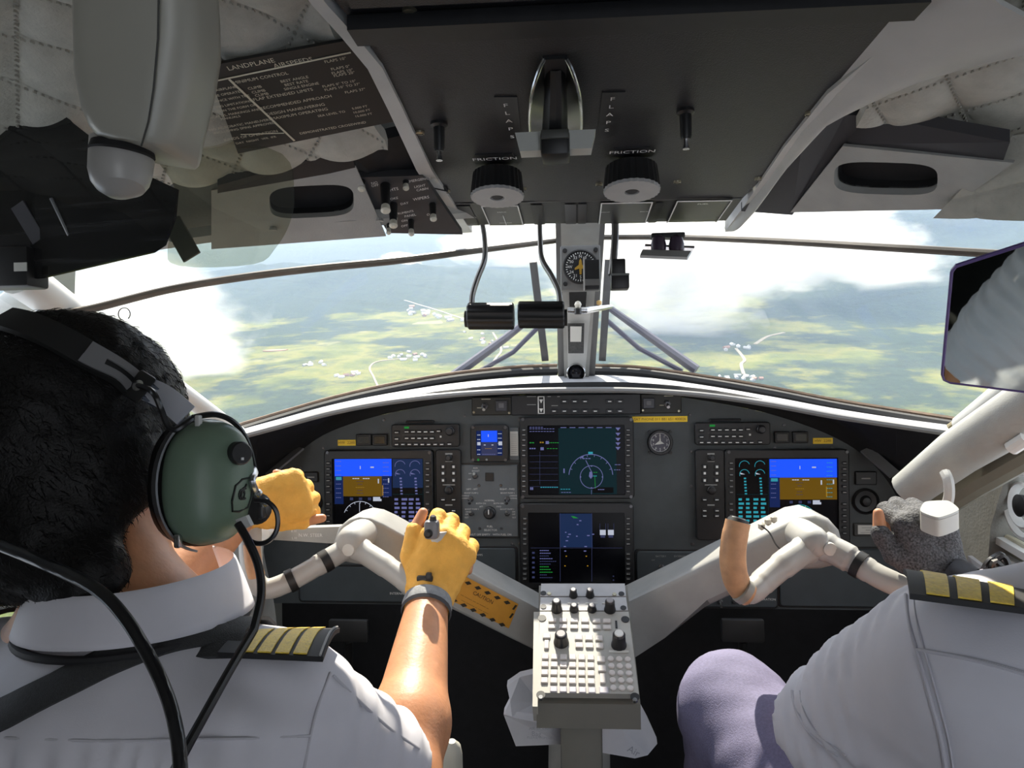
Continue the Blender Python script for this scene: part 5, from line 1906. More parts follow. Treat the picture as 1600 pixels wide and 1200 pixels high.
    m2.tube([P(887, 484, 1.36), P(915, 485, 1.36), P(942, 481, 1.40), P(955, 479, 1.44)], [0.006, 0.0065, 0.005, 0.004], 12)
    m2.build('rod', chrome_m, tp, world=True)
    m2 = MB()
    m2.tube([P(903, 482, 1.345), P(903, 491, 1.345)], 0.0065, 12)
    m2.build('cap', grip_m, tp, world=True)
    m2 = MB()
    m2.lathe([(0.001, 0.005), (0.005, 0.003), (0.005, -0.003), (0.001, -0.005)], 14, Matrix.Translation(P(936, 473, 1.42)), axis='z')
    m2.build('amber_bead', mat('amber_bead', (0.65, 0.42, 0.15), 0.4), tp, world=True)
    # card holder on the pillar
    ch = thing('deviation_card', P(900, 530, 1.46), 'white deviation card in dark holder on the centre pillar', 'card')
    m2 = MB()
    m2.prism3([P(887, 505, 1.445), P(913, 505, 1.445), P(912, 552, 1.50), P(888, 552, 1.50)], (0, 0.006, 0))
    m2.build('holder', mat('holder_dark', (0.06, 0.06, 0.058), 0.5, noise=0.3, nscale=200), ch, world=True, smooth=0)
    m2 = MB()
    m2.prism3([P(891, 510, 1.444), P(909, 510, 1.444), P(908, 534, 1.47), P(891, 534, 1.47)], (0, 0.002, 0))
    m2.build('card', card_m, ch, world=True, smooth=0)

    # airspeed placard on the lining
    ap = thing('airspeed_placard', CE(460, 150), 'black ceiling placard headed LANDPLANE AIRSPEEDS with white lettering', 'placard')
    side = Vector((-CS, CSL[-1], 1)).normalized()
    po = CE(460, 150, -0.018)
    def AP(px, py, d=0.0): return PPL(px, py, po - side * d, side)
    q = [AP(322, 104), AP(572, 58), AP(640, 185), AP(372, 240)]
    m2 = MB()
    m2.prism3(q, side * 0.003)
    m2.build('plate', mat('placard_charcoal', (0.016, 0.016, 0.015), 0.55), ap, world=True, smooth=0)
    ex = (q[1] - q[0]).normalized()
    ez = side.cross(ex)
    if ez.y > 0: ez = -ez
    RA = Matrix((ex, side, ez)).transposed().to_4x4()
    t = MB()
    for s, px, py, sz in (('LANDPLANE', 392, 101, 0.0105), ('AIRSPEEDS', 458, 98, 0.0105), ('MINIMUM CONTROL', 407, 122, 0.0075), ('CLIMB', 398, 137, 0.0065), ('CLIMB', 404, 143, 0.0065), ('CLIMB', 409, 148, 0.0065),
                          ('BEST ANGLE', 460, 124, 0.0065), ('BEST RATE', 463, 130, 0.0065), ('SINGLE ENGINE', 471, 135, 0.0065), ('FLAP EXTENDED LIMITS', 442, 148, 0.0075), ('RECOMMENDED APPROACH', 462, 160, 0.0075),
                          ('DESIGN MANEUVERING', 462, 171, 0.0075), ('MAXIMUM OPERATING', 468, 178, 0.0075), ('FLAPS 10°', 524, 94, 0.0065), ('FLAPS 0°', 532, 106, 0.0065), ('FLAPS 10°', 535, 112, 0.0065), ('FLAPS 20°', 538, 116, 0.0065),
                          ('FLAPS 0° TO 10°', 530, 131, 0.0062), ('FLAPS 10° TO 37°', 535, 136, 0.0062), ('FLAPS 37°', 555, 142, 0.0065), ('SEA LEVEL TO', 518, 178, 0.0062), ('5,000 FT', 562, 168, 0.006), ('10,000 FT', 565, 174, 0.006), ('15,000 FT', 568, 180, 0.006),
                          ('DEMONSTRATED CROSSWIND', 520, 200, 0.0068), ('THIS AIRPLANE', 345, 140, 0.006), ('MUST BE OPERATED', 348, 148, 0.006), ('IN COMPLIANCE WITH THE', 346, 157, 0.006), ('OPERATING LIMITATIONS', 352, 165, 0.006), ('STATED IN THE FORM OF', 360, 171, 0.006),
                          ('PLACARDS, MARKINGS AND', 364, 178, 0.006), ('MANUALS', 360, 184, 0.006), ('NO ACROBATIC MANEUVERS', 375, 195, 0.0065), ('INCLUDING SPINS APPROVED', 382, 200, 0.0065), ('KINDS OF OPERATION', 392, 212, 0.0075), ('DAY  NIGHT  VFR  IFR', 400, 219, 0.006)):
        M = RA.copy(); M.translation = AP(px, py, 0.0006)
        t2 = MB(); put_text(t2, s, 0, 0, sz * 0.72, 0); t.add(t2.v, t2.f, M)
    def ln(a, b, w=0.0016):
        p, r = AP(*a, 0.0006), AP(*b, 0.0006)
        t.strip([p, r], w, 0.0004, side.cross(r - p))
    ln((325, 129), (548, 82)); ln((358, 124), (460, 220), 0.002); ln((376, 210), (444, 208), 0.001)
    t.build('lettering', mat('cream_lettering', (0.60, 0.57, 0.45), 0.6), ap, world=True, smooth=0)

    # wipers outside the panes
    for nm, pts, r, lab in (('wiper', [(702, 592, 1.70), (790, 528, 1.74), (850, 480, 1.72)], 0.012, 'dark wiper arm slanting up across the left pane'),
                            ('wiper', [(1088, 578, 1.70), (1010, 522, 1.74), (945, 476, 1.72)], 0.012, 'dark wiper arm slanting up across the right pane')):
        w = thing(nm, P(*pts[0]), lab, 'wiper')
        m2 = MB(); m2.tube([P(*p) for p in pts], [r, r * 0.8, r * 0.6], 8); m2.build('arm', mat('wiper_grey', (0.10, 0.10, 0.13), 0.5), w, world=True)
        m2 = MB()
        sg = -1 if pts[0][0] < 900 else 1
        m2.tube([P(pts[0][0] + 25 * -sg * 0.9, pts[0][1] + 2, 1.72), P(pts[1][0] + 12 * -sg, pts[1][1] + 22, 1.76), P(pts[2][0], pts[2][1] + 22, 1.74)], r * 0.5, 8)
        m2.build('link_rod', mat('wiper_blue_grey', (0.07, 0.07, 0.11), 0.5), w, world=True)
        b0, b1 = ((833, 408, 1.60), (852, 562, 1.74)) if sg < 0 else ((951, 404, 1.60), (941, 562, 1.74))
        m2 = MB(); m2.strip([P(*b0), P(*b1)], 0.016, 0.012, (1, 0, 0)); m2.build('blade', mat('blade_black', (0.05, 0.05, 0.055), 0.6), w, world=True, smooth=0)

    # ---- left foreground: lamp housing, visors, bracket
    lh = thing('lamp_housing', P(210, 20, 0.42), 'beige plastic housing with round barrel hanging at top left', 'lamp')
    beige = mat('beige_plastic', (0.36, 0.35, 0.30), 0.35, noise=0.03, nscale=20)
    def hs(py, Y):        # section loops down the housing (pixel x range)
        return None
    secs = [(-90, 94, 326, 0.40), (0, 92, 333, 0.41), (60, 92, 335, 0.415), (120, 94, 326, 0.42), (180, 106, 312, 0.425), (205, 118, 306, 0.428), (222, 135, 300, 0.43), (231, 160, 292, 0.432), (234, 190, 280, 0.433)]
    loops = []
    for py, x0, x1, Y in secs:
        d = 0.060
        a, b = P(x0, py, Y), P(x1, py, Y + d * 0.62)
        b.y = a.y
        w = (b - a).length
        pr = rrect(w, d, min(w, d) * 0.32, 5)
        cc = (a + b) / 2
        loops.append([Vector((cc.x + x, cc.y + d / 2 + y, cc.z + (x / w) * -0.004)) for x, y in pr])
    m2 = MB(); m2.ring(loops); m2.build('shell', beige, lh, world=True, smooth=50)
    m2 = MB()
    m2.tube([P(249, -60, 0.4005), P(247, 60, 0.4145), P(240, 140, 0.4205), P(232, 190, 0.425), P(221, 228, 0.432)], 0.0006, 5)
    m2.build('seam', mat('seam_dark', (0.05, 0.05, 0.045), 0.7), lh, world=True)
    m2 = MB()
    ax = [P(192, 222, 0.46), P(190, 250, 0.46), P(188, 270, 0.458), P(188, 284, 0.457), P(188, 294, 0.456), P(188, 301, 0.4555), P(189, 304, 0.455)]
    m2.tube(ax, [0.0195, 0.0195, 0.0190, 0.0175, 0.0145, 0.0090, 0.002], 32)
    m2.build('barrel', mat('barrel_grey', (0.36, 0.35, 0.33), 0.35), lh, world=True)
    m2 = MB()
    m2.tube([P(192, 228, 0.455), P(191, 240, 0.455)], [0.0185, 0.0197], 24)
    m2.build('dark_collar', hood_m, lh, world=True)

    # dark visor hinged at the left, with smoked clear panel beside it
    sv = thing('sun_visor', P(120, 330, 0.62), 'dark smoked sun visor folded up at far left', 'visor')
    smoke = glass_mat('smoked_acrylic', (0.055, 0.06, 0.045), 0.05, 0.05, 0.02)
    poly = [(-120, 80), (40, 112), (110, 190), (200, 260), (276, 295), (272, 340), (256, 382), (238, 394), (65, 434), (-120, 450)]
    q = [P(a, b, 0.66 - 0.0001 * a) for a, b in poly]
    m2 = MB(); m2.prism3(q, (0, 0.004, 0)); m2.build('smoked_panel', smoke, sv, world=True, smooth=0)
    m2 = MB(); m2.strip([P(28, 320, 0.655), P(62, 376, 0.655)], 0.014, 0.003, (1, 0, 0.3)); m2.build('hinge_arm', mat('arm_grey', (0.07, 0.07, 0.08), 0.5), sv, world=True, smooth=0)
    m2 = MB(); m2.tube([P(80, 310, 0.65), P(108, 368, 0.65)], 0.0016, 6); m2.build('edge_glint', mat('glint', (0.16, 0.17, 0.18), 0.3), sv, world=True)
    m2 = MB(); m2.tube([P(195, 350, 0.65), P(245, 376, 0.65)], 0.0010, 6); m2.build('stay_wire', mat('glint', (0.16, 0.17, 0.18), 0.3), sv, world=True)
    sv2 = thing('sun_visor', P(350, 300, 0.72), 'clear smoked sun visor with rounded corner before the left header', 'visor')
    poly = [(215, 215), (330, 215), (440, 240), (458, 300), (452, 345), (430, 385), (395, 412), (278, 415), (262, 385), (276, 300)]
    q = [P(a, b, 0.72) for a, b in poly]
    m2 = MB(); m2.prism3(smoothpath(q + [q[0]], 4)[:-1], (0, 0.003, 0)); m2.build('tinted_panel', glass_mat('tinted_acrylic', (0.78, 0.79, 0.72), 0.04, 0.05, 0.02), sv2, world=True, smooth=0)
    m2 = MB(); m2.strip([P(268, 345, 0.73), P(300, 402, 0.73)], 0.020, 0.003, (1, 0, 0)); m2.build('hinge_plate', mat('plate_olive', (0.12, 0.12, 0.10), 0.5), sv2, world=True, smooth=0)
    bx = thing('visor_bracket', P(30, 420, 0.66), 'black bracket with small white label at the left edge', 'bracket')
    m2 = MB(); c = P(18, 420, 0.66); m2.box(c, (0.055, 0.03, 0.038), 0.003); m2.build('block', black_m, bx, world=True)
    m2 = MB(); m2.box(P(32, 417, 0.642), (0.0125, 0.001, 0.008)); m2.build('label', card_m, bx, world=True, smooth=0)
    m2 = MB(); m2.box(P(0, 388, 0.67), (0.09, 0.03, 0.02), 0.002); m2.build('arm', black_m, bx, world=True)

    # tinted mirror-like visor at the right edge: hangs from the right window frame
    tv = thing('tinted_visor', P(1560, 500, 0.80), 'dark glossy sun visor panel at the right edge reflecting a white sleeve', 'visor')
    poly = [(1488, 425), (1494, 417), (1600, 383), (1760, 345), (1800, 640), (1600, 612), (1485, 598), (1476, 594), (1473, 586)]
    c0 = P(1590, 505, VISOR_Y)
    q = [PPL(a, b, c0, VISOR_N) for a, b in poly]
    if (q[1] - q[0]).cross(q[2] - q[1]).dot(VISOR_N) < 0: pass
    m2 = MB(); m2.prism3(q, -VISOR_N * 0.004)
    mt, nt, b, out = nodes_of('dark_mirror_acrylic')
    b.inputs['Base Color'].default_value = (0.36, 0.40, 0.38, 1)
    b.inputs['Metallic'].default_value = 1.0
    b.inputs['Roughness'].default_value = 0.02
    m2.build('panel', mt, tv, world=True, smooth=0)
    m2 = MB(); m2.tube([p - VISOR_N * 0.002 for p in q] + [q[0] - VISOR_N * 0.002], 0.0026, 6); m2.build('rim', mat('rim_violet', (0.10, 0.07, 0.22), 0.4), tv, world=True)
    m2 = MB(); m2.tube([PPL(1700, 560, c0, VISOR_N), PPL(1760, 560, c0, VISOR_N) + Vector((0.08, 0.0, 0))], 0.008, 8); m2.build('hinge', black_m, tv, world=True)

VISOR_Y = 0.80
# the visor leans back so that it mirrors the copilot's forearm: normal halves the two directions
_vc = P(1590, 505, VISOR_Y)
_arm = Vector((0.30, 0.70, CAMZ - 0.25))
VISOR_N = ((CAM - _vc).normalized() + (_arm - _vc).normalized()).normalized()
build_overhead()
# ================================================================== control columns, pedestal, bags
yoke_m = mat('yoke_grey_enamel', (0.46, 0.455, 0.43), 0.35, noise=0.06, nscale=15, bump=0.06, bscale=120)
beam_m = mat('beam_grey_enamel', (0.36, 0.355, 0.335), 0.42, noise=0.10, nscale=18, bump=0.1, bscale=150)
tan_m = mat('tan_leather', (0.60, 0.33, 0.17), 0.6, noise=0.15, nscale=50, bump=0.3, bscale=200)
band_m = mat('black_tape', (0.015, 0.015, 0.015), 0.5)

def beam(poly, yfun, th, bev, name, parent, mt):
    front = [P(a, b, yfun(a)) for a, b in poly]
    c = sum(front, Vector()) / len(front)
    n = len(front)
    ins = []
    for i, p in enumerate(front):
        a, b = front[i - 1], front[(i + 1) % n]
        e1, e2 = (p - a).normalized(), (b - p).normalized()
        t = (e1 + e2).normalized()
        s = Vector((-t.z, 0, t.x))
        if s.dot(c - p) < 0: s = -s
        ins.append(p + s * bev + Vector((0, -bev * 0.8, 0)))
    back = [p + Vector((0, th, 0)) for p in front]
    mb = MB()
    mb.ring([back, front, [mid(f, i_, 0.35) + Vector((0, -bev * 0.25, 0)) for f, i_ in zip(front, ins)], ins])
    return mb.build(name, mt, parent, world=True, smooth=35)

def build_columns():
    cc = thing('control_column', P(905, 1130, 1.25), 'grey Y-shaped control column beams rising left and right of the keypad', 'control column')
    lp = [(524, 874), (522, 848), (530, 824), (545, 811), (562, 806), (580, 809), (600, 818), (720, 884), (850, 953), (850, 1022), (800, 998), (700, 948), (620, 905), (580, 884), (552, 880)]
    beam(lp, lambda x: 1.09 + (x - 540) * 0.12 / 300, 0.075, 0.006, 'left_beam', cc, beam_m)
    rp = [(1314, 880), (1316, 850), (1310, 828), (1294, 810), (1272, 802), (1248, 806), (1100, 878), (975, 938), (975, 1042), (1030, 985), (1110, 944), (1200, 902), (1240, 890), (1282, 888)]
    beam(rp, lambda x: 1.09 + (1300 - x) * 0.12 / 320, 0.075, 0.012, 'right_beam', cc, beam_m)
    mb = MB()
    mb.tube([P(905, 1000, 1.26), P(905, 1200, 1.20), Vector((0.01, 1.22, 0.02))], [0.05, 0.05, 0.06], 16)
    mb.build('column_tube', beam_m, cc, world=True)
    # cover joints and small screws on the left beam
    for px, py in ((640, 836), (735, 893), (760, 907)):
        mb = MB()
        Y = 1.09 + (px - 540) * 0.12 / 300
        mb.box(P(px, py - 8, Y + 0.03), (0.003, 0.06, 0.003))
        mb.build('cover_joint', mat('joint_dark', (0.10, 0.10, 0.09), 0.6), cc, world=True, smooth=0)
    # caution decal on the left beam
    a, b, c = P(850, 953, 1.214), P(600, 818, 1.114), P(850, 1022, 1.214)
    n = (b - a).cross(c - a).normalized()
    if n.y > 0: n = -n
    o0 = a + n * 0.0055
    def BP(px, py, d=0.0): return PPL(px, py, o0 + n * d, n)
    dec = MB()
    dec.prism3([BP(716, 895), BP(810, 944), BP(795, 982), BP(696, 934)], -n * 0.0008)
    d = dec.build('caution_decal', mat('decal_orange', (0.62, 0.28, 0.02), 0.5, noise=0.05, nscale=80), cc, world=True, smooth=0)
    ex = (BP(810, 944) - BP(716, 895)).normalized()
    ez = -n.cross(ex) if (-n.cross(ex)).z > 0 else n.cross(ex)
    RB = Matrix((ex, -n, ez)).transposed().to_4x4()
    t = MB()
    for s, px, py, sz in (('CAUTION', 755, 934, 0.0085), ('--- ------- --- -- ------ --', 742, 940, 0.0060), ('---- -------- -- ---- -----', 742, 948, 0.0060)):
        M = RB.copy(); M.translation = BP(px, py, 0.0006)
        t2 = MB(); put_text(t2, s, 0, 0, sz, 0); t.add(t2.v, t2.f, M)
    for k in range(6):
        for x, y in ((731 + 15.2 * k, 911 + 7.6 * k), (709 + 15 * k, 938 + 7.6 * k)):
            if x > 806: continue
            t.prism3([BP(x - 5, y - 1.5, 0.0004), BP(x + 2, y - 3, 0.0004), BP(x + 6, y + 1.5, 0.0004), BP(x - 1, y + 3, 0.0004)], n * 0.0004)
    for x, y in ((803, 949), (798, 962)):
        t.prism3([BP(x - 3, y + 3, 0.0004), BP(x + 2, y - 4, 0.0004), BP(x + 5, y - 3, 0.0004), BP(x, y + 4, 0.0004)], n * 0.0004)
    t.build('decal_print', mat('decal_black', (0.02, 0.012, 0.0), 0.6), d, world=False, smooth=0).matrix_basis = Matrix.Identity(4)

    # nose wheel steering lever with its lettering
    ns = thing('steering_lever', P(470, 836, 1.12), 'grey lever lettered N.W. STEER behind the left yoke', 'lever')
    bar = [(415, 828), (470, 825), (530, 823), (530, 850), (470, 846), (415, 843)]
    mb = MB()
    mb.prism3([P(a_, b_, 1.12) for a_, b_ in bar], (0, 0.02, 0))
    mb.build('bar', beam_m, ns, world=True, smooth=0)
    t = MB()
    for s, px, py, sz in (('N.W. STEER', 485, 836.5, 7.6), ('R H', 459, 830, 5.5), ('L H', 460, 841, 5.5)):
        M = Matrix.Translation(P(px, py, 1.119)); t2 = MB(); put_text(t2, s, 0, 0, sz * 1.12 / FPX, 0); t.add(t2.v, t2.f, M)
    t.build('lettering', print_m, ns, world=True, smooth=0)
    mb = MB()
    mb.lathe([(0.002, -0.012), (0.014, -0.010), (0.018, 0.0), (0.016, 0.012), (0.006, 0.018)], 24, Matrix.Translation(P(412, 832, 1.10)), axis='y')
    mb.build('hub_cap', white_paint, ns, world=True)

    # ---- pilot's yoke
    y1 = thing('control_yoke', P(550, 850, 1.06), 'grey pilot yoke with black taped bar held in orange gloves', 'yoke')
    def hub(y, hx, hy, bx, by, Y):
        mb = MB()
        mb.lathe([(0.003, -0.030), (0.014, -0.027), (0.0205, -0.016), (0.0225, 0.0), (0.0225, 0.05)], 28, Matrix.Translation(P(hx, hy, Y)), axis='y')
        mb.build('hub', yoke_m, y, world=True, smooth=60)
        mb = MB()
        mb.lathe([(0.0025, -0.009), (0.0085, -0.007), (0.0095, 0.0), (0.0095, 0.01)], 20, Matrix.Translation(P(bx, by, Y - 0.024)), axis='y')
        mb.build('hub_bolt', mat('bolt_white', (0.68, 0.67, 0.62), 0.3), y, world=True)
        mb = MB()
        mb.tube([P(hx, hy + 6, Y - 0.004), P((hx + bx) / 2, by + 2, Y - 0.012)], [0.021, 0.022], 20)
        mb.build('hub_boss', yoke_m, y, world=True)
    hub(y1, 552, 843, 546, 858, 1.055)
    def bar(y, path, r, name='bar', mt=None, n=14):
        mb = MB()
        pts = smoothpath([P(*p) for p in path], 8)
        rr = r if not hasattr(r, '__len__') else [r[min(int(k / (len(pts) - 1) * (len(r) - 1) + 0.5), len(r) - 1)] for k in range(len(pts))]
        mb.tube(pts, rr, n)
        return mb.build(name, mt or yoke_m, y, world=True, smooth=60)
    bar(y1, [(545, 855, 1.05), (513, 874, 1.03), (470, 899, 1.01), (440, 914, 1.0), (418, 920, 0.995), (402, 912, 0.99), (394, 890, 0.99), (391, 850, 0.995), (392, 815, 1.0)], [0.017, 0.0155, 0.0145, 0.0145, 0.0145, 0.0145, 0.0150, 0.0155, 0.015], 'left_horn')
    bar(y1, [(401, 900, 0.982), (396, 880, 0.98), (393, 850, 0.985)], 0.0115, 'horn_leather', tan_m)
    bar(y1, [(556, 855, 1.05), (590, 876, 1.035), (625, 900, 1.02), (648, 918, 1.01), (668, 912, 1.01), (678, 880, 1.02), (681, 850, 1.03), (682, 828, 1.03)], [0.018, 0.0165, 0.0155, 0.015, 0.0155, 0.0165, 0.0175, 0.017], 'right_horn')
    for p, q in (((503, 880, 1.024), (515, 873, 1.03)), ((450, 909.5, 1.002), (461, 904, 1.006))):
        bar(y1, [p, q], 0.0163, 'black_band', band_m)
    c = P(675, 827, 1.0)
    mb = MB(); mb.box(c, (0.020, 0.02, 0.026), 0.005); mb.build('grip_head', mat('grip_head_grey', (0.17, 0.17, 0.18), 0.35), y1, world=True)
    mb = MB(); mb.lathe([(0.005, 0.0), (0.0045, 0.006), (0.002, 0.008)], 14, Matrix.Translation(c + Vector((0.002, -0.002, 0.012))), axis='z'); mb.build('trim_button', band_m, y1, world=True)
    mb = MB(); mb.lathe([(0.006, 0.0), (0.006, -0.004), (0.003, -0.006)], 14, Matrix.Translation(c + Vector((-0.003, -0.009, -0.004))), axis='y'); mb.build('talk_switch', band_m, y1, world=True)

    # ---- copilot's yoke
    y2 = thing('control_yoke', P(1270, 850, 1.06), 'grey copilot yoke with tan leather grip standing free', 'yoke')
    hub(y2, 1268, 845, 1295, 857, 1.055)
    bar(y2, [(1262, 856, 1.05), (1235, 874, 1.035), (1200, 902, 1.02), (1178, 922, 1.005), (1163, 928, 1.0)], [0.020, 0.0185, 0.017, 0.016, 0.015], 'left_bar')
    bar(y2, [(1170, 928, 1.0), (1158, 920, 0.998), (1149, 902, 0.997), (1145, 875, 0.998), (1147, 845, 1.0), (1153, 815, 1.003)], [0.0165, 0.0168, 0.017, 0.0172, 0.0170, 0.0165], 'leather_grip', tan_m, 20)
    bar(y2, [(1166, 927, 0.993), (1158, 921, 0.992)], 0.0175, 'grip_ferrule', mat('ferrule', (0.30, 0.29, 0.25), 0.4))
    mb = MB(); mb.tube([P(1152.5, 817, 1.003), P(1154, 811, 1.004)], [0.0152, 0.013], 20); mb.build('grip_opening', band_m, y2, world=True)
    mb = MB(); mb.tube([P(1153, 815, 1.002), P(1154.5, 809, 1.003)], [0.010, 0.009], 16); mb.build('inner_tube', light_grey, y2, world=True)
    bar(y2, [(1285, 852, 1.05), (1318, 868, 1.035), (1345, 884, 1.02), (1380, 904, 1.0), (1420, 918, 0.985), (1450, 905, 0.975), (1464, 870, 0.975), (1470, 825, 0.98)], [0.021, 0.019, 0.0165, 0.0155, 0.015, 0.015, 0.015, 0.016], 'right_horn')
    bar(y2, [(1336, 879, 1.024), (1348, 886, 1.018)], 0.0185, 'black_band', band_m)
    # square grip head
    q = [P(1434, 803, 0.945), P(1443, 787, 0.965), P(1483, 785, 0.965), P(1503, 801, 0.945), P(1466, 815, 0.925)]
    qc = sum(q, Vector()) / 5
    q = smoothpath([mid(mid(q[i], q[(i + 1) % 5], t_), qc, 0.06) for i in range(5) for t_ in (0.18, 0.82)] + [mid(mid(q[0], q[1], 0.18), qc, 0.06)], 3)[:-1]
    mb = MB(); mb.prism3([p + Vector((0, 0, -0.020)) for p in q], (0, 0, 0.020)); mb.build('square_grip_head', mat('grip_head_cream', (0.46, 0.45, 0.41), 0.4), y2, world=True, smooth=50)
    mb = MB(); mb.prism3([p + Vector((0, 0, 0.0005)) for p in q], (0, 0, 0.003)); mb.build('grip_lid', mat('grip_lid_grey', (0.42, 0.43, 0.40), 0.4), y2, world=True, smooth=50)
    mb = MB(); mb.tube([P(1448, 842, 0.985), P(1462, 850, 0.985)], [0.012, 0.012], 12); mb.build('trigger_guard', band_m, y2, world=True)
    # wire clip on the right beam
    wc = thing('wire_clip', P(1205, 814, 1.10), 'small wire clip with pale beads on the right beam', 'clip')
    for px, py in ((1190, 822), (1200, 815), (1209, 811)):
        mb = MB(); mb.lathe([(0.001, 0.006), (0.005, 0.003), (0.005, -0.003), (0.001, -0.006)], 12, Matrix.Translation(P(px, py, 1.10)), axis='z'); mb.build('bead', mat('bead_pale', (0.55, 0.52, 0.44), 0.4), wc, world=True)
    mb = MB(); mb.tube(smoothpath([P(1190, 822, 1.095), P(1202, 832, 1.09), P(1212, 850, 1.088), P(1220, 858, 1.088), P(1224, 854, 1.088)], 6), 0.0011, 6); mb.build('wire', dkmetal_m, wc, world=True)

# ---- pedestal keypad
FA, FB, FC = P(846, 918, 1.18), P(838, 1092, 1.0), P(976, 918, 1.18)
FN = (FC - FA).cross(FB - FA).normalized()
if FN.y > 0: FN = -FN
def FP(px, py, d=0.0): return PPL(px, py, FA + FN * d, FN)
_fx = Vector((1, 0, 0)); _fx = (_fx - FN * _fx.dot(FN)).normalized()
_fz = FN.cross(_fx)
if _fz.y < 0: _fz = -_fz
FR = Matrix((_fx, -FN, _fz)).transposed().to_4x4()
def FM(px, py, d=0.0):
    M_ = FR.copy(); M_.translation = FP(px, py, d); return M_

def build_pedestal():
    face_m = mat('unit_face_ivory', (0.40, 0.39, 0.355), 0.45, noise=0.04, nscale=60)
    strip_m = mat('unit_face_silver', (0.42, 0.42, 0.43), 0.35, noise=0.05, nscale=60)
    keyl_m = mat('key_ivory', (0.62, 0.58, 0.55), 0.4)
    keyg_m = mat('key_lilac', (0.50, 0.47, 0.52), 0.4)
    pd = thing('pedestal', P(905, 1180, 1.05), 'grey centre pedestal stand under the keypad', 'pedestal')
    stem_m = mat('pedestal_olive', (0.17, 0.165, 0.14), 0.55, noise=0.08, nscale=20)
    def slab(corners, d0, d1, name, parent, mt, inset=0.0):
        q = [FP(*c) for c in corners]
        mb = MB(); mb.ring([[p + FN * d0 for p in q], [p + FN * d1 for p in q]]); return mb.build(name, mt, parent, world=True, smooth=0)
    # tray body
    bl, br = FP(838, 1096), FP(1001, 1098)
    tl, tr = FP(842, 912), FP(980, 912)
    dn = Vector((0, 0.0, -0.036))
    mb = MB()
    mb.ring([[p - FN * 0.004 for p in (bl, br, tr, tl)], [bl + dn, br + dn, tr + Vector((0, 0, -0.10)), tl + Vector((0, 0, -0.10))]])
    mb.build('tray', stem_m, pd, world=True, smooth=0)
    mb = MB()
    mb.prism3([FP(834, 956), FP(843, 956), FP(840, 1104), FP(832, 1104)], -FN * 0.03)
    mb.build('side_cheek', mat('cheek_pale', (0.42, 0.41, 0.37), 0.5), pd, world=True, smooth=0)
    mb = MB()
    a = P(908, 1120, 1.06)
    mb.box((a.x, 1.06, a.z / 2 + 0.01), (0.058, 0.07, a.z), 0.004)
    mb.build('stem', stem_m, pd, world=True)

    k = 1.09 / FPX
    def unit(name, corners, lab, mt, th=0.010):
        u = thing(name, sum([FP(*c) for c in corners], Vector()) / 4, lab, 'control unit')
        slab(corners, 0.0, th, 'face', u, mt)
        return u
    def fkeys(u, spots, w, h, mt, th=0.010, proud=0.0026, round_=False, name='key'):
        src = None
        for px, py in spots:
            M = FM(px, py, th)
            if src is None:
                mb = MB()
                if round_: mb.lathe([(w * k / 2, 0), (w * k / 2, -proud * 0.7), (w * k * 0.36, -proud)], 14)
                else: mb.box((0, -proud / 2, 0), (w * k, proud, h), 0.0012, seg=1)
                src = mb.build(name, mt, u)
                o = src
            else:
                o = dup(src, u)
            o.matrix_basis = wm(u).inverted() @ M
    def fknob(u, px, py, r, ln, mt, top=None, th=0.010, name='knob'):
        M = FM(px, py, th)
        mb = MB(M)
        mb.lathe([(r * 1.15, 0), (r * 1.12, -0.003), (r, -0.005), (r * 0.92, -ln * 0.9), (r * 0.7, -ln)], 20)
        o = mb.build(name, mt, u, world=True)
        mb = MB(M)
        mb.lathe([(r * 0.72, -ln + 0.0006), (r * 0.60, -ln - 0.0015)], 16)
        mb.build('knob_cap', top or mt, u, world=True)
        mb = MB(M)
        mb.box((0, -ln - 0.0008, r * 0.4), (r * 0.14, 0.002, r * 0.7))
        return o
    gk = mat('knob_black', (0.010, 0.010, 0.012), 0.35)
    gt = mat('knob_top_grey', (0.30, 0.29, 0.30), 0.4)
    u = unit('lighting_control_unit', [(846, 919), (976, 919), (978, 938.5), (845, 938.5)], 'topmost silver strip of the pedestal with two small knobs', strip_m)
    fknob(u, 896, 931, 0.0058, 0.013, gk, gt); fknob(u, 922, 931, 0.0058, 0.013, gk, gt)
    for px, py in ((858, 928), (960, 929)):
        mb = MB(FM(px, py, 0.010)); mb.lathe([(0.0035, 0), (0.003, -0.0015)], 10); mb.build('screw', screw_m, u, world=True)
    for px, py in ((849, 927), (971, 928)):
        mb = MB(FM(px, py, 0.010)); mb.lathe([(0.0046, 0.0), (0.0046, -0.0008)], 14); mb.build('slot_hole', bezel_m, u, world=True)
    u = unit('dimmer_control_unit', [(845, 940.5), (978, 940.5), (981, 961), (844, 961)], 'second silver strip of the pedestal with four black knobs', strip_m)
    for px, r, ln in ((870, 0.0075, 0.019), (953, 0.0078, 0.020)): fknob(u, px, 953, r, ln, gk, gt)
    for px in (897, 925): fknob(u, px, 953, 0.0062, 0.010, gk, gt)
    for px, py in ((849, 948), (974, 950)):
        mb = MB(FM(px, py, 0.010)); mb.lathe([(0.0046, 0.0), (0.0046, -0.0008)], 14); mb.build('slot_hole', bezel_m, u, world=True)
    mb = MB()
    for px in (868, 896, 924, 950):
        M = FM(px, 942.5, 0.0106); t2 = MB(); t2.box((0, 0, 0), (0.018, 0.0004, 0.0016)); mb.add(t2.v, t2.f, M)
    mb.build('legend_dashes', card_m, u, world=True, smooth=0)
    u = unit('flight_management_keypad', [(844, 963), (982, 963), (998, 1092), (840, 1090)], 'ivory flight management keypad with letter keys and round number keys', face_m)
    R1 = [(863, 970), (880, 970), (897, 970.5), (914, 970.5), (932, 971), (948, 971)]
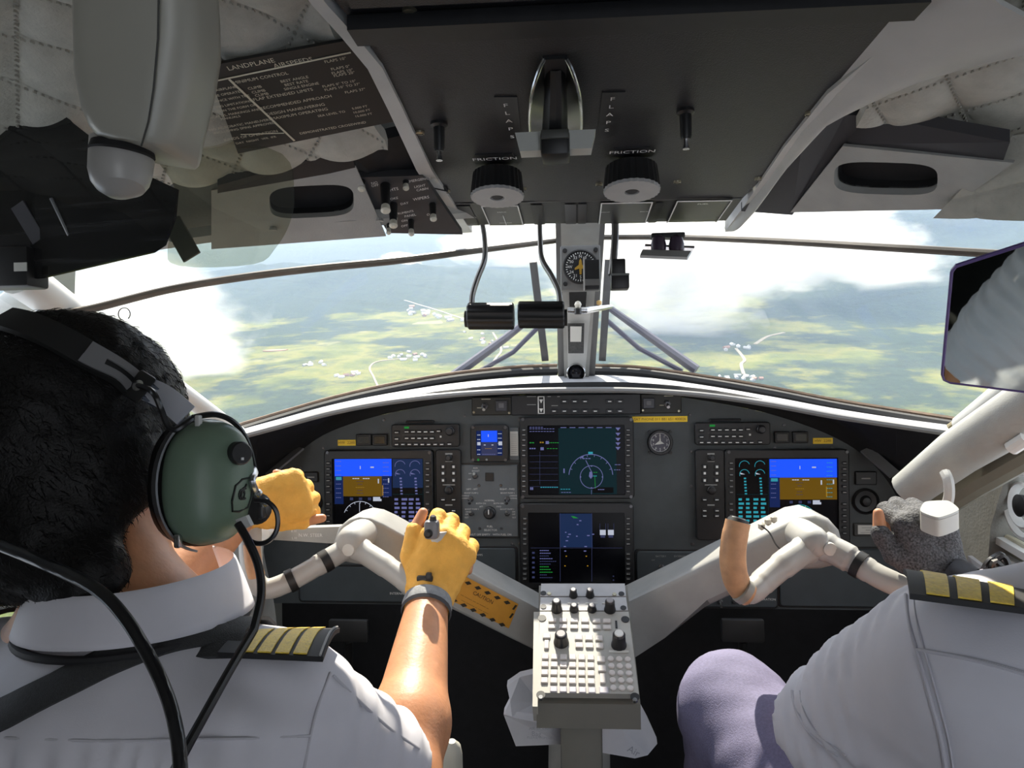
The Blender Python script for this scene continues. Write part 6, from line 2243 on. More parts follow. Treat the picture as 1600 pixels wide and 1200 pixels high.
    fkeys(u, R1 + [(x + (x - 905) * 0.01, y + 10) for x, y in R1], 12.5, 0.0085, keyl_m)
    fkeys(u, [(854, 995)], 12, 0.009, keyl_m)
    fkeys(u, [(854, 1008)], 7.5, 0.0165, keyl_m)
    fkeys(u, [(904, 997), (920, 997.5), (936, 998), (905, 1009), (921, 1009.5), (937, 1010)], 12, 0.010, keyl_m)
    rows_ = [(1027, 852), (1039, 851.5), (1051.5, 851), (1064, 850.5)]
    for r_, (y, x0) in enumerate(rows_):
        fkeys(u, [(x0 + (14.2 + 0.15 * r_) * c, y + 0.3 * c) for c in range(6)], 10.5, 0.0098, keyl_m)
    fkeys(u, [(865 + 15 * c, 1078 + 0.4 * c) for c in range(5)], 10.5, 0.0098, keyg_m)
    fkeys(u, [(939, 1031), (940.5, 1045.5)], 12, 0.0105, keyl_m)
    fkeys(u, [(941.5, 1061)], 8, 0.0165, keyl_m)
    fkeys(u, [(943.5, 1079.5)], 13, 0.011, keyg_m)
    for r_, y in enumerate((1030, 1041, 1052, 1063.5, 1075.5)):
        fkeys(u, [(954 + 13.3 * c + 1.1 * r_, y + 0.4 * c) for c in range(3)], 9.2, 0, keyl_m, round_=True, name='number_key')
    fknob(u, 877, 1004, 0.0098, 0.018, gk, gt); fknob(u, 967, 1008, 0.0098, 0.024, gk, mat('knob_top_white', (0.75, 0.74, 0.70), 0.4))
    mb = MB(FM(963, 976, 0.010)); mb.box((0, -0.0005, 0), (0.003, 0.001, 0.014)); mb.build('card_slot', bezel_m, u, world=True, smooth=0)
    mb = MB(FM(967, 1018, 0.0105)); mb.box((0, 0, 0), (0.028, 0.0004, 0.004)); mb.build('legend_strip', card_m, u, world=True, smooth=0)
    for px, py in ((845, 1086), (992, 1089), (847, 966), (977, 968)):
        mb = MB(FM(px, py, 0.0102)); mb.lathe([(0.0062, 0.0), (0.0062, -0.0008)], 14); mb.build('corner_notch', bezel_m, u, world=True)
    for px, py in ((845, 1091), (992, 1095)):
        mb = MB(FM(px, py, 0.0115)); mb.lathe([(0.004, 0.0), (0.003, -0.003)], 12); mb.build('corner_screw', chrome_m, u, world=True)

    # paper bags tucked behind the pedestal
    paper = mat('white_paper', (0.66, 0.66, 0.70), 0.75, noise=0.05, nscale=25, bump=0.5, bscale=40)
    b1 = thing('paper_bag', P(830, 1160, 1.12), 'crumpled white paper bag left of the pedestal stand', 'bag')
    def sheet(pts, Ys, name, parent, bulge=0.006):
        q = [P(a_, b_, y_) for (a_, b_), y_ in zip(pts, Ys)]
        mb = MB(); mb.prism3(q, (0.0, 0.012, 0.004)); return mb.build(name, paper, parent, world=True, smooth=0)
    sheet([(792, 1072), (812, 1058), (838, 1052), (842, 1098), (840, 1128), (800, 1120), (787, 1116), (797, 1096)], [1.12, 1.14, 1.15, 1.14, 1.10, 1.08, 1.08, 1.10], 'folded_top', b1)
    lo = sheet([(787, 1117), (800, 1121), (842, 1129), (881, 1131), (880, 1163), (806, 1166)], [1.08, 1.08, 1.09, 1.12, 1.12, 1.09], 'front_face', b1)
    t = MB()
    for s, px, py, sz in (('AIR SICKNESS', 846, 1139, 0.006), ('Bag', 838, 1147, 0.010), ('PLEASE DISPOSE', 843, 1153, 0.005)):
        M = Matrix.Translation(P(px, py, 1.072)); t2 = MB(); put_text(t2, s, 0, 0, sz, 0, 0.0); t.add(t2.v, t2.f, M)
    t.build('print', mat('faint_grey_print', (0.36, 0.37, 0.42), 0.7), b1, world=True, smooth=0)
    b2 = thing('paper_bag', P(985, 1180, 1.12), 'crumpled white paper bag right of the pedestal stand', 'bag')
    sheet([(938, 1136), (972, 1138), (992, 1185), (940, 1176)], [1.08, 1.09, 1.08, 1.07], 'front_face', b2)
    sheet([(972, 1138), (998, 1102), (1012, 1128), (1027, 1162), (1012, 1180), (992, 1185)], [1.09, 1.16, 1.16, 1.14, 1.10, 1.08], 'folded_side', b2)
    t = MB()
    M = Matrix.Translation(P(990, 1174, 1.065)); t2 = MB(); put_text(t2, 'Air', 0, 0, 0.014, 0, -0.5); t.add(t2.v, t2.f, M)
    t.build('print', mat('faint_grey_print', (0.36, 0.37, 0.42), 0.7), b2, world=True, smooth=0)
    # pale lever knob by the pilot's knee
    o = thing('trim_lever', P(706, 1200, 0.98), 'pale rounded lever knob at the bottom beside the pilot elbow', 'lever')
    mb = MB(); mb.tube([P(708, 1300, 1.0), P(707, 1210, 0.99), P(706, 1180, 0.985), P(706, 1166, 0.982), P(706, 1158, 0.98)], [0.013, 0.0145, 0.0145, 0.012, 0.005], 16); mb.build('knob', mat('lever_cream', (0.52, 0.51, 0.44), 0.5), o, world=True)
    # rudder pedals far in the footwell
    for px, lab in ((545, 'dark rudder pedal deep in the pilot footwell'), (1160, 'dark rudder pedal deep in the copilot footwell')):
        o = thing('rudder_pedal', P(px, 990, 1.62), lab, 'pedal')
        mb = MB(); mb.box(P(px, 985, 1.62), (0.09, 0.015, 0.05), 0.004); mb.build('pad', mat('pedal_dark', (0.035, 0.035, 0.035), 0.5), o, world=True)
        mb = MB(); mb.tube([P(px, 1000, 1.63), P(px, 1060, 1.73)], 0.01, 8); mb.build('arm', mat('pedal_dark', (0.035, 0.035, 0.035), 0.5), o, world=True)

build_columns()
build_pedestal()
# ================================================================== people: smooth bodies grown from rounded shapes
class Field:
    """signed distance grid; shapes are blended into it, then skinned"""
    def __init__(self, lo, hi, h):
        self.lo, self.h = np.array(lo, float), h
        self.n = np.ceil((np.array(hi) - self.lo) / h).astype(int) + 1
        self.d = np.full(self.n, 9.0, np.float32)
    def _sub(self, lo, hi):
        a = np.maximum(np.floor((np.array(lo) - self.lo) / self.h).astype(int), 0)
        b = np.minimum(np.ceil((np.array(hi) - self.lo) / self.h).astype(int) + 1, self.n)
        if np.any(b <= a): return None
        ax = [self.lo[k] + self.h * np.arange(a[k], b[k]) for k in range(3)]
        X, Y, Z = np.meshgrid(*ax, indexing='ij')
        return tuple(slice(a[k], b[k]) for k in range(3)), X, Y, Z
    def _mix(self, s, d, k, op):
        o = self.d[s]
        if op == 'add':
            hh = np.clip(0.5 + 0.5 * (o - d) / max(k, 1e-6), 0, 1)
            self.d[s] = (o * (1 - hh) + d * hh) - k * hh * (1 - hh)
        elif op == 'cut':
            hh = np.clip(0.5 - 0.5 * (o + d) / max(k, 1e-6), 0, 1)
            self.d[s] = (o * (1 - hh) - d * hh) + k * hh * (1 - hh)
    def cone(self, a, b, r0, r1, k=0.012, op='add'):
        a, b = np.array(a, float), np.array(b, float)
        m = max(r0, r1) + k + 4 * self.h
        s = self._sub(np.minimum(a, b) - m, np.maximum(a, b) + m)
        if s is None: return self
        sl, X, Y, Z = s
        ba = b - a
        t = np.clip(((X - a[0]) * ba[0] + (Y - a[1]) * ba[1] + (Z - a[2]) * ba[2]) / max(ba @ ba, 1e-12), 0, 1)
        d = np.sqrt((X - a[0] - t * ba[0]) ** 2 + (Y - a[1] - t * ba[1]) ** 2 + (Z - a[2] - t * ba[2]) ** 2) - (r0 + (r1 - r0) * t)
        self._mix(sl, d, k, op)
        return self
    def ell(self, c, r, k=0.015, R=None, op='add'):
        c, r = np.array(c, float), np.array(r, float)
        m = r.max() + k + 4 * self.h
        s = self._sub(c - m, c + m)
        if s is None: return self
        sl, X, Y, Z = s
        X, Y, Z = X - c[0], Y - c[1], Z - c[2]
        if R is not None:
            A = np.array(R.transposed() if isinstance(R, Matrix) else R)
            X, Y, Z = A[0][0] * X + A[0][1] * Y + A[0][2] * Z, A[1][0] * X + A[1][1] * Y + A[1][2] * Z, A[2][0] * X + A[2][1] * Y + A[2][2] * Z
        k0 = np.sqrt((X / r[0]) ** 2 + (Y / r[1]) ** 2 + (Z / r[2]) ** 2)
        k1 = np.sqrt((X / r[0] ** 2) ** 2 + (Y / r[1] ** 2) ** 2 + (Z / r[2] ** 2) ** 2)
        self._mix(sl, k0 * (k0 - 1) / np.maximum(k1, 1e-9), k, op)
        return self
    def coords(self):
        ax = [self.lo[k] + self.h * np.arange(self.n[k]) for k in range(3)]
        return np.meshgrid(*ax, indexing='ij')
    def half(self, p, n, k=0.004):
        """keep the side against the normal n"""
        X, Y, Z = self.coords()
        n = np.array(n, float) / np.linalg.norm(n)
        d = (X - p[0]) * n[0] + (Y - p[1]) * n[1] + (Z - p[2]) * n[2]
        hh = np.clip(0.5 - 0.5 * (d - self.d) / k, 0, 1)
        self.d = (d * (1 - hh) + self.d * hh + k * hh * (1 - hh)).astype(np.float32)
        return self
    def offset(self, fn):
        X, Y, Z = self.coords()
        self.d = (self.d + fn(X, Y, Z)).astype(np.float32)
        return self
    def mesh(self, relax=2):
        d = self.d
        ins = d < 0
        n = self.n - 1
        cnt = np.zeros(n, np.int32)
        acc = np.zeros(tuple(n) + (3,), np.float32)
        base = [slice(0, -1), slice(0, -1), slice(0, -1)]
        def sl(o): return tuple(slice(o[k], o[k] + n[k]) for k in range(3))
        corners = [(i, j, k) for i in (0, 1) for j in (0, 1) for k in (0, 1)]
        for c0 in corners:
            for ax in range(3):
                if c0[ax]: continue
                c1 = list(c0); c1[ax] = 1
                a, b = d[sl(c0)], d[sl(c1)]
                x = (a < 0) != (b < 0)
                t = np.where(x, a / np.where(x, a - b, 1), 0)
                cnt += x
                for k in range(3):
                    acc[..., k] += np.where(x, c0[k] + (t if k == ax else 0), 0)
        act = cnt > 0
        idx = -np.ones(n, np.int64)
        idx[act] = np.arange(act.sum())
        ijk = np.argwhere(act)
        V = (ijk + acc[act] / cnt[act][:, None]) * self.h + self.lo
        Q = []
        for ax in range(3):
            o1, o2 = [(1, 2), (2, 0), (0, 1)][ax]
            sA = [slice(0, self.n[k]) for k in range(3)]; sB = list(sA)
            sA[ax] = slice(0, -1); sB[ax] = slice(1, None)
            A, B = ins[tuple(sA)], ins[tuple(sB)]
            e = np.argwhere(A != B)
            ok = (e[:, o1] > 0) & (e[:, o2] > 0) & (e[:, o1] < n[o1]) & (e[:, o2] < n[o2])
            e = e[ok]
            f = A[tuple(e.T)]
            def g(da, db):
                q = e.copy(); q[:, o1] -= da; q[:, o2] -= db
                return idx[tuple(q.T)]
            q = np.stack([g(0, 0), g(1, 0), g(1, 1), g(0, 1)], -1)
            q[~f] = q[~f][:, ::-1]
            Q.append(q)
        Q = np.concatenate(Q)
        Q = Q[(Q >= 0).all(1)]
        for _ in range(relax):
            S = np.zeros_like(V); C = np.zeros(len(V))
            for a, b in ((0, 1), (1, 2), (2, 3), (3, 0)):
                np.add.at(S, Q[:, a], V[Q[:, b]]); np.add.at(C, Q[:, a], 1)
                np.add.at(S, Q[:, b], V[Q[:, a]]); np.add.at(C, Q[:, b], 1)
            V = V * 0.5 + 0.5 * S / np.maximum(C, 1)[:, None]
        return V, Q

def skin(name, pieces, material, parent):
    vs_, fs, n = [], [], 0
    for V, Q in pieces:
        vs_.append(V); fs.append(Q + n); n += len(V)
    V, Q = np.concatenate(vs_), np.concatenate(fs)
    me = bpy.data.meshes.new(name)
    me.vertices.add(len(V)); me.vertices.foreach_set('co', V.astype(np.float32).ravel())
    me.loops.add(len(Q) * 4); me.loops.foreach_set('vertex_index', Q.astype(np.int32).ravel())
    me.polygons.add(len(Q)); me.polygons.foreach_set('loop_start', np.arange(0, len(Q) * 4, 4, dtype=np.int32))
    me.update(calc_edges=True); me.validate()
    me.polygons.foreach_set('use_smooth', [True] * len(me.polygons))
    me.materials.append(material)
    o = bpy.data.objects.new(name, me)
    COL.objects.link(o)
    if parent is not None:
        o.parent = parent
        o.matrix_basis = wm(parent).inverted()
    return o

def bvh_of(*objs):
    V, F = [], []
    for o in objs:
        n = len(V)
        M = wm(o)
        V += [M @ v.co for v in o.data.vertices]
        F += [tuple(i + n for i in p.vertices) for p in o.data.polygons]
    return BVHTree.FromPolygons(V, F)

def C(x, y, z): return Vector((x, y, CAMZ + z))

# -------------------------------------------------------------- hands
def hand_parts(wrist, X, Yp, mirror, curl, thumb, s=1.0):
    """wrist point, X wrist->knuckles, Yp palm side (away from the back of the hand). Returns named cones."""
    X = Vector(X).normalized()
    Yp = Vector(Yp); Yp = (Yp - X * Yp.dot(X)).normalized()
    Z = X.cross(Yp)
    if mirror: Z = -Z
    def L(x, y, z): return Vector(wrist) + (X * x + Yp * y + Z * z) * s
    parts = []
    # palm
    for z, x1 in ((0.030, 0.088), (0.010, 0.092), (-0.011, 0.088), (-0.030, 0.080)):
        parts.append(('palm', L(0.012, 0.004, z * 0.62), L(x1, 0.0, z), 0.0165 * s, 0.0135 * s, 0.014))
    parts.append(('palm', L(0.03, 0.014, 0.024), L(0.06, 0.016, 0.026), 0.017 * s, 0.013 * s, 0.014))
    lens = ((0.030, 0.046, 0.028, 0.022, 0.088), (0.010, 0.050, 0.031, 0.023, 0.092), (-0.011, 0.047, 0.029, 0.022, 0.088), (-0.030, 0.037, 0.022, 0.019, 0.080))
    for fi, (z, l1, l2, l3, x1) in enumerate(lens):
        c = curl[fi] if hasattr(curl[0], '__len__') else curl
        p = L(x1, 0.0, z)
        a = 0.0
        for si, (l, r0, r1) in enumerate(((l1, 0.0105, 0.0095), (l2, 0.0095, 0.0085), (l3, 0.0086, 0.0070))):
            a += math.radians(c[si])
            q = p + (X * math.cos(a) + Yp * math.sin(a)) * l * s - Z * (0.0015 * fi)
            parts.append(('finger%d%d' % (fi, si), p, q, r0 * s * (0.92 if fi == 3 else 1), r1 * s * (0.92 if fi == 3 else 1), 0.004))
            p = q
    # thumb leaves the side of the palm near its base
    p = L(0.028, 0.012, 0.026)
    for si, (dx, dy, dz) in enumerate(thumb):
        q = p + (X * dx + Yp * dy + Z * dz) * s
        parts.append(('thumb%d' % si, p, q, (0.0150, 0.0120, 0.0105)[si] * s, (0.0122, 0.0105, 0.0078)[si] * s, 0.008 if si == 0 else 0.004))
        p = q
    return parts, L

def field_of(parts, h, inflate=0.0, only=None, extra=(), pad=0.03):
    P_ = [p for p in parts if only is None or only(p[0])]
    pts = np.array([list(p[1]) for p in P_] + [list(p[2]) for p in P_])
    f = Field(pts.min(0) - pad, pts.max(0) + pad, h)
    for nm, a, b, r0, r1, k in P_:
        f.cone(a, b, r0 + inflate, r1 + inflate, k)
    for e in extra: e(f)
    return f

# -------------------------------------------------------------- head
def head_field(f, hc, yaw, k=0.02, pitch=0.0):
    """skull, face and neck about hc (head centre), facing yaw to the right of forward"""
    Rz = Matrix.Rotation(-yaw, 3, 'Z') @ Matrix.Rotation(pitch, 3, 'X')
    def H(x, y, z): return hc + Rz @ Vector((x, y, z))
    f.ell(H(0, -0.006, 0.022), (0.077, 0.096, 0.090), 0.02, Rz)
    f.ell(H(0, 0.030, -0.030), (0.064, 0.066, 0.082), 0.025, Rz)
    f.ell(H(0, 0.050, -0.082), (0.040, 0.038, 0.030), 0.03, Rz)
    f.ell(H(0, 0.092, -0.018), (0.011, 0.020, 0.020), 0.010, Rz)      # nose
    f.cone(H(0, 0.086, 0.010), H(0, 0.104, -0.026), 0.007, 0.011, 0.008)
    for s in (-1, 1):
        f.ell(H(0.031 * s, 0.094, 0.006), (0.016, 0.014, 0.010), 0.008, Rz, op='cut')   # eye sockets
        f.ell(H(0.031 * s, 0.080, 0.004), (0.012, 0.012, 0.010), 0.004, Rz)
        f.ell(H(0.042 * s, 0.066, -0.028), (0.022, 0.022, 0.022), 0.02, Rz)
        f.ell(H(0.079 * s, -0.002, -0.012), (0.010, 0.018, 0.032), 0.006, Rz)           # ears
    f.ell(H(0, 0.088, -0.058), (0.022, 0.012, 0.006), 0.006, Rz)       # lips
    f.ell(H(0, 0.086, -0.066), (0.019, 0.012, 0.006), 0.006, Rz)
    return H, Rz

skin_m = mat('skin', (0.56, 0.255, 0.125), 0.5, noise=0.10, nscale=60, bump=0.15, bscale=260, sub=0.15)
hair_m = mat('black_hair', (0.006, 0.0055, 0.0055), 0.5, noise=0.3, nscale=150, bump=0.4, bscale=500, spec=0.25)
shirt_m = mat('white_shirt', (0.62, 0.61, 0.66), 0.75, noise=0.03, nscale=30, bump=0.06, bscale=900, sheen=0.1)
glove_m = mat('orange_glove', (0.85, 0.44, 0.075), 0.7, noise=0.10, nscale=45, bump=0.5, bscale=260)
gold_m = mat('gold_braid', (0.92, 0.62, 0.06), 0.5, noise=0.15, nscale=300, bump=0.5, bscale=700)
epau_m = mat('epaulette_black', (0.012, 0.012, 0.014), 0.7)
seam_m = mat('shirt_seam', (0.50, 0.49, 0.53), 0.8)
navy_m = mat('navy_trousers', (0.17, 0.16, 0.26), 0.85, noise=0.12, nscale=300, bump=0.3, bscale=600)

def fold_noise(amp, scale, seed, aniso=(1, 1, 1)):
    rg = np.random.default_rng(seed)
    ks = rg.normal(0, 1, (7, 3)) * scale * np.array(aniso)
    ph = rg.uniform(0, 6.28, 7)
    def fn(X, Y, Z):
        s = 0
        for k, p in zip(ks, ph): s = s + np.sin(X * k[0] + Y * k[1] + Z * k[2] + p)
        return amp * s / 4
    return fn

def epaulette(parent, corners, bars, order=(0, 1)):
    """board through four 3D corners: inner-near, inner-far, outer-far, outer-near; gold bars across"""
    a, b, c, d = corners
    n = (d - a).cross(b - a).normalized()
    if n.z < 0: n = -n
    def S(u, v): return mid(mid(a, d, u), mid(b, c, u), v) + n * 0.006 * math.sin(math.pi * v) * 1.0
    mb = MB(); mb.grid(S, 12, 6, 0.004, -n)
    o = mb.build('epaulette', epau_m, parent, world=True)
    for u0, u1 in bars:
        mb = MB(); mb.grid(lambda u, v: S(u0 + (u1 - u0) * u, 0.02 + 0.96 * v) + n * 0.0012, 4, 6, 0.001, -n)
        g = mb.build('gold_bar', gold_m, o); g.matrix_basis = Matrix.Identity(4)
    mb = MB(); mb.tube([S(0.97, k / 6) + n * 0.001 for k in range(7)], 0.0010, 5); g = mb.build('edge_piping', mat('piping_grey', (0.3, 0.3, 0.3), 0.6), o); g.matrix_basis = Matrix.Identity(4)
    return o

def on_surface(bvh, px, py, lift=0.0):
    d = ray(px, py).normalized()
    loc, nrm, i, dist = bvh.ray_cast(CAM, d)
    if loc is None: return None, None
    return loc - d * 0 + nrm * lift, nrm

def surf_strip(bvh, pix, width, thick, n=6, lift=0.001):
    """ribbon lying on the surface under the given pixels"""
    pts, ns = [], []
    pp = smoothpath([Vector((a, b, 0)) for a, b in pix], n)
    for p in pp:
        q, nn = on_surface(bvh, p.x, p.y, lift)
        if q is not None: pts.append(q); ns.append(nn)
    # ease the ribbon over small dips
    for _ in range(3):
        pts = [pts[0]] + [(pts[i - 1] + pts[i] * 2 + pts[i + 1]) / 4 for i in range(1, len(pts) - 1)] + [pts[-1]]
    mb = MB()
    loops = []
    for i, p in enumerate(pts):
        t = (pts[min(i + 1, len(pts) - 1)] - pts[max(i - 1, 0)]).normalized()
        s = t.cross(ns[i]).normalized()
        w = (width[min(int(i / len(pts) * len(width)), len(width) - 1)] if hasattr(width, '__len__') else width) / 2
        loops.append([p + s * w, p + s * w * 0.5 + ns[i] * thick, p - s * w * 0.5 + ns[i] * thick, p - s * w, p - s * w - ns[i] * thick * 2, p + s * w - ns[i] * thick * 2])
    mb.ring(loops)
    return mb

def hair_strands(bvh_src, n, ln, seed, comb, parent, lo, hi, rad=0.00035):
    """loose strands over the hair surface"""
    rg = np.random.default_rng(seed)
    o = bvh_src
    M = wm(o)
    V = np.array([v.co for v in o.data.vertices]); N = np.array([v.normal for v in o.data.vertices])
    mb_v, mb_f = [], []
    for i in rg.integers(0, len(V), n):
        p, nn = Vector(V[i]), Vector(N[i])
        if not (lo < p.z < hi): continue
        c = Vector(comb(p)) + Vector(rg.normal(0, 0.3, 3))
        t = (c - nn * c.dot(nn))
        if t.length < 1e-4: continue
        t.normalize()
        L = ln * rg.uniform(0.5, 1.3)
        s = t.cross(nn) * rad
        pts = [p - nn * 0.001, p + t * L * 0.5 + nn * L * 0.10, p + t * L + nn * L * 0.02]
        b = len(mb_v)
        for k, q in enumerate(pts[:2]):
            mb_v += [q + s, q - s, q + nn * rad]
        mb_v.append(pts[2])
        mb_f += [(b, b + 1, b + 4, b + 3), (b + 1, b + 2, b + 5, b + 4), (b + 2, b, b + 3, b + 5), (b + 3, b + 4, b + 6), (b + 4, b + 5, b + 6), (b + 5, b + 3, b + 6)]
    me = bpy.data.meshes.new('hair_strands')
    me.from_pydata([tuple(v) for v in mb_v], [], mb_f)
    me.materials.append(hair_m)
    s = bpy.data.objects.new('hair_strands', me)
    COL.objects.link(s); s.parent = parent; s['kind'] = 'stuff'
    s.matrix_basis = Matrix.Identity(4)
    return s

def build_pilot():
    who = thing('person', C(-0.40, 0.58, -0.62), 'pilot in white shirt with gold-striped epaulettes, seen from behind gripping left yoke', 'person')
    hc = C(-0.455, 0.640, -0.052)
    yaw = math.radians(24)
    # ---- skin body: head, neck, trunk, arms
    Rs, Ls = C(-0.252, 0.60, -0.272), C(-0.52, 0.60, -0.268)
    Re = C(-0.192, 0.765, -0.425)
    Rw = P(669, 936, 1.0)
    Le, Lw = C(-0.545, 0.78, -0.31), P(384, 786, 0.985)
    f = Field((-0.70, 0.42, CAMZ - 0.70), (-0.02, 1.06, CAMZ + 0.12), 0.005)
    head_field(f, hc, yaw, 0.02, -0.16)
    nb = C(-0.385, 0.60, -0.215)
    f.cone(hc + Vector((0.002, -0.012, -0.05)), nb, 0.054, 0.062, 0.03)
    f.ell(C(-0.385, 0.60, -0.40), (0.165, 0.10, 0.22), 0.05)
    f.cone(nb, Rs, 0.045, 0.045, 0.04); f.cone(nb, Ls, 0.045, 0.045, 0.04)
    for s, e, w in ((Rs, Re, Rw), (Ls, Le, Lw)):
        f.cone(s, e, 0.047, 0.041, 0.03)
        m_ = mid(e, w, 0.28)
        f.cone(e, m_, 0.041, 0.0445, 0.02)
        f.cone(m_, w, 0.0445, 0.0275, 0.02)
    pieces = [f.mesh(2)]
    # hands
    r_parts, RL = hand_parts(Rw, (0.30, 0.42, 0.86), (-0.25, 0.90, -0.35), False, ((38, 68, 50), (46, 74, 52), (52, 78, 54), (58, 80, 55)), ((0.024, 0.002, 0.022), (0.036, -0.002, 0.008), (0.030, 0.0, -0.002)), 0.94)
    l_parts, LL = hand_parts(Lw, (0.88, 0.42, 0.10), (-0.32, 0.85, -0.2), True, ((62, 88, 60), (66, 90, 60), (70, 90, 60), (74, 90, 60)), ((0.026, 0.008, 0.014), (0.036, 0.004, 0.006), (0.032, -0.002, 0.0)), 0.82)
    pieces.append(field_of(r_parts, 0.0021).mesh(1)); pieces.append(field_of(l_parts, 0.0021).mesh(1))
    body = skin('body', pieces, skin_m, who)
    # ---- gloves
    def glove(parts, wrist, elbow, name, lab, cut):
        a = (Vector(elbow) - Vector(wrist)).normalized()
        only = lambda nm: nm not in cut
        ext = lambda ff: ff.cone(wrist + a * 0.004, wrist + a * 0.030, 0.0295, 0.0300, 0.012)
        ff = field_of(parts, 0.0021, 0.0026, only, [ext], 0.05)
        ff.offset(fold_noise(0.0008, 260, 5))
        ff.half(wrist + a * 0.026, a)
        g = skin(name, [ff.mesh(1)], glove_m, who)
        g['label'] = lab
        return g
    tips = {'thumb2', 'finger02', 'finger12', 'finger22', 'finger32'}
    g1 = glove(r_parts, Rw, Re, 'glove', 'orange fingerless glove on the right hand', tips)
    g2 = glove(l_parts, Lw, Le, 'glove', 'orange fingerless glove on the left hand', tips)
    # wrist strap with toggle on the right glove
    a = (Re - Rw).normalized()
    mb = MB()
    c0, c1 = Rw + a * 0.006, Rw + a * 0.022
    mb.tube([c0, mid(c0, c1, 0.5), c1], [0.0335, 0.0345, 0.0335], 28, caps=False)
    st = mb.build('wrist_strap', mat('strap_grey', (0.26, 0.27, 0.28), 0.7, noise=0.2, nscale=120, bump=0.3, bscale=300), g1, world=False)
    mb = MB(); mb.tube([c1 + a * 0.001, c1 + a * 0.006], [0.0345, 0.0325], 28, caps=False); mb.build('strap_edge', mat('strap_dark', (0.05, 0.05, 0.055), 0.7), g1)
    q, _ = on_surface(bvh_of(g1), 663, 906, 0.001)
    q = q or P(663, 906, 0.97)
    mb = MB(); mb.box(q + Vector((0, 0.004, 0)), (0.022, 0.008, 0.008), 0.002); mb.box(q + Vector((0.006, 0.002, 0.004)), (0.008, 0.008, 0.010), 0.002); mb.build('strap_toggle', band_m, g1)
    t = MB()
    for k in range(7):
        w_ = mid(c0, c1, 0.5); ang = -1.1 + 0.3 * k
        up = Vector((0, -0.55, 0.83))
    # ---- shirt
    f = Field((-0.66, 0.40, CAMZ - 0.72), (-0.06, 0.86, CAMZ - 0.10), 0.005)
    f.ell(C(-0.385, 0.595, -0.42), (0.190, 0.122, 0.235), 0.05)
    f.ell(C(-0.385, 0.585, -0.315), (0.172, 0.105, 0.095), 0.05)
    f.cone(nb + Vector((0, 0, -0.018)), Rs, 0.046, 0.053, 0.04); f.cone(nb + Vector((0, 0, -0.018)), Ls, 0.046, 0.055, 0.04)
    f.cone(C(-0.385, 0.56, -0.275), C(-0.385, 0.54, -0.42), 0.06, 0.085, 0.06)
    Rm = mid(Rs, Re, 0.78)
    f.cone(Rs, Rm, 0.058, 0.062, 0.035)
    Lm = mid(Ls, Le, 0.7)
    f.cone(Ls, Lm, 0.058, 0.060, 0.035)
    def wr(X, Y, Z):
        z = Z - CAMZ
        # gathers under the back yoke seam, drag folds at the shoulders, sleeve creases
        g = np.clip((-0.236 - z) / 0.03, 0, 1) * np.clip((0.54 - Y) / 0.05, 0, 1) * 0.0036 * np.sin(X * 330 + 3 * np.sin(X * 41))
        d = 0.0035 * np.sin((X * 0.55 + (z + 0.25) * 1.3 + Y * 0.6) * 95) * np.exp(-((X + 0.235) / 0.05) ** 2) * np.exp(-((z + 0.245) / 0.05) ** 2)
        e = 0.003 * np.sin((X + Y * 0.7 - z * 0.5) * 120) * np.clip((X + 0.23) / 0.06, 0, 1)
        h_ = 0.004 * np.sin((X * 0.35 + z * 1.0) * 60 + 1.0) * np.exp(-((z + 0.27) / 0.035) ** 2) * np.clip((0.56 - Y) / 0.06, 0, 1)
        return g + d + e + h_
    f.offset(wr).offset(fold_noise(0.0010, 60, 3))
    for s, e, t_ in ((Rs, Re, 0.80), (Ls, Le, 0.72)):
        n = (e - s).normalized()
        X, Y, Z = f.coords()
        p = mid(s, e, t_)
        d = (X - p.x) * n.x + (Y - p.y) * n.y + (Z - p.z) * n.z
        near = ((X - p.x) ** 2 + (Y - p.y) ** 2 + (Z - p.z) ** 2) < 0.11 ** 2
        f.d = np.where(near & (d > -0.05) & (np.abs(X + 0.385) > 0.13), np.maximum(f.d, d), f.d).astype(np.float32)
        # hollow cuff
        near2 = near & (d > -0.02)
        ba = np.array(e - s); a0 = np.array(s)
        tt = np.clip(((X - a0[0]) * ba[0] + (Y - a0[1]) * ba[1] + (Z - a0[2]) * ba[2]) / (ba @ ba), 0, 1)
        rr = np.sqrt((X - a0[0] - tt * ba[0]) ** 2 + (Y - a0[1] - tt * ba[1]) ** 2 + (Z - a0[2] - tt * ba[2]) ** 2)
        f.d = np.where(near2, np.maximum(f.d, 0.052 - rr), f.d).astype(np.float32)
    f.half(C(0, 0, -0.68), (0, 0, -1))
    shirt = skin('shirt', [f.mesh(2)], shirt_m, who)
    bv = bvh_of(shirt)
    # collar: stand and fall
    cc = C(-0.383, 0.612, 0)
    def ringpt(a, r, z, lean=0.0):
        return Vector((cc.x + math.sin(a) * r * 0.97, cc.y - math.cos(a) * r * 1.02 + lean, CAMZ + z))
    def coll(u, v):
        a = math.radians(-158 + 316 * u)
        ff = abs(a) / math.radians(158)
        tilt = 0.002 * math.sin(a)
        z1 = -0.157 + tilt + 0.004 * ff
        z0 = -0.195 + tilt * 0.6 - 0.010 * ff ** 2
        if v < 0.12: return ringpt(a, 0.0795, z1 - 0.004 + (v / 0.12) * 0.004)
        t = (v - 0.12) / 0.88
        return ringpt(a, 0.0805 + 0.0125 * t + 0.006 * ff * t, z1 + (z0 - z1) * t + 0.002 * math.sin(t * 3.1))
    mb = MB(); mb.grid(coll, 60, 10)
    co = mb.build('collar', shirt_m, shirt, smooth=60)
    so = co.modifiers.new('t', 'SOLIDIFY'); so.thickness = 0.0022
    # black tie band showing under the collar
    mb = MB()
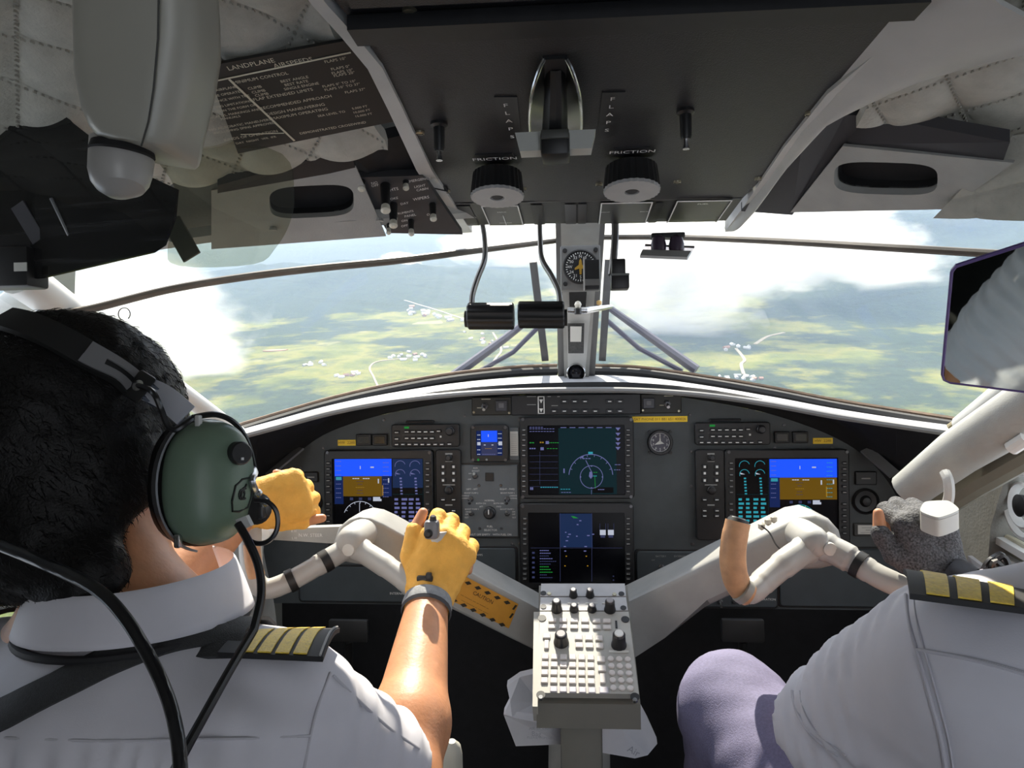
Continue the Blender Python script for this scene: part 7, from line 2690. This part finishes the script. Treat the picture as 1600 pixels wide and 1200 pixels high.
    mb.tube([ringpt(math.radians(-120 + 8 * k), 0.0915, -0.202) for k in range(31)], 0.0042, 8, flat=0.8)
    mb.build('tie_band', epau_m, shirt)
    # seams
    for pix in ([(515, 1052), (497, 1100), (482, 1160), (470, 1230)], [(-40, 1150), (150, 1158), (330, 1155), (484, 1150)], [(520, 1056), (560, 1095), (610, 1140), (655, 1170)]):
        try:
            surf_strip(bv, pix, 0.0022, 0.0007).build('seam', seam_m, shirt)
        except Exception: pass
    # epaulettes
    bars = [(0.20 + 0.17 * k, 0.33 + 0.17 * k) for k in range(4)]
    q = [P(340, 1019, 0.545), P(394, 984, 0.625), P(531, 981, 0.630), P(505, 1026, 0.550)]
    epaulette(shirt, q, bars)
    q2 = [Vector((2 * cc.x - p.x, p.y, p.z + 0.018)) for p in q]
    epaulette(shirt, q2, bars)
    # ---- hair: cap over the skull, open at the face
    f = Field((-0.55, 0.50, CAMZ - 0.20), (-0.29, 0.78, CAMZ + 0.12), 0.004)
    Rz = Matrix.Rotation(-yaw, 3, 'Z') @ Matrix.Rotation(-0.16, 3, 'X')
    def H(x, y, z): return hc + Rz @ Vector((x, y, z))
    f.ell(H(0, -0.010, 0.026), (0.084, 0.103, 0.098), 0.02, Rz)
    f.ell(H(0.004, -0.036, -0.042), (0.080, 0.066, 0.095), 0.03, Rz)
    f.cone(H(0, -0.055, -0.06), C(-0.395, 0.562, -0.150), 0.048, 0.034, 0.03)
    f.ell(H(0.074, -0.008, -0.030), (0.026, 0.042, 0.058), 0.02, Rz)
    f.offset(fold_noise(0.0016, 160, 9)).offset(fold_noise(0.0010, 420, 10))
    # face opening and ears
    f.ell(H(0, 0.122, -0.050), (0.095, 0.085, 0.085), 0.01, Rz, op='cut')
    for s in (-1, 1): f.ell(H(0.085 * s, 0.030, -0.085), (0.045, 0.040, 0.040), 0.01, Rz, op='cut')
    hair = skin('hair', [f.mesh(2)], hair_m, who)
    hair_strands(hair, 6000, 0.011, 4, lambda p: Rz @ Vector((0.3, 0.6, -0.6)), hair, CAMZ - 0.2, CAMZ + 0.2)
    # stray curl on top
    cp_ = P(190, 490, 0.64)
    mb = MB(); mb.tube([cp_ + Vector((math.cos(t_ * 0.45) * 0.0058, 0.004, math.sin(t_ * 0.45) * 0.0058)) for t_ in range(-2, 11)], 0.0005, 6); mb.build('stray_curl', hair_m, hair)
    # ---- dark trousers on the seat, below the frame
    f = Field((-0.66, 0.44, 0.20), (-0.10, 1.16, CAMZ - 0.52), 0.010)
    f.ell(C(-0.385, 0.62, -0.72), (0.18, 0.15, 0.13), 0.05)
    for s in (-1, 1):
        k_ = C(-0.385 + 0.12 * s, 1.02, -0.70)
        f.cone(C(-0.385 + 0.10 * s, 0.64, -0.74), k_, 0.085, 0.062, 0.04)
        f.cone(k_, C(-0.385 + 0.12 * s, 1.10, -0.99), 0.06, 0.045, 0.03)
    skin('trousers', [f.mesh(1)], mat('dark_trousers', (0.02, 0.02, 0.03), 0.9), who)
    return who, body, hair, shirt, hc, yaw, bv

def build_headset(hair, body, hc, yaw, shirt_bv):
    hs = thing('headset', P(322, 755, 0.585), 'pilot headset with green ear cup and steel headband', 'headset')
    green = mat('cup_green', (0.15, 0.215, 0.155), 0.42, noise=0.06, nscale=40, bump=0.1, bscale=200)
    gloss = mat('gloss_cable', (0.010, 0.010, 0.011), 0.3)
    steel = mat('band_steel', (0.45, 0.45, 0.47), 0.3, metal=0.9)
    def cup(center, nrm, lean, side):
        n = Vector(nrm).normalized()
        up = Vector((0, 0, 1)); up = (up - n * up.dot(n)).normalized()
        rt = up.cross(n).normalized() * 1
        # lean the oval
        ca, sa = math.cos(lean), math.sin(lean)
        U, Rr = up * ca + rt * sa, rt * ca - up * sa
        M = Matrix((Rr, n, U)).transposed().to_4x4(); M.translation = center
        M0 = M
        def sec(k, w, h): return [(w * math.copysign(abs(math.cos(a)) ** 0.85, math.cos(a)), k, h * math.copysign(abs(math.sin(a)) ** 0.85, math.sin(a))) for a in [2 * math.pi * i / 40 for i in range(40)]]
        mb = MB(M)
        mb.ring([sec(-0.006, 0.0365, 0.0515), sec(0.004, 0.0375, 0.0525), sec(0.014, 0.0355, 0.0505), sec(0.024, 0.030, 0.045), sec(0.031, 0.021, 0.034), sec(0.035, 0.010, 0.018), sec(0.036, 0.002, 0.004)])
        d = mb.build('ear_cup', green, hs, world=True, smooth=80)
        mb = MB(M)
        mb.ring([sec(-0.030, 0.030, 0.044), sec(-0.026, 0.038, 0.053), sec(-0.012, 0.0395, 0.0545), sec(-0.006, 0.036, 0.051)])
        mb.build('ear_seal', mat('seal_black', (0.008, 0.008, 0.008), 0.45), hs, world=True, smooth=80)
        mb = MB(M)
        mb.ring([sec(-0.007, 0.0382, 0.0532), sec(-0.003, 0.0392, 0.0540), sec(0.001, 0.0382, 0.0532)], True, False, False)
        mb.build('cup_rim', mat('rim_black', (0.012, 0.012, 0.012), 0.4), hs, world=True, smooth=60)
        # steel stirrup round the rear of the cup
        mb = MB(M)
        pts = [(0.0430 * math.cos(a), -0.001, 0.058 * math.sin(a)) for a in [math.radians(x) for x in range(75, 266, 8)]]
        pts = [(-abs(p[0]) if True else p[0], p[1], p[2]) for p in pts]
        mb.strip(pts, 0.008, 0.0018, (0, 1, 0))
        mb.build('stirrup', steel, hs, world=True)
        return M
    Cc = P(323, 753, 0.60)
    M = cup(Cc, (0.80, -0.58, 0.05), 0.06, 1)
    # knob, emblem
    mb = MB(M)
    T = Matrix.Translation((0.010, 0.026, 0.024))
    mb.lathe([(0.0100, 0.0), (0.0098, 0.012), (0.0085, 0.0135)], 24, T); mb.build('volume_knob', mat('knob_matt', (0.012, 0.012, 0.013), 0.4), hs, world=True)
    mb = MB(M); mb.box((0.010, 0.0402, 0.0195), (0.0022, 0.001, 0.0022)); mb.build('knob_dot', print_m, hs, world=True, smooth=0)
    kn = None
    em = MB()
    def cupsurf(x, z):
        # point on the dome for local (x,z)
        prof = [(0.004, 0.0375, 0.0525), (0.014, 0.0355, 0.0505), (0.024, 0.030, 0.045), (0.031, 0.021, 0.034), (0.035, 0.010, 0.018), (0.036, 0.002, 0.004)]
        last = 0.004
        for y, w, h in prof:
            if (x / w) ** 2 + (z / h) ** 2 <= 1: last = y
            else:
                return last + 0.004
        return 0.0365
    def ecurve(pts, r=0.0010):
        out = []
        for a, b in pts:
            # drop onto the built cup by ray
            o = M @ Vector((a, 0.08, b)); dd = (M.to_3x3() @ Vector((0, -1, 0))).normalized()
            loc, nn, _i, _d = cupbv.ray_cast(o, dd)
            if loc: out.append(loc + nn * 0.0002)
        if len(out) > 1: em.tube(out, r, 5)
    cupbv = bvh_of([c for c in hs.children if c.name.startswith('ear_cup')][0])
    ex, ez, sc = 0.0155, -0.010, 1.0
    rr = [(0.0115 * a, 0.0135 * b) for a, b in ((-1, -0.4), (-0.75, 0.55), (-0.2, 0.9), (0.6, 1.0), (0.85, 0.7), (0.9, -0.2), (0.55, -0.85), (-0.3, -1.05), (-0.85, -1.0), (-1, -0.4))]
    ecurve([(ex + a, ez + b) for a, b in rr])
    ecurve([(ex + 0.003 * math.cos(t) - 0.002, ez + 0.0042 * math.sin(t)) for t in [k * 0.5 for k in range(14)]], 0.0009)
    ecurve([(ex + 0.0005 + 0.0032 * math.cos(t), ez + 0.0005 + 0.0048 * math.sin(t)) for t in [0.9 + k * 0.4 for k in range(12)]], 0.0009)
    ecurve([(ex + 0.003, ez + 0.008), (ex - 0.002, ez + 0.001), (ex - 0.004, ez - 0.004)], 0.0009)
    em.build('emblem', mat('emblem_dark', (0.004, 0.006, 0.004), 0.5), hs, world=True)
    # left cup, hidden beyond the head
    Rz = Matrix.Rotation(-yaw, 3, 'Z') @ Matrix.Rotation(-0.16, 3, 'X')
    lc = hc + Rz @ Vector((-0.112, 0.0, -0.03))
    cup(lc, Rz @ Vector((-1, 0, 0)), 0.0, -1)
    # headband over the hair
    hb = bvh_of(hair)
    bp = [(-80, 512), (-20, 505), (40, 512), (110, 545), (165, 577), (205, 605)]
    mb = MB(); pts, ns = [], []
    for p in smoothpath([Vector((a, b, 0)) for a, b in bp], 6):
        q, n = on_surface(hb, p.x, p.y, 0.006)
        if q is not None: pts.append(q); ns.append(n)
    if len(pts) > 3:
        for _ in range(4): pts = [pts[0]] + [(pts[i - 1] + pts[i] * 2 + pts[i + 1]) / 4 for i in range(1, len(pts) - 1)] + [pts[-1]]
        nn = ns[len(ns) // 2]
        for _ in range(6): ns = [ns[0]] + [((ns[i - 1] + ns[i] * 2 + ns[i + 1]) / 4).normalized() for i in range(1, len(ns) - 1)] + [ns[-1]]
        mb.strip(pts, 0.024, 0.006, lambda i: ns[i].cross(pts[min(i + 1, len(pts) - 1)] - pts[max(i - 1, 0)]))
        mb.build('headband_pad', mat('pad_black', (0.008, 0.008, 0.008), 0.7), hs, world=True)
        k0 = int(len(pts) * 0.50); k1 = int(len(pts) * 0.97)
        mb = MB()
        for sgn in (-1, 1):
            sub = [pts[i] + ns[i] * 0.0042 + ns[i].cross((pts[min(i + 1, len(pts) - 1)] - pts[max(i - 1, 0)])).normalized() * (0.0068 * sgn) for i in range(k0, k1)]
            mb.strip(sub, 0.0075, 0.0016, lambda i: ns[k0 + i].cross(pts[min(k0 + i + 1, len(pts) - 1)] - pts[max(k0 + i - 1, 0)]))
        sub = [pts[i] + ns[i] * 0.0042 for i in range(k0, k0 + 4)]
        mb.strip(sub, 0.021, 0.0016, lambda i: ns[k0 + i].cross(pts[k0 + i + 1] - pts[k0 + i - 1]))
        mb.build('slotted_plate', mat('plate_grey', (0.17, 0.17, 0.175), 0.45), hs, world=True)
        # slider and its screw
        s0 = pts[-1] + ns[-1] * 0.004
    else:
        s0 = P(205, 605, 0.56)
    top = M @ Vector((-0.020, 0.002, 0.056))
    sl = smoothpath([s0, mid(s0, top, 0.5) + Vector((0.004, -0.004, 0.003)), top], 8)
    vd = (CAM - s0).normalized()
    mb = MB(); mb.strip(sl, 0.020, 0.002, lambda i: vd.cross(top - s0)); mb.build('slider', mat('slider_steel', (0.62, 0.63, 0.70), 0.4, metal=0.4), hs, world=True)
    mb = MB()
    dirn = (top - s0).normalized(); sd = vd.cross(dirn).normalized()
    a = s0 + vd * 0.004 + dirn * 0.004
    loop = [a + sd * 0.005 + dirn * 0.0, a + sd * 0.006 + dirn * 0.022, a + dirn * 0.029, a - sd * 0.006 + dirn * 0.022, a - sd * 0.005, ]
    mb.tube(smoothpath(loop, 5), 0.0022, 8); mb.build('slider_loop', mat('loop_blue_steel', (0.35, 0.40, 0.55), 0.25, metal=0.9), hs, world=True)
    mb = MB()
    Ms = Matrix((sd, vd, dirn)).transposed().to_4x4(); Ms.translation = s0 + vd * 0.003
    mb.lathe([(0.0075, 0), (0.007, 0.004), (0.003, 0.006)], 14, Ms); mb.build('clamp_screw', chrome_m, hs, world=True)
    mb = MB(Ms); mb.box((0.0, 0.001, 0.002), (0.026, 0.008, 0.020), 0.003); mb.build('clamp_block', band_m, hs, world=True)
    # thin lead over slider to the cup and round its front
    mb = MB()
    mb.tube(smoothpath([s0 + vd * 0.004, P(238, 612, 0.555), P(252, 640, 0.553), P(262, 665, 0.552), P(275, 671, 0.553), P(290, 662, 0.556), P(300, 655, 0.562)], 6), 0.0024, 8); mb.build('lead', gloss, hs, world=True)
    mb = MB()
    mb.tube(smoothpath([M @ Vector(p) for p in ((-0.018, 0.010, 0.054), (0.002, 0.010, 0.057), (0.020, 0.008, 0.050), (0.034, 0.004, 0.034), (0.042, 0.002, 0.012), (0.043, 0.002, 0.004))], 6), 0.0026, 8); mb.build('cup_lead', gloss, hs, world=True)
    mb = MB(); mb.box(M @ Vector((-0.014, 0.012, 0.049)), (0.004, 0.006, 0.014), 0.001); mb.build('clip', light_grey, hs, world=True)
    mb = MB(); mb.box(M @ Vector((-0.026, 0.006, -0.046)), (0.006, 0.006, 0.012), 0.002); mb.build('lower_clip', chrome_m, hs, world=True)
    # boom joint
    bj = M @ Vector((0.036, 0.016, -0.024))
    mb = MB(); mb.lathe([(0.013, -0.010), (0.0145, 0.0), (0.0135, 0.010), (0.006, 0.013)], 20, M @ Matrix.Translation((0.034, 0.014, -0.024))); mb.build('boom_joint', mat('joint_black', (0.012, 0.012, 0.012), 0.35), hs, world=True)
    mb = MB(); mb.box(bj + Vector((0.004, -0.004, 0.0)), (0.014, 0.012, 0.016), 0.002); mb.build('joint_block', mat('block_black', (0.02, 0.02, 0.02), 0.3), hs, world=True)
    for dx, dz in ((0.006, 0.014), (0.012, 0.006), (0.002, 0.018)):
        mb = MB(); mb.lathe([(0.001, 0.004), (0.0036, 0.002), (0.0036, -0.002), (0.001, -0.004)], 12, Matrix.Translation(bj + Vector((dx, -0.008, dz))), axis='y'); mb.build('thumb_screw', chrome_m, hs, world=True)
    mb = MB(); mb.tube(smoothpath([bj + Vector((0.004, -0.004, 0.012)), P(394, 752, 0.60), P(398, 738, 0.62), P(388, 726, 0.66), P(372, 735, 0.70)], 6), 0.0030, 8); mb.build('microphone_boom', steel, hs, world=True)
    mb = MB(); mb.tube(smoothpath([P(398, 781, 0.585), P(418, 784, 0.585), P(432, 800, 0.585), P(433, 826, 0.585), P(420, 845, 0.585), P(400, 849, 0.585), P(380, 836, 0.585), P(370, 818, 0.585)], 6), 0.0021, 8); mb.build('boom_lead', gloss, hs, world=True)
    mb = MB(); mb.prism3([P(368, 812, 0.58), P(384, 806, 0.58), P(392, 822, 0.58), P(372, 832, 0.58)], (0, 0.006, 0)); mb.build('lead_clamp', light_grey, hs, world=True, smooth=0)
    # main cord down to the seat
    cord = [(372, 818, 0.58), (388, 846, 0.575), (404, 885, 0.57), (408, 930, 0.56), (396, 985, 0.535)]
    mb = MB(); mb.tube(smoothpath([P(*p) for p in cord], 8) + smoothpath([P(396, 985, 0.535), P(362, 1042, 0.50), P(318, 1120, 0.46), P(280, 1190, 0.43), P(258, 1240, 0.41)], 6)[1:], 0.0034, 10)
    mb.build('cord', gloss, hs, world=True)
    # second thick cord hanging across the shirt back
    o = thing('intercom_cord', P(280, 1200, 0.40), 'thick black cord looping down across the pilot back', 'cord')
    mb = MB(); mb.tube(smoothpath([P(-60, 830, 0.50), P(0, 852, 0.49), P(80, 885, 0.475), P(150, 920, 0.46), P(195, 965, 0.45), P(235, 1030, 0.44), P(262, 1090, 0.43), P(277, 1150, 0.42), P(282, 1210, 0.41), P(280, 1260, 0.40)], 8), 0.0042, 12)
    mb.build('cable', gloss, o, world=True)
    # ---- spectacles
    gl = thing('sunglasses', hc + Rz @ Vector((0.03, 0.10, 0.0)), 'olive tinted sunglasses on the pilot, right lens showing', 'glasses')
    for s in (-1, 1):
        mb = MB()
        def lens(u, v):
            a = u * 2 * math.pi
            r = v
            x = 0.033 * s + 0.029 * r * math.cos(a)
            z = -0.004 + 0.024 * r * math.sin(a)
            y = 0.112 - 0.9 * x * x * 8
            return hc + Rz @ Vector((x, y, z))
        mb.grid(lens, 28, 3); mb.build('lens', mat('lens_olive', (0.10, 0.10, 0.03), 0.15), gl, world=True)
        mb = MB(); mb.tube([lens(k / 28, 1) for k in range(29)], 0.0012, 6); mb.build('rim', mat('gold_rim', (0.50, 0.42, 0.25), 0.3, metal=0.9), gl, world=True)
        mb = MB(); mb.tube([hc + Rz @ Vector(p) for p in ((0.062 * s, 0.088, 0.008), (0.076 * s, 0.060, 0.006), (0.082 * s, 0.010, 0.002))], 0.0013, 6); mb.build('temple', mat('gold_rim', (0.50, 0.42, 0.25), 0.3, metal=0.9), gl, world=True)
    mb = MB(); mb.tube([hc + Rz @ Vector(p) for p in ((-0.006, 0.112, 0.004), (0.0, 0.116, 0.007), (0.006, 0.112, 0.004))], 0.0012, 6); mb.build('bridge', mat('gold_rim', (0.50, 0.42, 0.25), 0.3, metal=0.9), gl, world=True)
    # ---- shoulder harness across the shirt
    web = mat('harness_webbing', (0.035, 0.036, 0.038), 0.75, noise=0.15, nscale=400, bump=0.4, bscale=900)
    hn = thing('shoulder_harness', P(150, 1080, 0.5), 'dark grey harness strap slanting over the pilot shoulder', 'harness')
    surf_strip(shirt_bv, [(-70, 1150), (0, 1118), (100, 1068), (190, 1024), (260, 1000), (320, 990), (375, 992)], 0.026, 0.0016, 6, 0.002).build('webbing', web, hn, world=True)
    pts = []
    for k in range(9):
        y = 0.555 + 0.018 * k
        loc, nn, _i, _d = shirt_bv.ray_cast(Vector((-0.285 - 0.001 * k, y, CAMZ + 0.1)), Vector((0, 0, -1)))
        if loc: pts.append(loc + nn * 0.003)
    mb = MB(); mb.strip(pts, 0.030, 0.003, (1, 0, 0)); mb.build('over_shoulder_webbing', web, hn, world=True)

def build_copilot():
    who = thing('person', C(0.46, 0.56, -0.62), 'copilot at right in white shirt with black glove on yoke, head out of frame', 'person')
    hc = C(0.50, 0.60, 0.03)
    yaw = math.radians(0)
    S, E, Wr = C(0.306, 0.575, -0.222), C(0.258, 0.752, -0.352), C(0.375, 0.93, -0.40)
    S2 = C(0.61, 0.575, -0.222); E2 = C(0.65, 0.76, -0.36); W2 = P(1474, 908, 0.958)
    nb = C(0.48, 0.575, -0.15)
    f = Field((0.12, 0.40, CAMZ - 0.68), (0.80, 1.06, CAMZ + 0.20), 0.006)
    head_field(f, hc, yaw)
    f.cone(hc + Vector((0, -0.012, -0.05)), nb, 0.054, 0.062, 0.03)
    f.ell(C(0.46, 0.575, -0.36), (0.165, 0.10, 0.24), 0.05)
    f.cone(nb, S, 0.045, 0.045, 0.04); f.cone(nb, S2, 0.045, 0.045, 0.04)
    for s, e, w in ((S, E, Wr), (S2, E2, W2)):
        f.cone(s, e, 0.047, 0.041, 0.03); m_ = mid(e, w, 0.28)
        f.cone(e, m_, 0.041, 0.043, 0.02); f.cone(m_, w, 0.043, 0.028, 0.02)
    pieces = [f.mesh(2)]
    parts, L = hand_parts(W2, (-0.22, 0.16, 0.94), (-0.10, 0.95, -0.22), False, ((58, 78, 50), (62, 80, 50), (64, 80, 50), (66, 80, 50)), ((0.022, 0.000, 0.026), (0.034, 0.000, 0.010), (0.028, 0.0, -0.006)), 0.86)
    parts2, L2 = hand_parts(Wr, (0.5, 0.85, -0.1), (0, -0.2, -1), True, (25, 35, 25), ((0.024, 0.008, 0.018), (0.028, 0.004, 0.012), (0.022, 0.0, 0.006)), 0.9)
    pieces.append(field_of(parts, 0.0023).mesh(1)); pieces.append(field_of(parts2, 0.003).mesh(1))
    skin('body', pieces, skin_m, who)
    # black mesh glove
    E_, Wg = E2, W2
    a = (E_ - Wg).normalized()
    cut = {'thumb2', 'finger01', 'finger02', 'finger12', 'finger22', 'finger32', 'finger11', 'finger21', 'finger31'}
    ext = lambda ff: ff.cone(Wg + a * 0.004, Wg + a * 0.03, 0.030, 0.031, 0.012)
    ff = field_of(parts, 0.0023, 0.0028, lambda nm: nm not in cut, [ext], 0.05)
    ff.offset(fold_noise(0.0010, 200, 8)).half(Wg + a * 0.028, a)
    mesh_m = mat('black_mesh_glove', (0.075, 0.075, 0.08), 0.75, noise=0.75, nscale=420, bump=0.9, bscale=500, ndetail=2)
    g = skin('glove', [ff.mesh(1)], mesh_m, who)
    g['label'] = 'black mesh fingerless glove'
    mb = MB(); mb.tube([Wg + a * 0.004, Wg + a * 0.016, Wg + a * 0.028], [0.0350, 0.0355, 0.0345], 24, caps=False); mb.build('wrist_strap', mat('strap_black', (0.03, 0.03, 0.035), 0.5, noise=0.4, nscale=90), g)
    mb = MB(); mb.tube([Wg + a * 0.030, Wg + a * 0.040], [0.0352, 0.0360], 24, caps=False); mb.build('cuff_lining', mat('cuff_grey', (0.36, 0.34, 0.38), 0.7), g)
    # shirt
    f = Field((0.12, 0.38, CAMZ - 0.70), (0.84, 0.86, CAMZ - 0.06), 0.005)
    f.ell(C(0.46, 0.57, -0.38), (0.195, 0.128, 0.27), 0.05)
    f.ell(C(0.46, 0.565, -0.27), (0.178, 0.110, 0.100), 0.05)
    f.cone(nb, S, 0.052, 0.057, 0.04); f.cone(nb, S2, 0.052, 0.057, 0.04)
    E3 = mid(S, E, 0.95)
    f.cone(S, E3, 0.066, 0.068, 0.045)
    f.cone(mid(S, E, 0.2) + Vector((0.01, 0.02, 0.012)), mid(S, E, 0.6) + Vector((0, 0.01, 0.01)), 0.064, 0.060, 0.03)
    f.cone(S2, mid(S2, E2, 0.7), 0.066, 0.07, 0.045)
    def wr(X, Y, Z):
        z = Z - CAMZ
        g_ = np.clip((-0.178 - z) / 0.04, 0, 1) * np.clip((0.53 - Y) / 0.05, 0, 1) * np.clip((X - 0.34) / 0.02, 0, 1) * 0.0028 * np.sin(X * 300 + 3 * np.sin(X * 37))
        e_ = 0.0026 * np.sin((Y * 1.0 - X * 0.6 - z * 0.6) * 190 + 2 * np.sin(X * 45)) * np.clip((Y - 0.60) / 0.04, 0, 1) + 0.0032 * np.sin(((X - 0.2) * 0.6 - (z + 0.3) * 0.9 + Y * 0.5) * 105) * np.clip((0.30 - X) / 0.06, 0, 1) * np.clip((-0.26 - z) / 0.06, 0, 1)
        d_ = 0.003 * np.sin((X + Y) * 140) * np.clip((-0.34 - z) / 0.05, 0, 1) * np.clip((0.36 - X) / 0.05, 0, 1)
        return g_ + e_ + d_
    f.offset(wr).offset(fold_noise(0.0012, 55, 13))
    for s, e, t_ in ((S, E, 1.04), (S2, E2, 0.72)):
        n = (e - s).normalized(); X, Y, Z = f.coords(); p = mid(s, e, t_)
        d = (X - p.x) * n.x + (Y - p.y) * n.y + (Z - p.z) * n.z
        near = ((X - p.x) ** 2 + (Y - p.y) ** 2 + (Z - p.z) ** 2) < 0.12 ** 2
        f.d = np.where(near & (d > -0.05) & (np.abs(X - 0.46) > 0.14), np.maximum(f.d, d), f.d).astype(np.float32)
    f.half(C(0, 0, -0.66), (0, 0, -1))
    shirt = skin('shirt', [f.mesh(2)], shirt_m, who)
    bv = bvh_of(shirt)
    for pix in ([(1416, 930), (1424, 985), (1440, 1040), (1458, 1105), (1472, 1160), (1480, 1215)], [(1432, 1015), (1500, 1027), (1560, 1042), (1640, 1065)], [(1238, 1080), (1246, 1115), (1270, 1150), (1310, 1180)]):
        try:
            surf_strip(bv, pix, 0.0026, 0.0009).build('seam', seam_m, shirt)
            surf_strip(bv, [(x + 12, y) for x, y in pix], 0.0012, 0.0004).build('seam', seam_m, shirt)
        except Exception: pass
    cc = C(0.48, 0.585, 0)
    mb = MB()
    def coll(u, v):
        an = math.radians(-158 + 316 * u)
        return Vector((cc.x + math.sin(an) * (0.076 + 0.012 * v), cc.y - math.cos(an) * (0.078 + 0.012 * v), CAMZ - 0.10 - 0.045 * v))
    mb.grid(coll, 40, 6); co = mb.build('collar', shirt_m, shirt, smooth=60)
    so = co.modifiers.new('t', 'SOLIDIFY'); so.thickness = 0.0022
    bars = [(0.07 + 0.25 * k, 0.25 + 0.25 * k) for k in range(3)]
    q = [P(1690, 962, 0.50), P(1690, 938, 0.57), P(1411, 889, 0.60), P(1422, 927, 0.515)]
    ep = epaulette(shirt, [q[3], q[2], q[1], q[0]], [(0.10 + 0.19 * k, 0.24 + 0.19 * k) for k in range(3)])
    # hair
    f = Field((0.38, 0.46, CAMZ - 0.12), (0.62, 0.74, CAMZ + 0.20), 0.006)
    f.ell(hc + Vector((0, -0.010, 0.026)), (0.086, 0.102, 0.100), 0.02)
    f.ell(hc + Vector((0, -0.040, -0.035)), (0.070, 0.064, 0.080), 0.03)
    f.ell(hc + Vector((0, 0.105, -0.045)), (0.085, 0.085, 0.085), 0.01, op='cut')
    for s in (-1, 1): f.ell(hc + Vector((0.085 * s, 0.018, -0.06)), (0.045, 0.04, 0.048), 0.01, op='cut')
    skin('hair', [f.mesh(1)], hair_m, who)
    # trousers
    f = Field((0.02, 0.40, 0.12), (0.72, 1.22, CAMZ - 0.24), 0.007)
    hipL, hipR = C(0.36, 0.62, -0.56), C(0.55, 0.62, -0.56)
    f.ell(C(0.455, 0.58, -0.58), (0.18, 0.14, 0.12), 0.05)
    kn = C(0.205, 1.02, -0.442); kn2 = C(0.58, 1.06, -0.52)
    f.cone(hipL, kn, 0.098, 0.068, 0.04); f.cone(kn, C(0.20, 1.12, -0.98), 0.064, 0.048, 0.03)
    f.cone(hipR, kn2, 0.095, 0.066, 0.04); f.cone(kn2, C(0.58, 1.14, -0.98), 0.062, 0.048, 0.03)
    f.offset(fold_noise(0.0022, 70, 21))
    skin('trousers', [f.mesh(1)], navy_m, who)

_w, _body, _hair, _shirt, _hc, _yaw, _sbv = build_pilot()
build_headset(_hair, _body, _hc, _yaw, _sbv)
build_copilot()
